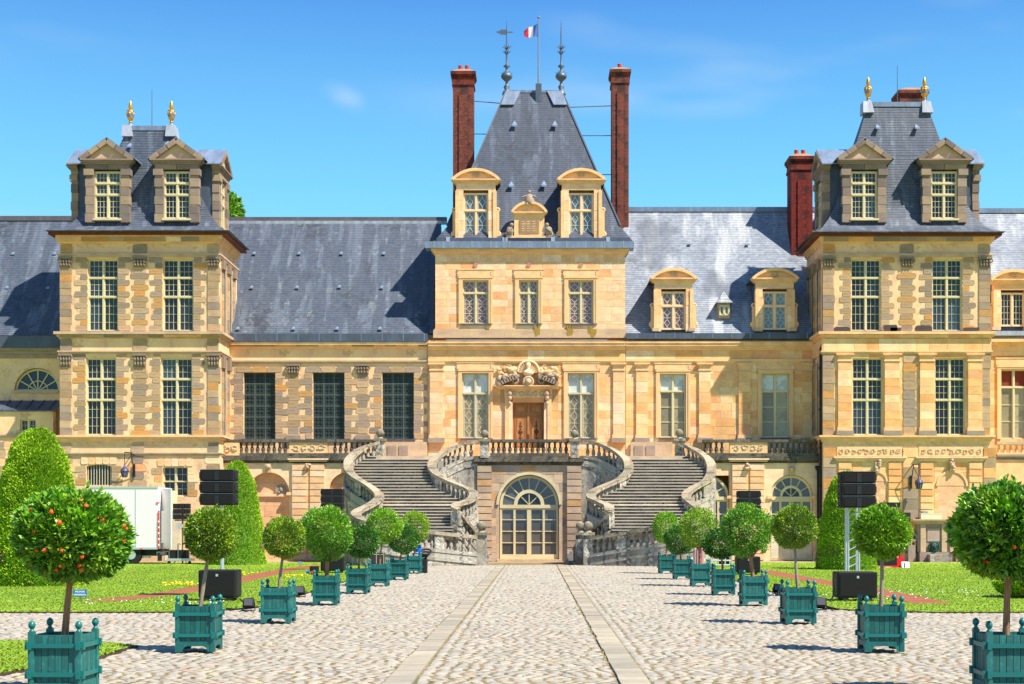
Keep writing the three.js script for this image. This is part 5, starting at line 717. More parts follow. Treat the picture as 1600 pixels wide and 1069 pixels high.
// ---- terrace and arcade in front of the wings
function terrace(side) {
  const z = ZA, left = side < 0, P = left ? thing('arcade_terrace', 'balustraded terrace on blind arches left of the staircase', 'terrace', [X(450, z), 0, 0.6]) : thing('arcade_terrace', 'balustraded terrace over glazed arched doors right of the staircase', 'terrace', [X(1190, z), 0, 0.6]);
  const xa = X(left ? 346 : 1098, z), xb = X(left ? 588 : 1279, z), top = Y(713, z);
  const arches = left ? [hole(387, 452, 738, 900, z, { arch: true }), hole(514, 572, 738, 900, z, { arch: true })] : [hole(1074, 1140, 743, 900, z, { arch: true }), hole(1203, 1271, 742, 900, z, { arch: true })];
  for (const h of arches) h.y0 = 0.02;
  wall(P, 'arcade_wall', M.trimPale, xa, xb, 0, top - 0.32, z - 0.5, z, arches.filter((h) => h.x1 < xb + 0.01 && h.x0 > xa - 0.01 || true).map((h) => ({ ...h, x0: Math.max(h.x0, xa + 0.02), x1: Math.min(h.x1, xb - 0.02), arch: h.x0 > xa && h.x1 < xb })));
  blk(P, 'terrace_floor', M.trimGrey, xa, xb, TERR - 0.18, TERR - 0.02, 0.08, z - 0.01);
  moulding(P, 'terrace_edge', M.sooty, xa, xb, top - 0.32, z, [[0.12, 0.06], [0.1, 0.16], [0.1, 0.12]], 1.1, false);
  const pan = left ? [[452, 512]] : [[1140, 1199]];
  balustrade(P, xa, xb, top, z + 0.08, L(26, z), M.sooty, M.sooty, pan.map(([a, b]) => [X(a, z), X(b, z)]), 0.25);
  const piers = left ? [[457, 507]] : [[1144, 1194]];
  for (const [a, b] of piers) {
    moulding(P, 'pier_cornice', M.trimPale, X(a, z), X(b, z), Y(724, z), z, [[0.07, 0.06], [0.08, 0.14], [0.07, 0.2]], 0.05);
    const x0 = X(a, z), x1 = X(b, z), xm = (x0 + x1) / 2; for (let y = 0.05, k = 0; y < Y(727, z) - 0.1; y += 0.30, k++) { blk(P, 'rusticated_stone', pick(ASH), x0, xm - 0.08, y + 0.018, y + 0.282, z - 0.02, z + 0.11); blk(P, 'rusticated_stone', pick(ASH), xm + 0.08, x1, y + 0.018, y + 0.282, z - 0.02, z + 0.11); blk(P, 'pier_strip_stone', pick(ASHW), xm - 0.079, xm + 0.079, y + 0.006, y + 0.294, z - 0.02, z + 0.06); }
    const q = []; for (let k = 0; k < 6; k++) { const s = new THREE.SphereGeometry(rr(0.06, 0.1), 7, 6); s.translate(xm + rr(-0.12, 0.12), Y(729, z) + rr(-0.12, 0.1), z + 0.18); q.push(s); } part(P, 'carved_mask', merge(q), M.trimGrey);
  }
  arches.forEach((h, i) => {
    const r = (h.x1 - h.x0) / 2;
    if (left) {
      const x1 = Math.min(h.x1, xb); ashlar(P, h.x0, x1, 0.02, h.y1 - 0.02, z - 0.28, 0.5, 0.7, 1.3, NICHE, []); blk(P, 'niche_wall', NICHE[1], h.x0 - 0.1, x1, 0, h.y1 + 0.1, z - 0.6, z - 0.30);
      blk(P, 'niche_ledge', NICHE[2], h.x0 + 0.02, x1 - 0.02, h.y1 - r - 0.16, h.y1 - r - 0.03, z - 0.28, z - 0.16);
      if (!i) { for (const px of [392, 439]) { const at = [X(px, z - 0.25), Y(766, z), z - 0.22]; part(P, 'stone_medallion', merge([discGeo(0.26, 0.08, 20), new THREE.TorusGeometry(0.24, 0.045, 7, 20), new THREE.SphereGeometry(0.12, 9, 7).scale(0.8, 1.1, 0.7).translate(0.02, 0.02, 0.05), new THREE.SphereGeometry(0.08, 7, 6).translate(-0.08, -0.1, 0.05)]), M.plinthGrey, at); } }
    } else archDoor(P, h.x0 + 0.02, h.x1 - 0.02, 0.05, h.y1 - 0.02, z, { leaves: 4, rows: 2, panel: 1.5, rays: 6 });
    if (h.x1 < xb) part(P, 'arch_keystone', merge([bar((h.x0 + h.x1) / 2 - 0.14, (h.x0 + h.x1) / 2 + 0.14, h.y1 - 0.02, top - 0.33, z - 0.02, z + 0.10), new THREE.SphereGeometry(0.12, 8, 6).translate((h.x0 + h.x1) / 2, h.y1 + 0.25, z + 0.12)]), M.trimGrey);
    for (const s of [-1, 1]) { const x = s < 0 ? h.x0 : h.x1; if (x > xa && x < xb) blk(P, 'impost', M.trim, x - 0.12, x + 0.12, h.y1 - r - 0.1, h.y1 - r + 0.04, z - 0.3, z + 0.08); }
  });
  if (left) { moulding(P, 'carved_panel', M.trim, X(349, z), X(374, z), Y(712, z), z + 0.09, [[L(20, z), 0.02]], 0.1); carving(P, X(350, z), X(373, z), Y(709, z), Y(694, z), z + 0.12, M.trimGrey); ashlar(P, X(352, z), X(386, z), 0.05, Y(726, z), z, 0.4, 0.5, 0.9, ASHW); }
  else { ashlar(P, X(1142, z) + 0, X(1145, z), 0.05, 0.1, z, 0.4, 0.5, 0.9, ASHW); }
}
terrace(-1); terrace(1);
// rainwater pipes
{
  const t = thing('drain_pipe', 'black rainwater pipe running down the corner of the right pavilion', 'drainpipe', [X(1282, 2.0), 0, 2.0]), x = X(1282, 2.0); part(t, 'pipe', merge([rod(V(x, 0, 2.05), V(x, Y(545, 2.0), 2.05), 0.06), rod(V(x, Y(545, 2.0), 2.05), V(x + 0.12, Y(533, 2.0), 2.3), 0.06)]), M.iron); for (const py of [575, 640, 700, 760, 820]) part(t, 'bracket', bx(0.17, 0.06, 0.2), M.iron, [x, Y(py, 2.0), 2.02]);
  const t2 = thing('drain_pipe', 'thin black pipe with hopper head beside the glazed arched door', 'drainpipe', [X(1277, 1.4), 0, 1.4]), x2 = X(1278, 1.4); part(t2, 'pipe', rod(V(x2, 0, 1.42), V(x2, Y(735, 1.4), 1.42), 0.05), M.iron); part(t2, 'hopper', lathe([[0.05, 0], [0.14, 0.18], [0.15, 0.26], [0.05, 0.26]], 8), M.iron, [x2, Y(737, 1.4), 1.42]);
}
// ---- horseshoe staircase
{
  const ZS = 2.3, P = thing('horseshoe_staircase', 'weathered grey stone horseshoe staircase with twin curving balustraded flights', 'staircase', [0, 0, 4.5]);
  const curve = (list) => new THREE.CatmullRomCurve3(list.map(([px, py, z]) => V(X(px, z), Y(py, z), z)), false, 'centripetal');
  const inner = { '-1': [[745, 688, 2.15], [721, 693, 2.3], [694, 705, 2.8], [678, 717, 3.4], [675, 729, 4.0], [684, 741, 4.7], [703, 751, 5.2], [723, 759, 5.7], [737, 766, 6.1], [740, 774, 6.6], [729, 781.5, 7.2], [713, 787, 7.8], [713.5, 795, 8.0], [725.7, 812, 7.7], [747, 836, 7.2]], '1': [[909, 687.5, 2.15], [936, 692, 2.3], [964, 705, 2.8], [980, 719, 3.4], [982, 733, 4.0], [970, 746, 4.7], [943, 758, 5.3], [925, 768, 6.0], [925, 777, 6.6], [942, 785, 7.2], [952, 791, 7.8], [950, 803, 8.0], [936, 820, 7.7], [916, 837, 7.2]] };
  const outer = { '-1': [[592, 689, 1.9], [573, 695.5, 2.1], [556, 705, 2.7], [546, 716, 3.3], [544, 727, 3.9], [547, 737, 4.4], [560, 748, 5.0], [573, 755.6, 5.4], [586, 765, 5.9], [593, 774, 6.4], [588, 780.5, 6.9], [573, 789.6, 7.7], [560, 796, 8.3], [556, 803, 9.0], [572, 813, 9.8], [622, 823, 9.9], [672, 829, 9.4], [743, 837, 8.6]], '1': [[1059, 691, 1.9], [1077, 697, 2.1], [1093, 705, 2.7], [1108, 717.6, 3.3], [1112, 731, 3.9], [1105, 748, 4.9], [1086, 759, 5.5], [1074, 768, 6.0], [1073, 777, 6.4], [1086, 788, 7.3], [1098, 797, 8.3], [1101, 804, 9.0], [1084, 814, 9.8], [1034, 821, 9.9], [1005, 825.5, 9.5], [925, 838.5, 8.6]] };
  const cut = [[4.88, 2.0], [2.58, 6.05], [2.58, 6.35], [1.45, 8.4]];
  const newel = (x, z, yb, yt, ballR) => { const g = grp(P, 'newel_post', [x, yb, z]); blk(g, 'post', M.dark, x - 0.20, x + 0.20, yb, yt - 0.12, z - 0.2, z + 0.2); blk(g, 'post_cap', M.darkRail, x - 0.27, x + 0.27, yt - 0.12, yt, z - 0.27, z + 0.27); part(g, 'ball_foot', lathe([[0.16, 0], [0.12, 0.05], [0.09, 0.1]], 12), M.dark, [x, yt, z]); part(g, 'stone_ball', new THREE.SphereGeometry(ballR, 20, 14), M.darkRail, [x, yt + 0.06 + ballR, z]); };
  for (const s of [-1, 1]) {
    const ci = curve(inner[s]), co = curve(outer[s]), pi = ci.getSpacedPoints(110), po = co.getSpacedPoints(130);
    for (const [c, pts, nm] of [[ci, pi, 'i'], [co, po, 'o']]) {
      part(P, 'curved_rail', sweep(pts, 0.21, 0, -0.15), M.darkRail); part(P, 'curved_plinth', sweep(pts, 0.20, -0.72, -0.86), M.dark); part(P, 'stringer_wall', sweep(pts, 0.17, -0.86, 0, 0.0), M.dark);
      part(P, 'wall_string_moulding', sweep(pts, 0.215, -1.08, -1.2), M.dark);
      const len = c.getLength(), n = Math.floor(len / 0.27);
      for (let k = 1; k < n; k++) { const p = c.getPointAt(k / n); if (k % 8 === 0) { const t = c.getTangentAt(k / n), m = part(P, 'balustrade_pier', bx(0.42, 0.58, 0.30), M.dark, [p.x, p.y - 0.435, p.z]); m.rotation.y = -Math.atan2(t.z, t.x); } else { const m = part(P, 'baluster', BAL, M.dark, [p.x, p.y - 0.73, p.z]); m.scale.y = 0.6 / 0.52; } }
    }
    // steps run straight across between the two rails, each nosing paler than its riser, palest at the landing
    const xAt = (pts, z) => { for (let i = 0; i + 1 < pts.length; i++) if ((pts[i].z - z) * (pts[i + 1].z - z) <= 0 && pts[i + 1].z !== pts[i].z) return pts[i].x + (pts[i + 1].x - pts[i].x) * (z - pts[i].z) / (pts[i + 1].z - pts[i].z); return pts[pts.length - 1].x; };
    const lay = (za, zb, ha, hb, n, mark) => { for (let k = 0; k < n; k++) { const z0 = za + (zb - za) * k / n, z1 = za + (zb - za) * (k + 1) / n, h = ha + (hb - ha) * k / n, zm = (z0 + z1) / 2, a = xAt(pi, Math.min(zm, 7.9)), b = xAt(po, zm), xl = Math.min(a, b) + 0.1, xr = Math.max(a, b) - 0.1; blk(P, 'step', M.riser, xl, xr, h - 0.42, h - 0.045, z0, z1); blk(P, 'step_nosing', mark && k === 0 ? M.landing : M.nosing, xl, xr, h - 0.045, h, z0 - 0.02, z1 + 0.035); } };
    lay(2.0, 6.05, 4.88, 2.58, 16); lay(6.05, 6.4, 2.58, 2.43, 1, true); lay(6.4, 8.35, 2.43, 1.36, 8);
    // lowest steps wind round to the entrance between the newels
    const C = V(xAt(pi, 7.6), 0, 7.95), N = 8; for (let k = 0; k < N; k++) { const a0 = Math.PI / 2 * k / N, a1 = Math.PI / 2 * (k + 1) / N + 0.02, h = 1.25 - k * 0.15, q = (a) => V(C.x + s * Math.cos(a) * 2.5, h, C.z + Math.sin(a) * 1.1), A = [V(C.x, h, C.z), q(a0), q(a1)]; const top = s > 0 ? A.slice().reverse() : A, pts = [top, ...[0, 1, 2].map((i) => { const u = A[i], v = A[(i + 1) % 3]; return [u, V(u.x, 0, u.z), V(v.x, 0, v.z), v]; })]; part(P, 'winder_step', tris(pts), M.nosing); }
    const bn = inner[s][inner[s].length - 1], fnn = outer[s][outer[s].length - 1]; newel(X(s < 0 ? 753 : 907, 7.1), 7.0, 0, Y(832, 7), 0.2); newel(X(s < 0 ? 752 : 919, 8.5), 8.5, 0, Y(832, 8.5), 0.2);
    newel(X(s < 0 ? 757.5 : 898, 2.3), 2.3, TERR - 0.1, Y(686.5, 2.3), 0.18); newel(X(s < 0 ? 594 : 1061.5, 1.75), 1.75, TERR - 0.1, Y(685.5, 1.75), 0.19);
    // rusticated pier beside the arched door
    const pa = X(s < 0 ? 746 : 886, ZS), pb = X(s < 0 ? 768 : 908, ZS); for (let y = 0.02; y < TERR - 0.75; y += 0.315) blk(P, 'rusticated_stone', pick(RUB), pa, pb, y + 0.02, y + 0.295, ZS - 0.05, ZS + 0.14);
    blk(P, 'guard_stone', M.dark, X(s < 0 ? 760 : 891, 7.6) - 0.12, X(s < 0 ? 760 : 891, 7.6) + 0.12, 0, 0.62, 7.5, 7.75);
  }
  // middle: terrace over the arched door
  const xl = X(741, ZS), xr = X(912, ZS), h = hole(780, 873.5, 742, 890, ZS, { arch: true }); h.y0 = 0.02;
  wall(P, 'terrace_wall', stoneMat('#c4b08c'), xl, xr, 0, TERR - 0.42, ZS - 0.6, ZS, [h]);
  ashlar(P, X(768, ZS), X(886, ZS), 0.02, TERR - 0.45, ZS, 0.42, 0.4, 0.8, RUB, [{ ...h, x0: h.x0 - 0.14, x1: h.x1 + 0.14, y1: h.y1 + 0.14 }], 0.015);
  archDoor(P, h.x0 + 0.03, h.x1 - 0.03, 0.12, h.y1 - 0.03, ZS, { leaves: 4, rows: 4, panel: 0.22, rays: 8, name: 'arched_glass_door' });
  part(P, 'door_arch', (() => { const r = (h.x1 - h.x0) / 2, q = new THREE.Shape(); q.absarc(0, 0, r + 0.13, 0, Math.PI); q.absarc(0, 0, r, Math.PI, 0, true); const g = new THREE.ExtrudeGeometry(q, { depth: 0.1, bevelEnabled: false, curveSegments: 24 }); g.translate((h.x0 + h.x1) / 2, h.y1 - r, ZS - 0.02); return g; })(), M.frame);
  blk(P, 'door_threshold', M.trimGrey, h.x0 - 0.1, h.x1 + 0.1, 0, 0.11, ZS - 0.5, ZS + 0.35);
  moulding(P, 'terrace_edge', M.sooty, X(741, ZS), X(912, ZS), TERR - 0.42, ZS, [[0.14, 0.06], [0.14, 0.2], [0.12, 0.14]], 0.6, false);
  blk(P, 'terrace_floor', M.trimGrey, X(592, 1.0), X(1062, 1.0), TERR - 0.2, TERR - 0.022, ZC + 0.005, ZS - 0.61 + 0.6);
  balustrade(P, X(766, ZS), X(889, ZS), TERR - 0.02, ZS + 0.12, Y(687, ZS) - TERR + 0.02, M.sooty, M.sooty, [], 0.245);
  // low wall under the first-floor windows with its dark panels
  for (const [a, b] of [[600, 668], [985, 1050]]) { blk(P, 'parapet_panel', M.trimGrey, X(a, ZC), X(b, ZC), TERR, Y(691, ZC), ZC, ZC + 0.16); for (let i = 0; i < 2; i++) blk(P, 'parapet_recess', M.plinthGrey, X(a + 6 + i * 18, ZC), X(a + 20 + i * 18, ZC), TERR + 0.12, Y(697, ZC), ZC + 0.16, ZC + 0.2); }
}
// ---------------------------------------------------------------- the ground
const sheet = (list, y) => { const s = new THREE.Shape(list.map(([x, z]) => new THREE.Vector2(x, -z))); const g = new THREE.ShapeGeometry(s, 12); g.rotateX(-Math.PI / 2); g.translate(0, y, 0); return g; };
structure('ground', sheet([[-260, -260], [260, -260], [260, 260], [-260, 260]], -0.03), std({ color: '#c9b892', map: T.gravel }), 'pale gravel court floor under and beyond the paving');
const paving = structure('cobblestone_paving', sheet([[-22, 3], [22, 3], [22, 75], [-22, 75]], 0), std({ color: '#cfc2a6', map: T.joint, bumpMap: T.stoneBump, bumpScale: 0.01 }), 'cream cobblestone court running up to the staircase');
structure('pavement', sheet([[-40, -0.5], [40, -0.5], [40, 4.4], [-40, 4.4]], 0.004), std({ color: '#bdb09a', map: T.gravel }), 'narrow pale pavement along the foot of the facade');
// lawns: rounded outlines
const lawnL = [[-40, 4.6], [-6.4, 4.6], [-5.4, 8], [-5.25, 38.6], [-5.7, 39.9], [-6.8, 40.55], [-40, 40.9]], lawnR = [[6.9, 4.6], [40, 4.6], [40, 41.0], [7.9, 40.6], [6.7, 40.2], [6.0, 39.2], [6.1, 37.5], [6.6, 8]], lawnC = [[-14, 47.2], [-6.05, 47.2], [-5.15, 48.1], [-5.1, 50.0], [-5.6, 51.7], [-7, 54], [-14, 58]];
const mLawn = std({ color: '#ffffff', map: T.grass });
const soilEdge = std({ color: '#6b5638', map: T.joint }); for (const [p, lb] of [[lawnL, 'bare earth edge of the left lawn'], [lawnR, 'bare earth edge of the right lawn'], [lawnC, 'bare earth edge of the corner lawn']]) { const c = p.reduce((a, q) => [a[0] + q[0] / p.length, a[1] + q[1] / p.length], [0, 0]), gr = p.map(([x, z]) => [x + Math.sign(c[0] - x) * -0.05, z + Math.sign(c[1] - z) * -0.06]), g = new THREE.ExtrudeGeometry(new THREE.Shape(gr.map(([x, z]) => new THREE.Vector2(x, -z))), { depth: 0.04, bevelEnabled: false }); g.rotateX(-Math.PI / 2); g.translate(0, -0.015, 0); structure('lawn_edge', g, soilEdge, lb); }
structure('lawn', sheet(lawnL, 0.03), mLawn, 'sunny lawn on the left with two clipped yews'); structure('lawn', sheet(lawnR, 0.03), mLawn, 'sunny lawn on the right before the wall fountain'); structure('lawn', sheet(lawnC, 0.03), mLawn, 'corner of lawn beside the nearest left planter');
const inside = (p, x, z) => { let c = false; for (let i = 0, j = p.length - 1; i < p.length; j = i++) if ((p[i][1] > z) !== (p[j][1] > z) && x < (p[j][0] - p[i][0]) * (z - p[i][1]) / (p[j][1] - p[i][1]) + p[i][0]) c = !c; return c; };
// red gravel path ribbons across the lawns
const ribbonPath = (pts, w) => { const c = new THREE.CatmullRomCurve3(pts.map(([px, py]) => { const d = EYE * F / (py - 822); return V(CX + (px - 837) * d / F, 0.036, D0 - d); })), q = c.getSpacedPoints(24), L1 = [], R1 = []; q.forEach((p, i) => { const t = c.getTangent(i / 24), n = V(-t.z, 0, t.x).normalize().multiplyScalar(w); L1.push([p.x + n.x, p.z + n.z]); R1.unshift([p.x - n.x, p.z - n.z]); }); return [...L1, ...R1]; };
const mRed = std({ color: '#b06a4c', map: T.gravel }), pathL = ribbonPath([[150, 942], [240, 933], [320, 920], [390, 905], [445, 893], [500, 885]], 0.42), pathR = ribbonPath([[1190, 893], [1240, 903], [1300, 914], [1383, 929], [1460, 946]], 0.42);
structure('gravel_path', sheet(pathL, 0.036), mRed, 'red brick-dust path crossing the left lawn'); structure('gravel_path', sheet(pathR, 0.036), mRed, 'red brick-dust path crossing the right lawn');
// grass blades
{
  const blade = new THREE.BufferGeometry(), pos = [], nor = []; for (let k = 0; k < 5; k++) { const a = k * 1.3, dx = Math.cos(a) * 0.010, dz = Math.sin(a) * 0.010, ox = Math.cos(a * 2.1) * 0.03, oz = Math.sin(a * 1.7) * 0.03, lx = Math.cos(a + 1) * 0.055, lz = Math.sin(a + 1) * 0.055; const tri = [[ox - dx, 0, oz - dz], [ox + dx, 0, oz + dz], [ox + lx, 0.06 + 0.02 * (k % 3), oz + lz]], up = (tri[1][2] - tri[0][2]) * (tri[2][0] - tri[0][0]) - (tri[1][0] - tri[0][0]) * (tri[2][2] - tri[0][2]); for (const q of up > 0 ? tri : [tri[1], tri[0], tri[2]]) pos.push(...q); for (let i = 0; i < 3; i++) nor.push(0.2 * Math.cos(a), 0.95, 0.2 * Math.sin(a)); }
  blade.setAttribute('position', new THREE.Float32BufferAttribute(pos, 3)); blade.setAttribute('normal', new THREE.Float32BufferAttribute(nor, 3));
  const spots = [], path = (x, z) => inside(pathL, x, z) || inside(pathR, x, z);
  for (const [p, b, n] of [[lawnL, [-24, -5, 4.6, 41], 45000], [lawnR, [5.8, 24, 4.6, 41], 45000], [lawnC, [-8, -5, 47, 55], 9000]]) for (let i = 0; i < n; i++) { const z = b[2] + (b[3] - b[2]) * Math.pow(rnd(), 0.6), x = rr(b[0], b[1]); if (inside(p, x, z) && !path(x, z) && Math.abs(x - CX) < (D0 - z) * 0.39 + 0.5) spots.push([x, z]); }
  const im = new THREE.InstancedMesh(blade, std({ color: '#ffffff', side: THREE.DoubleSide }), spots.length), m = new THREE.Matrix4(), q = new THREE.Quaternion(), c = new THREE.Color();
  spots.forEach(([x, z], i) => { q.setFromAxisAngle(V(0, 1, 0), rnd() * 6.28); const s = rr(0.55, 1.0); m.compose(V(x, 0.03, z), q, V(s * 1.3, s * 0.42, s * 1.3)); im.setMatrixAt(i, m); const t = fbm(((x + 40) / 80) % 1, ((z + 10) / 80) % 1, 40, 40, 3, 9), y = rnd(); c.setRGB(0.13 + 0.14 * t + 0.06 * y, 0.27 + 0.16 * t, 0.012 + 0.012 * y); im.setColorAt(i, c); });
  im.name = 'grass'; im.castShadow = im.receiveShadow = true; scene.add(im); tag(im, 'short mown grass covering the lawns', 'grass', null, 'stuff');
}
// yellow bedding flowers and daisies in the lawn
{
  const g = new THREE.SphereGeometry(0.035, 5, 4), spots = []; const patch = (px, py, n, sx, sz, col) => { const d = EYE * F / (py - 822), x = CX + (px - 837) * d / F, z = D0 - d; for (let i = 0; i < n; i++) spots.push([x + rr(-sx, sx), z + rr(-sz, sz), col]); };
  patch(283, 919, 34, 0.4, 0.5, 0); patch(380, 902, 26, 0.4, 0.6, 0); patch(462, 905, 16, 0.3, 0.6, 0); patch(1480, 930, 40, 2.4, 1.6, 1); patch(1330, 938, 30, 1.6, 1.3, 1); patch(230, 945, 30, 1.6, 1.2, 1);
  const im = new THREE.InstancedMesh(g, std({ color: '#ffffff' }), spots.length), m = new THREE.Matrix4(), c = new THREE.Color(); spots.forEach(([x, z, k], i) => { const s = k ? 0.55 : rr(0.8, 1.2); m.makeScale(s, s * 0.7, s); m.setPosition(x, k ? 0.07 : rr(0.08, 0.16), z); im.setMatrixAt(i, m); im.setColorAt(i, k ? c.setRGB(0.8, 0.8, 0.75) : c.setRGB(0.8, 0.55, 0.02)); }); im.name = 'lawn_flowers'; im.castShadow = true; scene.add(im); tag(im, 'yellow flower clumps and white daisies in the lawns', 'flowers', null, 'stuff');
}
// cobbles: courses across the court, the nearest ones single stones, the rest in one mass
{
  const top = (w) => { const g = new THREE.BoxGeometry(1, 1, 1, 3, 1, 3), p = g.attributes.position; for (let i = 0; i < p.count; i++) { const x = p.getX(i), z = p.getZ(i), y = p.getY(i), e = Math.max(Math.abs(x), Math.abs(z)) > 0.4; if (y > 0) p.setY(i, e ? 0.10 : 0.46 + 0.14 * hash(Math.round(x * 9), Math.round(z * 9), w)); if (y > 0 && e) { p.setX(i, x * 0.94); p.setZ(i, z * 0.94); } } g.computeVertexNormals(); return g; };
  const geos = [top(1), top(2), top(3)], stones = [], strips = [[-1.27, -0.98], [1.20, 1.50]];
  let z = 8.2, row = 0;
  while (z < 53.4) {
    const dz = rr(0.105, 0.14), d = D0 - z, half = d * 0.40 + 0.4; row++;
    for (let x = Math.max(-21.5, CX - half) + rr(0, 0.1); x < Math.min(21.5, CX + half);) {
      let w = rr(0.12, 0.20); const m = x + w / 2;
      const st = strips.find(([a, b]) => x + w > a - 0.01 && x < b + 0.01); if (st) { if (st[0] - x > 0.09 && x < st[0]) w = st[0] - x - 0.01; else { x = st[1] + 0.012; continue; } }
      const xm = x + w / 2; if (!inside(lawnL, xm, z) && !inside(lawnR, xm, z) && !inside(lawnC, xm, z) && !(Math.abs(xm) > 9.5 && z < 12)) stones.push([xm, z + dz / 2 + rr(-0.012, 0.012), w - rr(0.008, 0.022), dz - rr(0.008, 0.02)]);
      x += w;
    }
    z += dz;
  }
  const tone = () => { const r = rnd(), k = rr(0.84, 1.16); return r < 0.55 ? [0.40 * k, 0.365 * k, 0.305 * k] : r < 0.76 ? [0.36 * k, 0.34 * k, 0.30 * k] : r < 0.88 ? [0.42 * k, 0.365 * k, 0.275 * k] : r < 0.93 ? [0.27 * k, 0.255 * k, 0.23 * k] : r < 0.99 ? [0.42 * k, 0.345 * k, 0.27 * k] : [0.40 * k, 0.25 * k, 0.17 * k]; };
  const near = stones.map((s, i) => [Math.abs((s[0] - CX) / (D0 - s[1])) < 0.372 && D0 - s[1] > 14.6 ? D0 - s[1] : 999, i]).sort((a, b) => a[0] - b[0]).slice(0, 300).map((q) => q[1]), single = new Set(near);
  const mats = Array.from({ length: 14 }, () => { const c = new THREE.Color(); c.setRGB(...tone()); return std({ color: c, map: T.stone, roughness: 0.78 }); });
  const place = (s, i) => { const e = new THREE.Euler(rr(-0.06, 0.06), (i % 2) * Math.PI + rr(-0.05, 0.05), rr(-0.06, 0.06)); return [V(s[0], rr(-0.012, -0.005), s[1]), new THREE.Quaternion().setFromEuler(e), V(s[2], 0.038, s[3])]; };
  for (const i of near) { const [p, q, sc] = place(stones[i], i), m = part(paving, 'cobble', geos[i % 3], pick(mats), [p.x, p.y, p.z]); m.quaternion.copy(q); m.scale.copy(sc); }
  const rest = stones.map((s, i) => i).filter((i) => !single.has(i)), im = new THREE.InstancedMesh(geos[0], std({ color: '#ffffff', map: T.stone, roughness: 0.78 }), rest.length), M4 = new THREE.Matrix4(), c = new THREE.Color();
  rest.forEach((i, k) => { const [p, q, sc] = place(stones[i], i); M4.compose(p, q, sc); im.setMatrixAt(k, M4); im.setColorAt(k, c.setRGB(...tone())); }); im.name = 'distant_cobbles'; im.castShadow = im.receiveShadow = true; im.userData.kind = 'stuff'; paving.add(im);
  const slabM = ['#aea48f', '#a59c8a', '#b3a892', '#9c9383'].map((q) => std({ color: q, map: T.stone }));
  for (const [a, b] of strips) for (let zz = 8.0; zz < 53.2;) { const l = rr(0.55, 0.95); blk(paving, 'kerb_slab', pick(slabM), a + rr(-0.01, 0.01), b, -0.02, rr(0.018, 0.026), zz + 0.006, zz + l - 0.006); zz += l; }
  // tufts of moss and weeds in the joints beside the slabs
  const wg = new THREE.ConeGeometry(0.03, 0.05, 4), ws = []; for (let i = 0; i < 450; i++) { const zz = 8 + 45 * rnd(), sd = pick([-1.28, -0.97, 1.19, 1.51]); if (fbm((zz / 45) % 1, 0.3, 20, 4, 3, sd > 0 ? 3 : 8) > 0.46) ws.push([sd + rr(-0.02, 0.02), zz]); } for (let i = 0; i < 700; i++) { const s = stones[Math.floor(rnd() * stones.length)]; ws.push([s[0] + s[2] / 2, s[1] + s[3] / 2]); }
  const wi = new THREE.InstancedMesh(wg, std({ color: '#ffffff' }), ws.length); ws.forEach(([x, zz], i) => { const s = rr(0.4, 1.1); M4.makeScale(s, s * 0.7, s * 1.6); M4.setPosition(x, 0.012, zz); wi.setMatrixAt(i, M4); wi.setColorAt(i, c.setRGB(0.13 + 0.1 * rnd(), 0.18, 0.05)); }); wi.name = 'joint_weeds'; wi.userData.kind = 'stuff'; paving.add(wi);
}
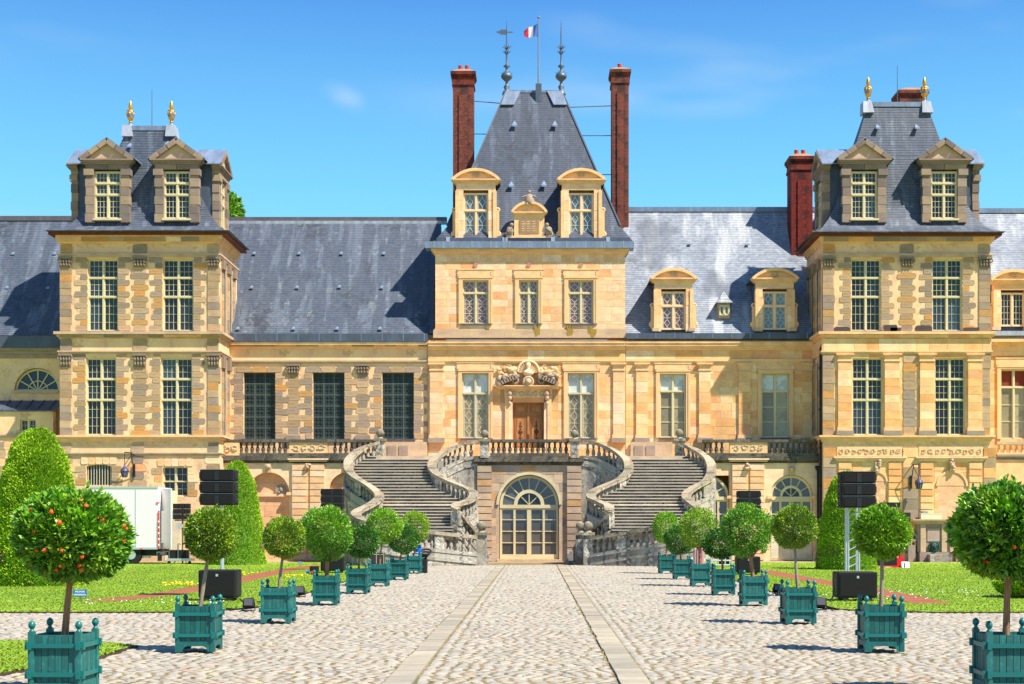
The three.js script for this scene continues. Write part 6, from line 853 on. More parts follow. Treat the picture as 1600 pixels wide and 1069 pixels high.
// ---------------------------------------------------------------- planters and trees
const ord = ['first', 'second', 'third', 'fourth', 'fifth', 'sixth', 'seventh', 'eighth'];
function makePlanter(M) {
  const g = thing('planter_box', '', 'planter', [0, 0, 0], 'teal wooden planter boxes in two rows'), w = 0.51, h = w / 2, top = 0.59, pw = 0.058;
  for (const [sx, sz] of [[-1, -1], [1, -1], [-1, 1], [1, 1]]) {
    const x = sx * (h - pw / 2), z = sz * (h - pw / 2); blk(g, 'post', M.teal, x - pw / 2, x + pw / 2, 0, top + 0.03, z - pw / 2, z + pw / 2);
    part(g, 'finial', lathe([[0.03, 0], [0.034, 0.012], [0.018, 0.028], [0.022, 0.036], [0.04, 0.062], [0.044, 0.082], [0.034, 0.112], [0.014, 0.13], [0, 0.135]], 12), M.tealIron, [x, top + 0.03, z]).scale.setScalar(0.8);
  }
  const side = (turn) => {
    const q = new THREE.Quaternion().setFromAxisAngle(V(0, 1, 0), turn), n = 6, iw = w - 2 * pw, put = (nm, gm, mt, x, y, z) => { const p = V(x, y, z).applyQuaternion(q), m = part(g, nm, gm, mt, [p.x, p.y, p.z]); m.quaternion.copy(q); };
    for (let i = 0; i < n; i++) put('board', bx(iw / n - 0.005, top - 0.13, 0.022), i % 2 ? M.teal : M.teal2, -iw / 2 + (i + 0.5) * iw / n, 0.13 + (top - 0.13) / 2, h - 0.03 + rr(-0.002, 0.002));
    put('backing', bx(iw, top - 0.16, 0.012), M.teal2, 0, 0.13 + (top - 0.16) / 2, h - 0.05);
    for (const y of [0.215, 0.49]) { put('iron_band', bx(w + 0.01, 0.042, 0.014), M.tealIron, 0, y, h + 0.004); for (const s of [-1, 1]) put('hinge', bx(0.04, 0.075, 0.036), M.tealIron, s * (h - 0.02), y, h + 0.012); }
    const s = new THREE.Shape(); s.moveTo(-iw / 2, 0.004); s.lineTo(-iw / 2, 0.135); s.lineTo(iw / 2, 0.135); s.lineTo(iw / 2, 0.004); s.lineTo(iw / 2 - 0.035, 0.004); s.quadraticCurveTo(iw / 2 - 0.045, 0.07, iw / 2 - 0.10, 0.075); s.lineTo(-iw / 2 + 0.10, 0.075); s.quadraticCurveTo(-iw / 2 + 0.045, 0.07, -iw / 2 + 0.035, 0.004);
    put('apron', new THREE.ExtrudeGeometry(s, { depth: 0.022, bevelEnabled: false, curveSegments: 5 }), M.teal, 0, 0, h - 0.028);
  };
  for (let k = 0; k < 4; k++) side(k * Math.PI / 2);
  blk(g, 'soil', M.soil, -h + 0.06, h - 0.06, 0.2, top - 0.045, -h + 0.06, h - 0.06);
  return g;
}
// leaf: folded rhombus; a crown is leaves spread through the outer half of an uneven ball, clumped
function leafBall(n, rx, ry, rz, size, cols, o = {}) {
  const pos = [], col = [], nor = [], clumps = Array.from({ length: o.clumps ?? 60 }, () => { const v = V(rr(-1, 1), rr(-1, 1), rr(-1, 1)).normalize(); return [v, rr(o.lump ?? 0.93, 1.05), pick(cols), rr(0.85, 1.12)]; });
  const up = V(0, 1, 0), q = V(0, 0, 0);
  for (let i = 0; i < n; i++) {
    const v = V(rr(-1, 1), rr(-1, 1), rr(-1, 1)); if (v.lengthSq() > 1 || v.lengthSq() < 0.02) { i--; continue; } v.normalize();
    let best = -2, cl = clumps[0]; for (const c of clumps) { const d = c[0].dot(v); if (d > best) { best = d; cl = c; } }
    const edge = sm(0.90, 0.99, best), r = cl[1] * (0.90 + 0.10 * edge) * (o.solid ? rr(0.88, 1.0) : 1 - 0.34 * Math.pow(rnd(), 2.0));
    const flatB = v.y < -0.55 && o.flatBottom ? 0.86 : 1, p = V(v.x * rx * r, v.y * ry * r * flatB, v.z * rz * r);
    const dir = v.clone().multiplyScalar(o.outward ?? 0.8).add(V(rr(-1, 1), rr(-0.7, 1), rr(-1, 1)).multiplyScalar(0.8)).normalize(), side = dir.clone().cross(V(rr(-1, 1), rr(-1, 1), rr(-1, 1))).normalize(), nn = side.clone().cross(dir), s = size * rr(0.7, 1.25), w = s * (o.aspect ?? 0.24);
    const a = p, b = p.clone().addScaledVector(dir, s), m1 = p.clone().addScaledVector(dir, s * 0.45).addScaledVector(side, w).addScaledVector(nn, w * 0.5), m2 = p.clone().addScaledVector(dir, s * 0.45).addScaledVector(side, -w).addScaledVector(nn, w * 0.5);
    const c0 = rnd() < 0.55 ? cl[2] : pick(cols), k = rr(0.75, 1.25) * cl[3];
    for (const t of [[a, m1, b], [a, b, m2]]) { const fn = t[1].clone().sub(t[0]).cross(t[2].clone().sub(t[0])).normalize(); for (const u of t) { pos.push(u.x, u.y, u.z); nor.push(fn.x, fn.y, fn.z); col.push(c0[0] * k, c0[1] * k, c0[2] * k); } }
  }
  // stray shoots standing out of the clipped outline
  for (let k = 0; k < (o.shoots ?? 0); k++) {
    const v = V(rr(-1, 1), rr(-0.5, 1), rr(-1, 1)).normalize(), base = V(v.x * rx, v.y * ry, v.z * rz).multiplyScalar(0.96), up2 = v.clone().add(V(rr(-0.4, 0.4), rr(0.2, 0.8), rr(-0.4, 0.4))).normalize(), ln = size * rr(0.6, 1.6), c0 = pick(cols);
    for (let j = 0; j < 7; j++) { const p = base.clone().addScaledVector(up2, ln * j / 6), dir = up2.clone().multiplyScalar(0.7).add(V(rr(-1, 1), rr(-0.4, 0.6), rr(-1, 1)).multiplyScalar(0.8)).normalize(), sd = dir.clone().cross(V(rr(-1, 1), rr(-1, 1), rr(-1, 1))).normalize(), s = size * rr(0.6, 0.9), w = s * 0.26, a = p, b = p.clone().addScaledVector(dir, s), m1 = p.clone().addScaledVector(dir, s * 0.45).addScaledVector(sd, w), m2 = p.clone().addScaledVector(dir, s * 0.45).addScaledVector(sd, -w); for (const t of [[a, m1, b], [a, b, m2]]) { const fn = t[1].clone().sub(t[0]).cross(t[2].clone().sub(t[0])).normalize(); for (const u of t) { pos.push(u.x, u.y, u.z); nor.push(fn.x, fn.y, fn.z); col.push(c0[0], c0[1], c0[2]); } } }
  }
  const g = new THREE.BufferGeometry(); g.setAttribute('position', new THREE.Float32BufferAttribute(pos, 3)); g.setAttribute('normal', new THREE.Float32BufferAttribute(nor, 3)); g.setAttribute('color', new THREE.Float32BufferAttribute(col, 3)); return g;
}
const leafMat = new THREE.MeshPhysicalMaterial({ vertexColors: true, roughness: 0.42, side: THREE.DoubleSide, transmission: 0.25, thickness: 0 }), leafMatte = new THREE.MeshStandardMaterial({ vertexColors: true, roughness: 0.8, side: THREE.DoubleSide });
const GREEN = { citrus: [[0.13, 0.36, 0.012], [0.20, 0.46, 0.014], [0.08, 0.25, 0.012], [0.32, 0.54, 0.02], [0.20, 0.40, 0.04]], bay: [[0.17, 0.31, 0.012], [0.27, 0.44, 0.014], [0.11, 0.22, 0.012], [0.38, 0.52, 0.02], [0.20, 0.32, 0.025]], bright: [[0.20, 0.44, 0.01], [0.28, 0.53, 0.012], [0.13, 0.33, 0.01], [0.34, 0.56, 0.025]], dark: [[0.05, 0.19, 0.012], [0.08, 0.27, 0.014], [0.04, 0.14, 0.01], [0.13, 0.34, 0.025]], yellow: [[0.28, 0.46, 0.01], [0.36, 0.54, 0.014], [0.20, 0.36, 0.01]] };
const SPOTS = [
  // row (-1 left, 1 right), base pixel y, base pixel x of the middle, crown centre px x, y, half width, half height, leaf kind, stem kind, look
  [-1, 1094, 100, 115, 838, 92, 77, 'citrus', 0, 'broad orange tree full of fruit'], [-1, 1022, 311, 329, 834, 43, 44, 'bay', 1, 'clipped ball tree with grey stem'], [-1, 976, 435, 444, 841, 35, 34, 'bay', 1, 'clipped ball tree on a thin pale stem'], [-1, 947, 510, 511, 833, 45, 44, 'citrus', 2, 'bushy tree on a forking stem'], [-1, 929, 560, 565, 846, 30, 28, 'dark', 0, 'dark green ball tree'], [-1, 917, 593, 600, 822, 30, 28, 'bright', 0, 'bright green leafy tree'], [-1, 907, 624, 630, 842, 27, 24, 'dark', 0, 'small dark ball tree'], [-1, 897, 647, 648, 826, 25, 31, 'yellow', 0, 'yellowish leafy tree'],
  [1, 1094, 1572, 1577, 830, 93, 80, 'citrus', 0, 'big citrus tree with a few oranges'], [1, 1022, 1376, 1378, 832, 46, 43, 'bright', 1, 'clipped ball tree with grey stem'], [1, 977, 1247, 1241, 824, 37, 36, 'bay', 1, 'olive green ball tree on a thin stem'], [1, 948, 1177, 1168, 830, 45, 44, 'citrus', 2, 'bushy tree on a forking stem'], [1, 931, 1130, 1126, 850, 30, 25, 'dark', 0, 'dark green ball tree'], [1, 917, 1094, 1091, 826, 32, 34, 'yellow', 2, 'loose yellow-green tree on dark forked stem'], [1, 906, 1065, 1062, 843, 25, 24, 'dark', 0, 'small dark ball tree'], [1, 897, 1041, 1041, 825, 23, 27, 'bright', 0, 'light green leafy tree']];
{
  const protos = [makePlanter(M), makePlanter({ ...M, teal: M.tealFade, teal2: M.tealFade2 })], used = [false, false]; const count = { '-1': 0, 1: 0 };
  for (const [row, by, bxp, cx, cy, rw, rh, kind, stem, look] of SPOTS) {
    const d = EYE * F / (by - 822), zf = D0 - d, z = zf - 0.27, x = CX + (bxp - 837) * (d + 0.27) / F, n = count[row]++, which = (n * 3 + (row > 0 ? 1 : 0)) % 5 < 2 ? 1 : 0, proto = protos[which], o = used[which] ? proto.clone() : proto;
    if (used[which]) { o.name = numbered('planter_box'); scene.add(o); o.userData = { ...proto.userData }; } used[which] = true;
    o.position.set(x, 0.022, z); o.rotation.y = rr(-0.05, 0.05); const rowName = row < 0 ? 'left' : 'right';
    o.userData.label = n === 0 ? `large teal planter cut off by the bottom ${rowName} corner` : `${ord[n]} teal slatted planter of the ${rowName} row, counted from the front`;
    if (n === 0) { o.scale.setScalar(1.0); }
    const t = thing(kind === 'citrus' ? 'orange_tree' : 'ball_tree', `${look}, in the ${ord[n]} planter of the ${rowName} row`, 'tree', [x, 0.56, z], 'standard trees in the teal planters'), dd = D0 - z;
    const tx = CX + (cx - 837) * dd / F, ty = EYE - (cy - 822) * dd / F, lf = rw > 80 ? 0.082 : kind === 'bay' ? 0.05 : 0.055, rx = rw * dd / F - lf * 0.55, ry = rh * dd / F - lf * 0.5, leafN = rw > 80 ? 13500 : rw > 40 ? 11000 : rw > 33 ? 9000 : 6500;
    const crown = leafBall(leafN, rx, ry, rx * 0.95, lf, GREEN[kind], { shoots: rw > 80 ? 40 : rw > 33 ? 40 : 24, lump: rw > 80 ? 0.86 : stem === 2 || kind === 'yellow' ? 0.78 : 0.92, clumps: rw > 80 ? 90 : 60, aspect: kind === 'bay' ? 0.2 : 0.26 });
    part(t, 'crown', crown, leafMat, [tx, ty, z]);
    const yb = ty - ry * 0.75, bm = stem === 1 ? M.barkGrey : M.bark, tr = rw > 80 ? 0.032 : 0.026;
    if (stem === 2) {
      const fk = ty - ry * 1.02; part(t, 'trunk', merge([rod(V(x, 0.5, z), V((x + tx) / 2 + 0.01, fk, z), 0.045, 0.04)]), bm);
      for (let k = 0; k < 5; k++) { const a = k * 1.257 + 0.4, e = V(tx + Math.cos(a) * rx * 0.6, ty - ry * 0.25, z + Math.sin(a) * rx * 0.6), m0 = V((x + tx) / 2, fk - 0.02, z), m1 = m0.clone().lerp(e, 0.55).add(V(0, -0.04, 0)); part(t, 'branch', merge([rod(m0, m1, 0.026, 0.019, 6), rod(m1, e, 0.019, 0.010, 6)]), bm); }
    } else {
      const m1 = V((x * 2 + tx) / 3 + rr(-0.015, 0.015), (0.5 + yb) / 2, z), e = V(tx, yb + ry * 0.45, z); part(t, 'trunk', merge([rod(V(x, 0.5, z), m1, tr * 1.15, tr, 9), rod(m1, e, tr, tr * 0.75, 9)]), bm);
      for (let k = 0; k < 5; k++) { const a = k * 1.257 + rnd(), s = e.clone().add(V(0, -ry * 0.35, 0)); part(t, 'branch', rod(s, V(tx + Math.cos(a) * rx * 0.6, ty + rr(-0.2, 0.3) * ry, z + Math.sin(a) * rx * 0.6), tr * 0.55, tr * 0.25, 6), bm); }
    }
    if (kind === 'citrus' && stem === 0) { const og = new THREE.SphereGeometry(0.022, 10, 8), N = row < 0 ? 46 : 12; for (let k = 0; k < N; k++) { const v = V(rr(-1, 1), rr(-0.95, 0.6), rr(0.0, 1)).normalize(); const m = part(t, 'orange', og, M.orange, [tx + v.x * rx * 0.98, ty + v.y * ry * 0.98, z + v.z * rx * 0.95]); m.scale.setScalar(rr(0.75, 1.15)); } }
  }
}
// clipped yews: dense shell of short shoots over a dark heart
function yew(label, px, baseY, topY, halfPx, o = {}) {
  const d = EYE * F / (baseY - 822), z = D0 - d - (o.back ?? 0.9), dd = D0 - z, x = X(px, z), H = Y(topY, z), R = halfPx * dd / F, t = thing('clipped_yew', label, 'topiary', [x, 0, z], 'clipped yew topiaries');
  const prof = (v) => R * (o.ball ? Math.sqrt(Math.max(0, 1 - Math.pow(2 * v - 1, 2))) : (1 - (o.taper ?? 0.42) * v) * Math.pow(Math.max(0, 1 - Math.pow(v, 6)), 0.5)), pts = []; for (let i = 0; i <= 22; i++) pts.push([Math.max(0.001, prof(i / 22) - 0.06), H * i / 22 * 0.985]);
  part(t, 'heart', lathe(pts, 26), std({ color: '#5c7f1c' }), [x, 0, z]);
  const N = o.n ?? 30000, pos = [], col = [], nor = [];
  for (let i = 0; i < N; i++) {
    const v = rnd(), a = rnd() * Math.PI * 2, bump = 0.07 * (fbm(a / 6.2832, v, 10, 10, 3, 5) - 0.5) * 2, r = prof(v) + bump + rr(-0.05, 0.025), p = V(x + Math.cos(a) * r, H * v + bump, z + Math.sin(a) * r), slope = V(Math.cos(a), v > 0.85 ? 1.2 : 0.35, Math.sin(a)), dir = slope.add(V(rr(-1, 1), rr(-0.3, 1), rr(-1, 1)).multiplyScalar(0.7)).normalize(), sd = dir.clone().cross(V(rr(-1, 1), rr(-1, 1), rr(-1, 1))).normalize(), s = rr(0.05, 0.10), w = 0.014, nn = sd.clone().cross(dir);
    const A = p, B = p.clone().addScaledVector(dir, s), C = p.clone().addScaledVector(dir, s * 0.5).addScaledVector(sd, w * 1.6), D = p.clone().addScaledVector(dir, s * 0.5).addScaledVector(sd, -w * 1.6), tn = fbm(a / 6.2832, v, 9, 9, 3, 15), k = rr(0.75, 1.25), br = v < 0.25 && fbm(a / 6.2832, v, 12, 12, 3, 44) > 0.62 ? 0.7 : 0, c = mixc(mixc([0.22, 0.40, 0.01], [0.36, 0.54, 0.012], tn * 0.8 + 0.3 * rnd()), [0.26, 0.20, 0.07], br);
    for (const q of [A, C, B, A, B, D]) { pos.push(q.x - x, q.y, q.z - z); nor.push(nn.x, nn.y, nn.z); col.push(c[0] * k, c[1] * k, c[2] * k); }
  }
  const g = new THREE.BufferGeometry(); g.setAttribute('position', new THREE.Float32BufferAttribute(pos, 3)); g.setAttribute('normal', new THREE.Float32BufferAttribute(nor, 3)); g.setAttribute('color', new THREE.Float32BufferAttribute(col, 3)); part(t, 'foliage', g, leafMatte, [x, 0, z]);
}
yew('largest clipped yew cone, at the left edge behind the orange tree', 58, 918, 672, 70, { n: 50000, taper: 0.36 });
yew('clipped yew cone behind the left loudspeaker tower', 370, 884, 722, 44, { n: 22000 });
yew('clipped yew cone behind the right loudspeaker tower', 1322, 892, 738, 46, { n: 24000 });
yew('low rounded yew on the right lawn at the picture edge', 1605, 938, 890, 46, { n: 9000, ball: true, back: 0.6 });
// tree crown showing above the left roof ridge
{
  const z = -14, t = thing('background_tree', 'light green tree top showing above the left roof ridge', 'tree', [X(352, z), 0, z]); part(t, 'trunk', rod(V(X(352, z), 0, z), V(X(352, z), Y(345, z), z), 0.3, 0.12), M.bark); part(t, 'crown', leafBall(2600, 1.15, 1.6, 1.1, 0.26, GREEN.bright, { clumps: 26, aspect: 0.3 }), leafMat, [X(349, z), Y(340, z), z]);
}
// ---------------------------------------------------------------- stage equipment, truck, signs, lanterns, fountain
function lineArray(label, px0, px1, pyT, pyB, baseY, o = {}) {   // three loudspeaker boxes flown on a mast above the lawn
  const d = EYE * F / (baseY - 822), z = D0 - d - 0.5, dd = D0 - z, x0 = X(px0, z), x1 = X(px1, z), yT = Y(pyT, z), yB = Y(pyB, z), xm = (x0 + x1) / 2, t = thing('loudspeaker_tower', label, 'loudspeaker', [xm, 0, z], 'loudspeaker towers');
  const n = o.n ?? 3, h = (yT - yB) / n, dp = 0.5;
  for (let i = 0; i < n; i++) { const a = yB + i * h; const g = part(t, 'speaker_box', new RoundedBoxGeometry(x1 - x0, h - 0.015, dp, 2, 0.02), M.black, [xm, a + h / 2, z]); for (const s of [-1, 1]) { blk(t, 'speaker_grille', M.blackGrille, xm + s * 0.06, xm + s * ((x1 - x0) / 2 - 0.05), a + 0.035, a + h - 0.05, z + dp / 2, z + dp / 2 + 0.012); blk(t, 'rigging_plate', M.blackEdge, xm + s * ((x1 - x0) / 2), xm + s * ((x1 - x0) / 2 + 0.025), a + h * 0.25, a + h * 0.75, z - 0.1, z + 0.2); } blk(t, 'horn', M.blackEdge, xm - 0.055, xm + 0.055, a + 0.03, a + h - 0.045, z + dp / 2, z + dp / 2 + 0.02); blk(t, 'box_joint', M.steel, x0 + 0.02, x1 - 0.02, a + h - 0.014, a + h - 0.002, z + dp / 2 - 0.02, z + dp / 2 + 0.008); }
  const mx = o.ladder ? X(o.ladder[0], z) : xm, mz = z - 0.3;
  if (o.ladder) { const lx = X(o.ladder[0], z), rx = X(o.ladder[1], z); for (const x of [lx, rx]) for (const q of [0, -0.25]) part(t, 'truss_tube', rod(V(x, 0.05, mz + q), V(x, yB + 0.3, mz + q), 0.025), M.alu); const k = 9; for (let i = 0; i < k; i++) { const y = 0.3 + (yB - 0.3) * i / k; part(t, 'truss_rung', rod(V(lx, y, mz), V(rx, y + 0.12, mz), 0.014), M.alu); } blk(t, 'base_plate', M.alu, lx - 0.25, rx + 0.25, 0.03, 0.08, mz - 0.5, mz + 0.25); }
  else { part(t, 'mast', rod(V(xm, 0.03, mz), V(xm, yT - 0.1, mz), 0.045, 0.04, 10), M.alu); for (const [a, b] of [[-0.35, 0.2], [0.35, 0.2], [0, -0.4]]) part(t, 'mast_leg', rod(V(xm, 0.55, mz), V(xm + a, 0.04, mz + b), 0.022), M.alu); }
}
function subwoofer(label, px0, px1, pyT, baseY) {
  const d = EYE * F / (baseY - 822), z = D0 - d, x0 = X(px0, z), x1 = X(px1, z), y1 = Y(pyT, z), w = x1 - x0, t = thing('subwoofer', label, 'loudspeaker', [(x0 + x1) / 2, 0, z - 0.35], 'black subwoofer boxes on the lawn'), b = 0.10;
  part(t, 'cabinet', new RoundedBoxGeometry(w, y1 - b, 0.62, 2, 0.02), M.black, [(x0 + x1) / 2, (y1 + b) / 2, z - 0.31]); blk(t, 'front_grille', M.blackGrille, x0 + 0.04, x1 - 0.04, b + 0.05, y1 - 0.05, z, z + 0.012); part(t, 'badge', bx(0.05, 0.05, 0.008), M.alu, [(x0 + x1) / 2, y1 - 0.11, z + 0.016]);
  for (const s of [-1, 1]) { blk(t, 'pallet_runner', M.blackEdge, (x0 + x1) / 2 + s * w * 0.3 - 0.06, (x0 + x1) / 2 + s * w * 0.3 + 0.06, 0.03, b - 0.002, z - 0.6, z); blk(t, 'edge_rail', M.blackEdge, s < 0 ? x0 - 0.012 : x1, s < 0 ? x0 : x1 + 0.012, b + 0.03, y1 - 0.03, z - 0.55, z - 0.05); }
}
lineArray('three-box loudspeaker tower on a mast in front of the left clipped yew', 316, 369, 734, 790, 936, {});
lineArray('three-box loudspeaker tower on an aluminium ladder truss on the right lawn', 1312, 1365, 737, 794, 936, { ladder: [1330, 1347] });
lineArray('small loudspeaker stack hung left of the staircase', 503, 537, 764, 797, 893, { n: 3 });
lineArray('small loudspeaker stack before the rusticated pier right of the staircase', 1152, 1187, 767, 801, 897, { n: 3 });
subwoofer('big black subwoofer beside the second planter of the left row', 310, 368, 891, 942); subwoofer('big black subwoofer at the foot of the ladder truss', 1310, 1371, 894, 942); subwoofer('black subwoofer behind the fourth planter of the left row', 501, 537, 867, 897); subwoofer('black subwoofer behind the fourth planter of the right row', 1152, 1188, 870, 900);
// floor lamps, unlit
for (const [px, by, label, s] of [[389, 956, 'small black floodlight on the paving between second and third left planters', -1], [469, 934, 'small black floodlight beside the third planter of the left row', -1], [1215, 930, 'small black floodlight left of the third right planter', 1], [1282, 955, 'small black floodlight right of the third right planter', 1]]) {
  const d = EYE * F / (by - 822), z = D0 - d, x = X(px, z), t = thing('floodlight', label, 'floodlight', [x, 0, z], 'small floodlights along the paving'); const b = part(t, 'housing', new RoundedBoxGeometry(0.2, 0.19, 0.14, 2, 0.02), M.black, [x, 0.16, z]); b.rotation.z = s * -0.12; b.rotation.x = -0.4; part(t, 'lamp_glass', bx(0.16, 0.14, 0.01), M.glassBlack[2], [x, 0.19, z + 0.075]).rotation.x = -0.4; part(t, 'stand', merge([bar(-0.12, 0.12, 0.022, 0.035, -0.06, 0.06), bar(-0.12, -0.108, 0.03, 0.17, -0.015, 0.015), bar(0.108, 0.12, 0.03, 0.17, -0.015, 0.015)]), M.blackEdge, [x, 0, z]);
}
{ const pts = [[368, 935], [378, 942], [384, 950], [372, 956], [352, 954]].map(([px, py]) => { const d = EYE * F / (py - 822); return V(CX + (px - 837) * d / F, 0.045, D0 - d); }); tag(part(null, 'power_cable', new THREE.TubeGeometry(new THREE.CatmullRomCurve3(pts), 24, 0.016, 6), M.cable), 'black cable trailing from the left subwoofer to a floodlight', 'cable');
  const p2 = [[1302, 905], [1305, 925], [1298, 944], [1290, 950], [1305, 955]].map(([px, py], i) => { const d = EYE * F / (Math.max(py, 944) - 822); return V(CX + (px - 837) * d / F, [0.55, 0.3, 0.05, 0.045, 0.045][i], D0 - d); }); tag(part(null, 'power_cable', new THREE.TubeGeometry(new THREE.CatmullRomCurve3(p2), 24, 0.02, 6), M.cable), 'black cable hanging beside the right subwoofer', 'cable'); }
// lettering on a thin plate
function textTex(lines, fg, bg, w, h, size) { const c = document.createElement('canvas'); c.width = w; c.height = h; const x = c.getContext('2d'); x.fillStyle = bg; x.fillRect(0, 0, w, h); x.fillStyle = fg; x.textAlign = 'center'; x.textBaseline = 'middle'; x.font = `bold ${size}px sans-serif`; lines.forEach((l, i) => x.fillText(l, w / 2, h * (i + 0.5) / lines.length)); const t = new THREE.CanvasTexture(c); t.colorSpace = THREE.SRGBColorSpace; return t; }
const signTex = textTex(['PELOUSE', 'INTERDITE'], '#f4f8fb', '#2f6fae', 256, 128, 46);
for (const [px, py, w, by, label] of [[125, 927, 21, 942, 'small blue keep-off-the-lawn sign reading PELOUSE INTERDITE under the orange tree'], [468.5, 879, 6, 888, 'tiny blue lawn sign beside the red path before the left subwoofer']]) {
  const d = EYE * F / (by - 822), z = D0 - d, x = X(px, z), y = Y(py, z), W = L(w, z), H = W * 0.5, t = thing('lawn_sign', label, 'sign', [x, 0.03, z], 'blue lawn signs'); part(t, 'stake', rod(V(x, 0.0, z - 0.01), V(x, y, z - 0.01), 0.012), M.steel); part(t, 'plate', bx(W, H, 0.01), M.blue, [x, y, z]); const pl = new THREE.PlaneGeometry(W - 0.012, H - 0.012); part(t, 'lettering', pl, std({ map: signTex, roughness: 0.5 }), [x, y, z + 0.008]);
}
// white box truck in front of the left pavilion
{
  const z = 7.2, x0 = X(140, z), x1 = X(246, z), yT = Y(761, z), yB = Y(858, z), t = thing('box_truck', 'white box truck with its tailgate open, parked before the left pavilion', 'truck', [(x0 + x1) / 2, 0, z - 1.2]);
  part(t, 'cargo_box', new RoundedBoxGeometry(x1 - x0, yT - yB, 2.3, 2, 0.03), M.white, [(x0 + x1) / 2, (yT + yB) / 2, z - 1.15]);
  blk(t, 'panel_seam', M.alu, X(211, z), X(212.3, z), yB + 0.02, yT - 0.02, z, z + 0.01); blk(t, 'roof_rail', M.alu, x0, x1 + 0.02, yT - 0.06, yT + 0.012, z - 0.02, z + 0.02); blk(t, 'floor_rail', M.alu, x0, x1 + 0.02, yB - 0.02, yB + 0.07, z - 0.02, z + 0.02);
  const rx = X(262, z); part(t, 'open_rear_door', bx(0.05, yT - yB - 0.1, 0.9), M.white, [x1 + 0.28, (yT + yB) / 2 - 0.02, z - 0.35]).rotation.y = 0.75; blk(t, 'tail_lift', M.whiteFlat, x1 + 0.05, rx, yB + 0.25, Y(798, z), z - 0.5, z - 0.42); part(t, 'tail_lift_edge', bx(0.05, Y(798, z) - yB, 0.05), M.red, [x1 + 0.06, (yB + Y(798, z)) / 2, z + 0.02]);
  for (let i = 0; i < 10; i++) part(t, 'warning_stripe', bx(0.055, 0.06, 0.012), i % 2 ? M.whiteFlat : M.red, [x1 + 0.06, yB + 0.05 + i * 0.125, z + 0.05]); part(t, 'marker_lamp', bx(0.14, 0.06, 0.02), M.red, [x1 + 0.02, Y(786, z), z + 0.02]); part(t, 'marker_lamp', bx(0.1, 0.05, 0.02), M.orange, [X(221, z), yB + 0.02, z + 0.03]);
  blk(t, 'interior_lining', std({ color: '#e8d9a8' }), x1 + 0.004, X(258, z), Y(798, z), yT - 0.12, z - 2.0, z - 1.4); blk(t, 'battery_box', M.alu, X(218, z), X(229, z), 0.28, yB - 0.32, z - 0.7, z - 0.3); blk(t, 'underrun_guard', M.blackEdge, X(208, z), X(246, z), 0.55, yB - 0.1, z - 0.35, z - 0.3); blk(t, 'chassis', M.blackEdge, x0, x1, yB - 0.3, yB - 0.02, z - 1.9, z - 0.4); for (const px of [158, 204]) { const w = part(t, 'wheel', (() => { const g = new THREE.CylinderGeometry(0.42, 0.42, 0.26, 22); g.rotateX(Math.PI / 2); return g; })(), M.tyre, [X(px, z), 0.42, z - 0.2]); part(w, 'rim', (() => { const g = new THREE.CylinderGeometry(0.2, 0.2, 0.03, 16); g.rotateX(Math.PI / 2); return g; })(), M.alu, [X(px, z), 0.42, z - 0.06]); } blk(t, 'rear_bumper', M.steel, x1 - 0.1, X(258, z), 0.42, 0.55, z - 1.9, z - 0.2); blk(t, 'mud_flap', M.blackEdge, X(245, z), X(248, z), 0.15, 0.5, z - 0.5, z - 0.1);
}
// lighting gear standing behind the truck
{
  const z = 6.4, t = thing('lamp_rack', 'small rack of stage lamps on a stand at the truck tail', 'stage light', [X(284, z), 0, z]); for (let i = 0; i < 3; i++) for (let j = 0; j < 3; j++) part(t, 'lamp_head', new RoundedBoxGeometry(0.24, 0.22, 0.2, 1, 0.02), M.black, [X(275 + i * 9, z), Y(791 + j * 8.3, z), z]); part(t, 'stand', merge([rod(V(X(284, z), 0, z - 0.12), V(X(284, z), Y(788, z), z - 0.12), 0.035), rod(V(X(272, z), Y(813, z), z - 0.12), V(X(298, z), Y(813, z), z - 0.12), 0.03), rod(V(X(284, z), 0.7, z - 0.12), V(X(274, z), 0.02, z + 0.3), 0.02), rod(V(X(284, z), 0.7, z - 0.12), V(X(294, z), 0.02, z + 0.3), 0.02)]), M.steel); part(t, 'round_lamp', discGeo(0.14, 0.12, 16), M.alu, [X(281, z), Y(822, z), z]);
  const f = thing('flight_trolley', 'low aluminium stage trolley beside the truck', 'trolley', [X(279, z), 0, 7.0]); for (const px of [264, 278, 295]) part(f, 'upright', rod(V(X(px, 7), 0.15, 7.0), V(X(px, 7), 0.9, 7.0), 0.025), M.steel); blk(f, 'deck', M.alu, X(261, 7), X(299, 7), 0.16, 0.26, 6.4, 7.05); blk(f, 'load', M.black, X(262, 7), X(290, 7), 0.265, 0.62, 6.45, 6.95); for (const px of [264, 296]) part(f, 'castor', discGeo(0.07, 0.05), M.tyre, [X(px, 7), 0.08, 7.0]);
}
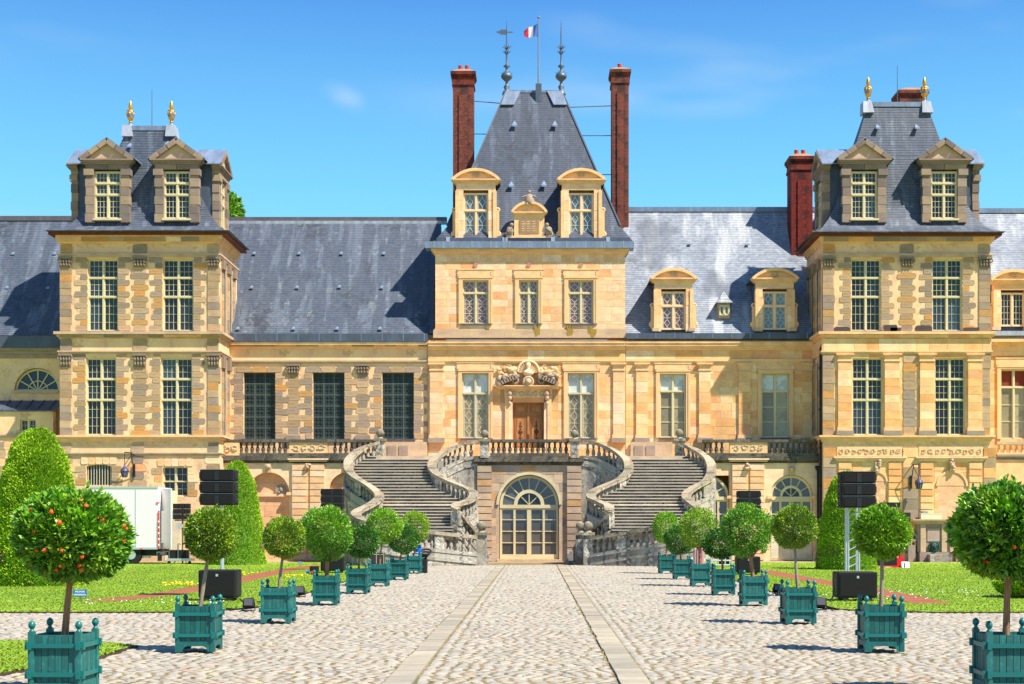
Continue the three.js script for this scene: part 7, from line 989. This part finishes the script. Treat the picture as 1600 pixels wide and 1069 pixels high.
// red stand with screens, before the right pavilion
{
  const z = 12.4, t = thing('red_info_stand', 'red and black stand with screens beside the wall fountain', 'stand', [X(1385, z), 0, z]); blk(t, 'red_plinth', M.red, X(1350, z), X(1405, z), 0.03, Y(884, z), z - 0.5, z); blk(t, 'red_panel', M.red, X(1402, z), X(1414, z), Y(884, z), Y(872, z), z - 0.4, z - 0.05); blk(t, 'black_body', M.black, X(1353, z), X(1402, z), Y(884, z), Y(850, z), z - 0.45, z - 0.06); blk(t, 'upper_screen', M.black, X(1378, z), X(1408, z), Y(793, z), Y(785, z), z - 0.4, z - 0.1); blk(t, 'red_post', M.red, X(1408, z), X(1412, z), 0.03, Y(801, z), z - 0.35, z - 0.15); blk(t, 'side_loudspeaker', M.blackEdge, X(1412, z), X(1424, z), Y(820, z), Y(801, z), z - 0.45, z - 0.1); blk(t, 'back_post', M.steel, X(1390, z), X(1393, z), 0.03, Y(785, z), z - 0.4, z - 0.3);
  part(t, 'lettering', new THREE.PlaneGeometry(L(30, z), 0.10), std({ map: textTex(['FER-A-CHEVAL'], '#ffffff', '#d4161c', 512, 96, 62), roughness: 0.5 }), [X(1382, z), Y(886.5, z), z + 0.006]);
  const s = thing('folded_board', 'small white folding board on the ground beside the red stand', 'board', [X(1413, z), 0, z + 0.3]); const b = part(s, 'panel', bx(0.30, 0.26, 0.02), M.whiteFlat, [X(1412, z), 0.14, z + 0.3]); b.rotation.x = -0.35; part(s, 'back_leg', bx(0.28, 0.24, 0.015), M.whiteFlat, [X(1412, z), 0.13, z + 0.16]).rotation.x = 0.35; part(s, 'grip', bx(0.04, 0.2, 0.025), M.black, [X(1410, z), 0.14, z + 0.31]).rotation.x = -0.35;
}
// wall fountain with bronze mask
{
  const z = 2.7, t = thing('wall_fountain', 'grey stone wall fountain with green bronze mask before the right pavilion', 'fountain', [X(1462, z), 0, z]), yT = Y(812, z);
  blk(t, 'body', M.plinthGrey, X(1434, z), X(1493, z), 0.45, yT - 0.2, z - 0.3, z); moulding(t, 'cornice', M.trimGrey, X(1432, z), X(1495, z), yT - 0.2, z, [[0.08, 0.06], [0.08, 0.16], [0.06, 0.22]], 0.3); blk(t, 'pedestal', M.plinthGrey, X(1436, z), X(1482, z), 0, 0.45, z - 0.2, z + 0.16); blk(t, 'basin', M.dark, X(1448, z), X(1482, z), 0, 0.36, z + 0.16, z + 0.6); blk(t, 'basin_top', M.lime, X(1449, z), X(1471, z), Y(876, z), Y(868, z), z, z + 0.3);
  for (const [a, b] of [[1438, 1446], [1471, 1479], [1484, 1491]]) blk(t, 'pilaster', M.trimGrey, X(a, z), X(b, z), 0.46, yT - 0.21, z, z + 0.08); blk(t, 'panel', stoneMat('#b8a58c'), X(1449, z), X(1468, z), Y(846, z), Y(826, z), z, z + 0.03);
  for (const s of [-1, 1]) { const x = s < 0 ? X(1432, z) : X(1495, z); part(t, 'side_scroll', merge([new THREE.TorusGeometry(0.16, 0.06, 7, 14).translate(x + s * 0.1, Y(840, z), z - 0.1), new THREE.TorusGeometry(0.11, 0.05, 7, 14).translate(x + s * 0.12, Y(850, z), z - 0.1), bar(x - 0.02, x + s * 0.35, 0.02, Y(852, z), z - 0.25, z - 0.05)]), M.plinthGrey); }
  const at = [X(1459, z), Y(855, z), z + 0.08]; part(t, 'bronze_mask', merge([new THREE.SphereGeometry(0.2, 14, 11).scale(0.85, 1.1, 0.6), new THREE.SphereGeometry(0.06, 8, 6).scale(1, 1.6, 1).translate(0, 0, 0.13), new THREE.TorusGeometry(0.23, 0.05, 6, 18), new THREE.SphereGeometry(0.06, 7, 6).translate(-0.09, 0.06, 0.1), new THREE.SphereGeometry(0.06, 7, 6).translate(0.09, 0.06, 0.1), new THREE.ConeGeometry(0.13, 0.3, 8).rotateX(Math.PI).translate(0, -0.26, 0.03), new THREE.TorusGeometry(0.06, 0.03, 6, 10).translate(0, -0.1, 0.12)]), M.bronze, at);
  const b = thing('cable_box', 'cream cable box lying on top of the wall fountain', 'box', [X(1454, z), yT, z]); blk(b, 'box', std({ color: '#e6d5ae' }), X(1439, z), X(1471, z), yT + 0.02, yT + 0.26, z - 0.25, z + 0.05); blk(b, 'lid', std({ color: '#efe2c2' }), X(1438.5, z), X(1471.5, z), yT + 0.262, yT + 0.29, z - 0.26, z + 0.06); blk(b, 'control_unit', M.zinc, X(1441, z), X(1450, z), yT + 0.292, yT + 0.38, z - 0.2, z);
}
// wall lanterns on iron brackets
for (const [px, py, z, label] of [[200, 744, ZT, 'wrought iron wall lantern on the left pavilion above the truck'], [1431, 762, ZT, 'wrought iron wall lantern on the right pavilion above the fountain']]) {
  const x = X(px, z), y = Y(py, z), t = thing('wall_lantern', label, 'lantern', [x, y, z + 0.5], 'wall lanterns'), zz = z + 0.55, xb = x + (px < 800 ? 0.3 : -0.25), yt = y + L(32, z);
  part(t, 'bracket', merge([rod(V(xb, yt, z + 0.08), V(xb, yt + 0.1, zz), 0.025), rod(V(xb, y + 0.1, z + 0.08), V(xb, yt + 0.06, zz), 0.02), rod(V(xb, yt + 0.1, zz), V(x, yt + 0.12, zz), 0.025), rod(V(x, yt + 0.12, zz), V(x, y + 0.45, zz), 0.014), rod(V(xb, yt, zz), V(x - 0.02, y + 0.45, zz), 0.014)]), M.iron); part(t, 'bracket_plate', bx(0.1, 0.6, 0.05), M.iron, [xb, y + 0.25, z + 0.09]);
  part(t, 'lantern_roof', lathe([[0.20, 0.20], [0.17, 0.3], [0.08, 0.38], [0.05, 0.42], [0.03, 0.48], [0, 0.5]], 8), std({ color: '#4a3d5c', roughness: 0.5 }), [x, y, zz]); part(t, 'lantern_glass', lathe([[0.10, -0.08], [0.17, 0.19], [0.1, 0.2]], 8), M.glassLight[1], [x, y, zz]); const r = []; for (let i = 0; i < 8; i++) { const a = i * Math.PI / 4; r.push(rod(V(Math.cos(a) * 0.105, -0.08, Math.sin(a) * 0.105), V(Math.cos(a) * 0.18, 0.19, Math.sin(a) * 0.18), 0.012, 0.012, 5)); } part(t, 'lantern_ribs', merge(r), M.iron, [x, y, zz]);
}
// odds and ends near the staircase
{
  const z = D0 - 49, c = thing('blue_seat', 'blue plastic seat shell behind the last planter of the left row', 'seat', [X(652, z), 0, z]); const b = part(c, 'seat_back', new RoundedBoxGeometry(0.24, 0.26, 0.04, 2, 0.02), M.blue, [X(653, z), Y(857, z), z]); b.rotation.x = -0.15; blk(c, 'seat_pan', M.blue, X(645, z), X(658, z), Y(866, z), Y(864, z), z, z + 0.3); part(c, 'legs', merge([-0.12, 0.12].flatMap((s) => [rod(V(X(652, z) + s, 0, z + 0.28), V(X(652, z) + s, Y(865, z), z + 0.25), 0.013), rod(V(X(652, z) + s, 0, z - 0.04), V(X(652, z) + s, Y(860, z), z), 0.013)])), M.steel);
  const k = thing('cable_coils', 'heap of black cable coils beside the blue seat', 'cables', [X(662, z), 0, z]); for (let i = 0; i < 5; i++) part(k, 'coil', new THREE.TorusGeometry(0.13 + 0.02 * i, 0.03, 7, 18).rotateX(1.2 + 0.2 * i), M.cable, [X(660 + i, z), 0.55 + i * 0.05, z - 0.1]); blk(k, 'crate', M.blackEdge, X(655, z), X(667, z), 0, 0.5, z - 0.3, z + 0.05);
  const z2 = D0 - 56, f = thing('flight_case', 'dark flight case with pale edging behind the left planters', 'case', [X(590, z2), 0, z2]); blk(f, 'case', std({ color: '#3b2522' }), X(577, z2), X(600, z2), 0.02, Y(864, z2), z2 - 0.5, z2); for (const px of [577, 588, 599.5]) blk(f, 'edge_profile', M.alu, X(px, z2) - 0.012, X(px, z2) + 0.012, 0.02, Y(863.5, z2), z2 - 0.02, z2 + 0.012); blk(f, 'lid_profile', M.alu, X(577, z2), X(600, z2), Y(867, z2), Y(866, z2), z2, z2 + 0.012);
  const g = thing('trolley_frame', 'silver tubular trolley frame behind the right planters', 'trolley', [X(1127, z2), 0, z2]); const fr = []; for (const py of [869, 876, 883]) fr.push(rod(V(X(1111, z2), Y(py, z2), z2), V(X(1143, z2), Y(py, z2), z2), 0.03)); for (const px of [1111, 1122, 1133, 1143]) fr.push(rod(V(X(px, z2), 0.05, z2), V(X(px, z2), Y(869, z2), z2), 0.03)); part(g, 'frame', merge(fr), M.alu); blk(g, 'load', M.black, X(1123, z2), X(1140, z2), Y(883, z2), Y(871, z2), z2 - 0.3, z2 - 0.05);
  const p = thing('pink_cloth', 'folded pink cloth hanging behind the sixth right planter', 'cloth', [X(1090, z2), 0, z2]); for (let i = 0; i < 4; i++) part(p, 'fold', new RoundedBoxGeometry(0.11, 0.75, 0.08, 2, 0.03), std({ color: i % 2 ? '#c98a94' : '#d9a2a6' }), [X(1087, z2) + i * 0.09, 0.4, z2 + (i % 2) * 0.04]); part(p, 'rail', rod(V(X(1084, z2), 0.79, z2), V(X(1098, z2), 0.79, z2), 0.015), M.steel); for (const px of [1084, 1098]) part(p, 'rail_post', rod(V(X(px, z2), 0, z2), V(X(px, z2), 0.79, z2), 0.015), M.steel);
  const z3 = D0 - 47, e = thing('follow_spot', 'small black and blue stage lamp on the lawn by the red path', 'stage light', [X(485, z3), 0, z3]); blk(e, 'housing', M.black, X(484, z3), X(497, z3), Y(893, z3), Y(885, z3), z3 - 0.2, z3 + 0.05); part(e, 'blue_plug', rod(V(X(478, z3), 0.1, z3), V(X(483, z3), 0.12, z3), 0.05), M.blue); part(e, 'red_plug', new THREE.SphereGeometry(0.06, 8, 6), M.red, [X(489, z3), 0.09, z3 + 0.1]); part(e, 'feet', merge([bar(-0.15, 0.15, 0.03, 0.06, -0.1, 0.1)]), M.black, [X(490, z3), 0, z3]);
}
renderer.render(scene, camera);
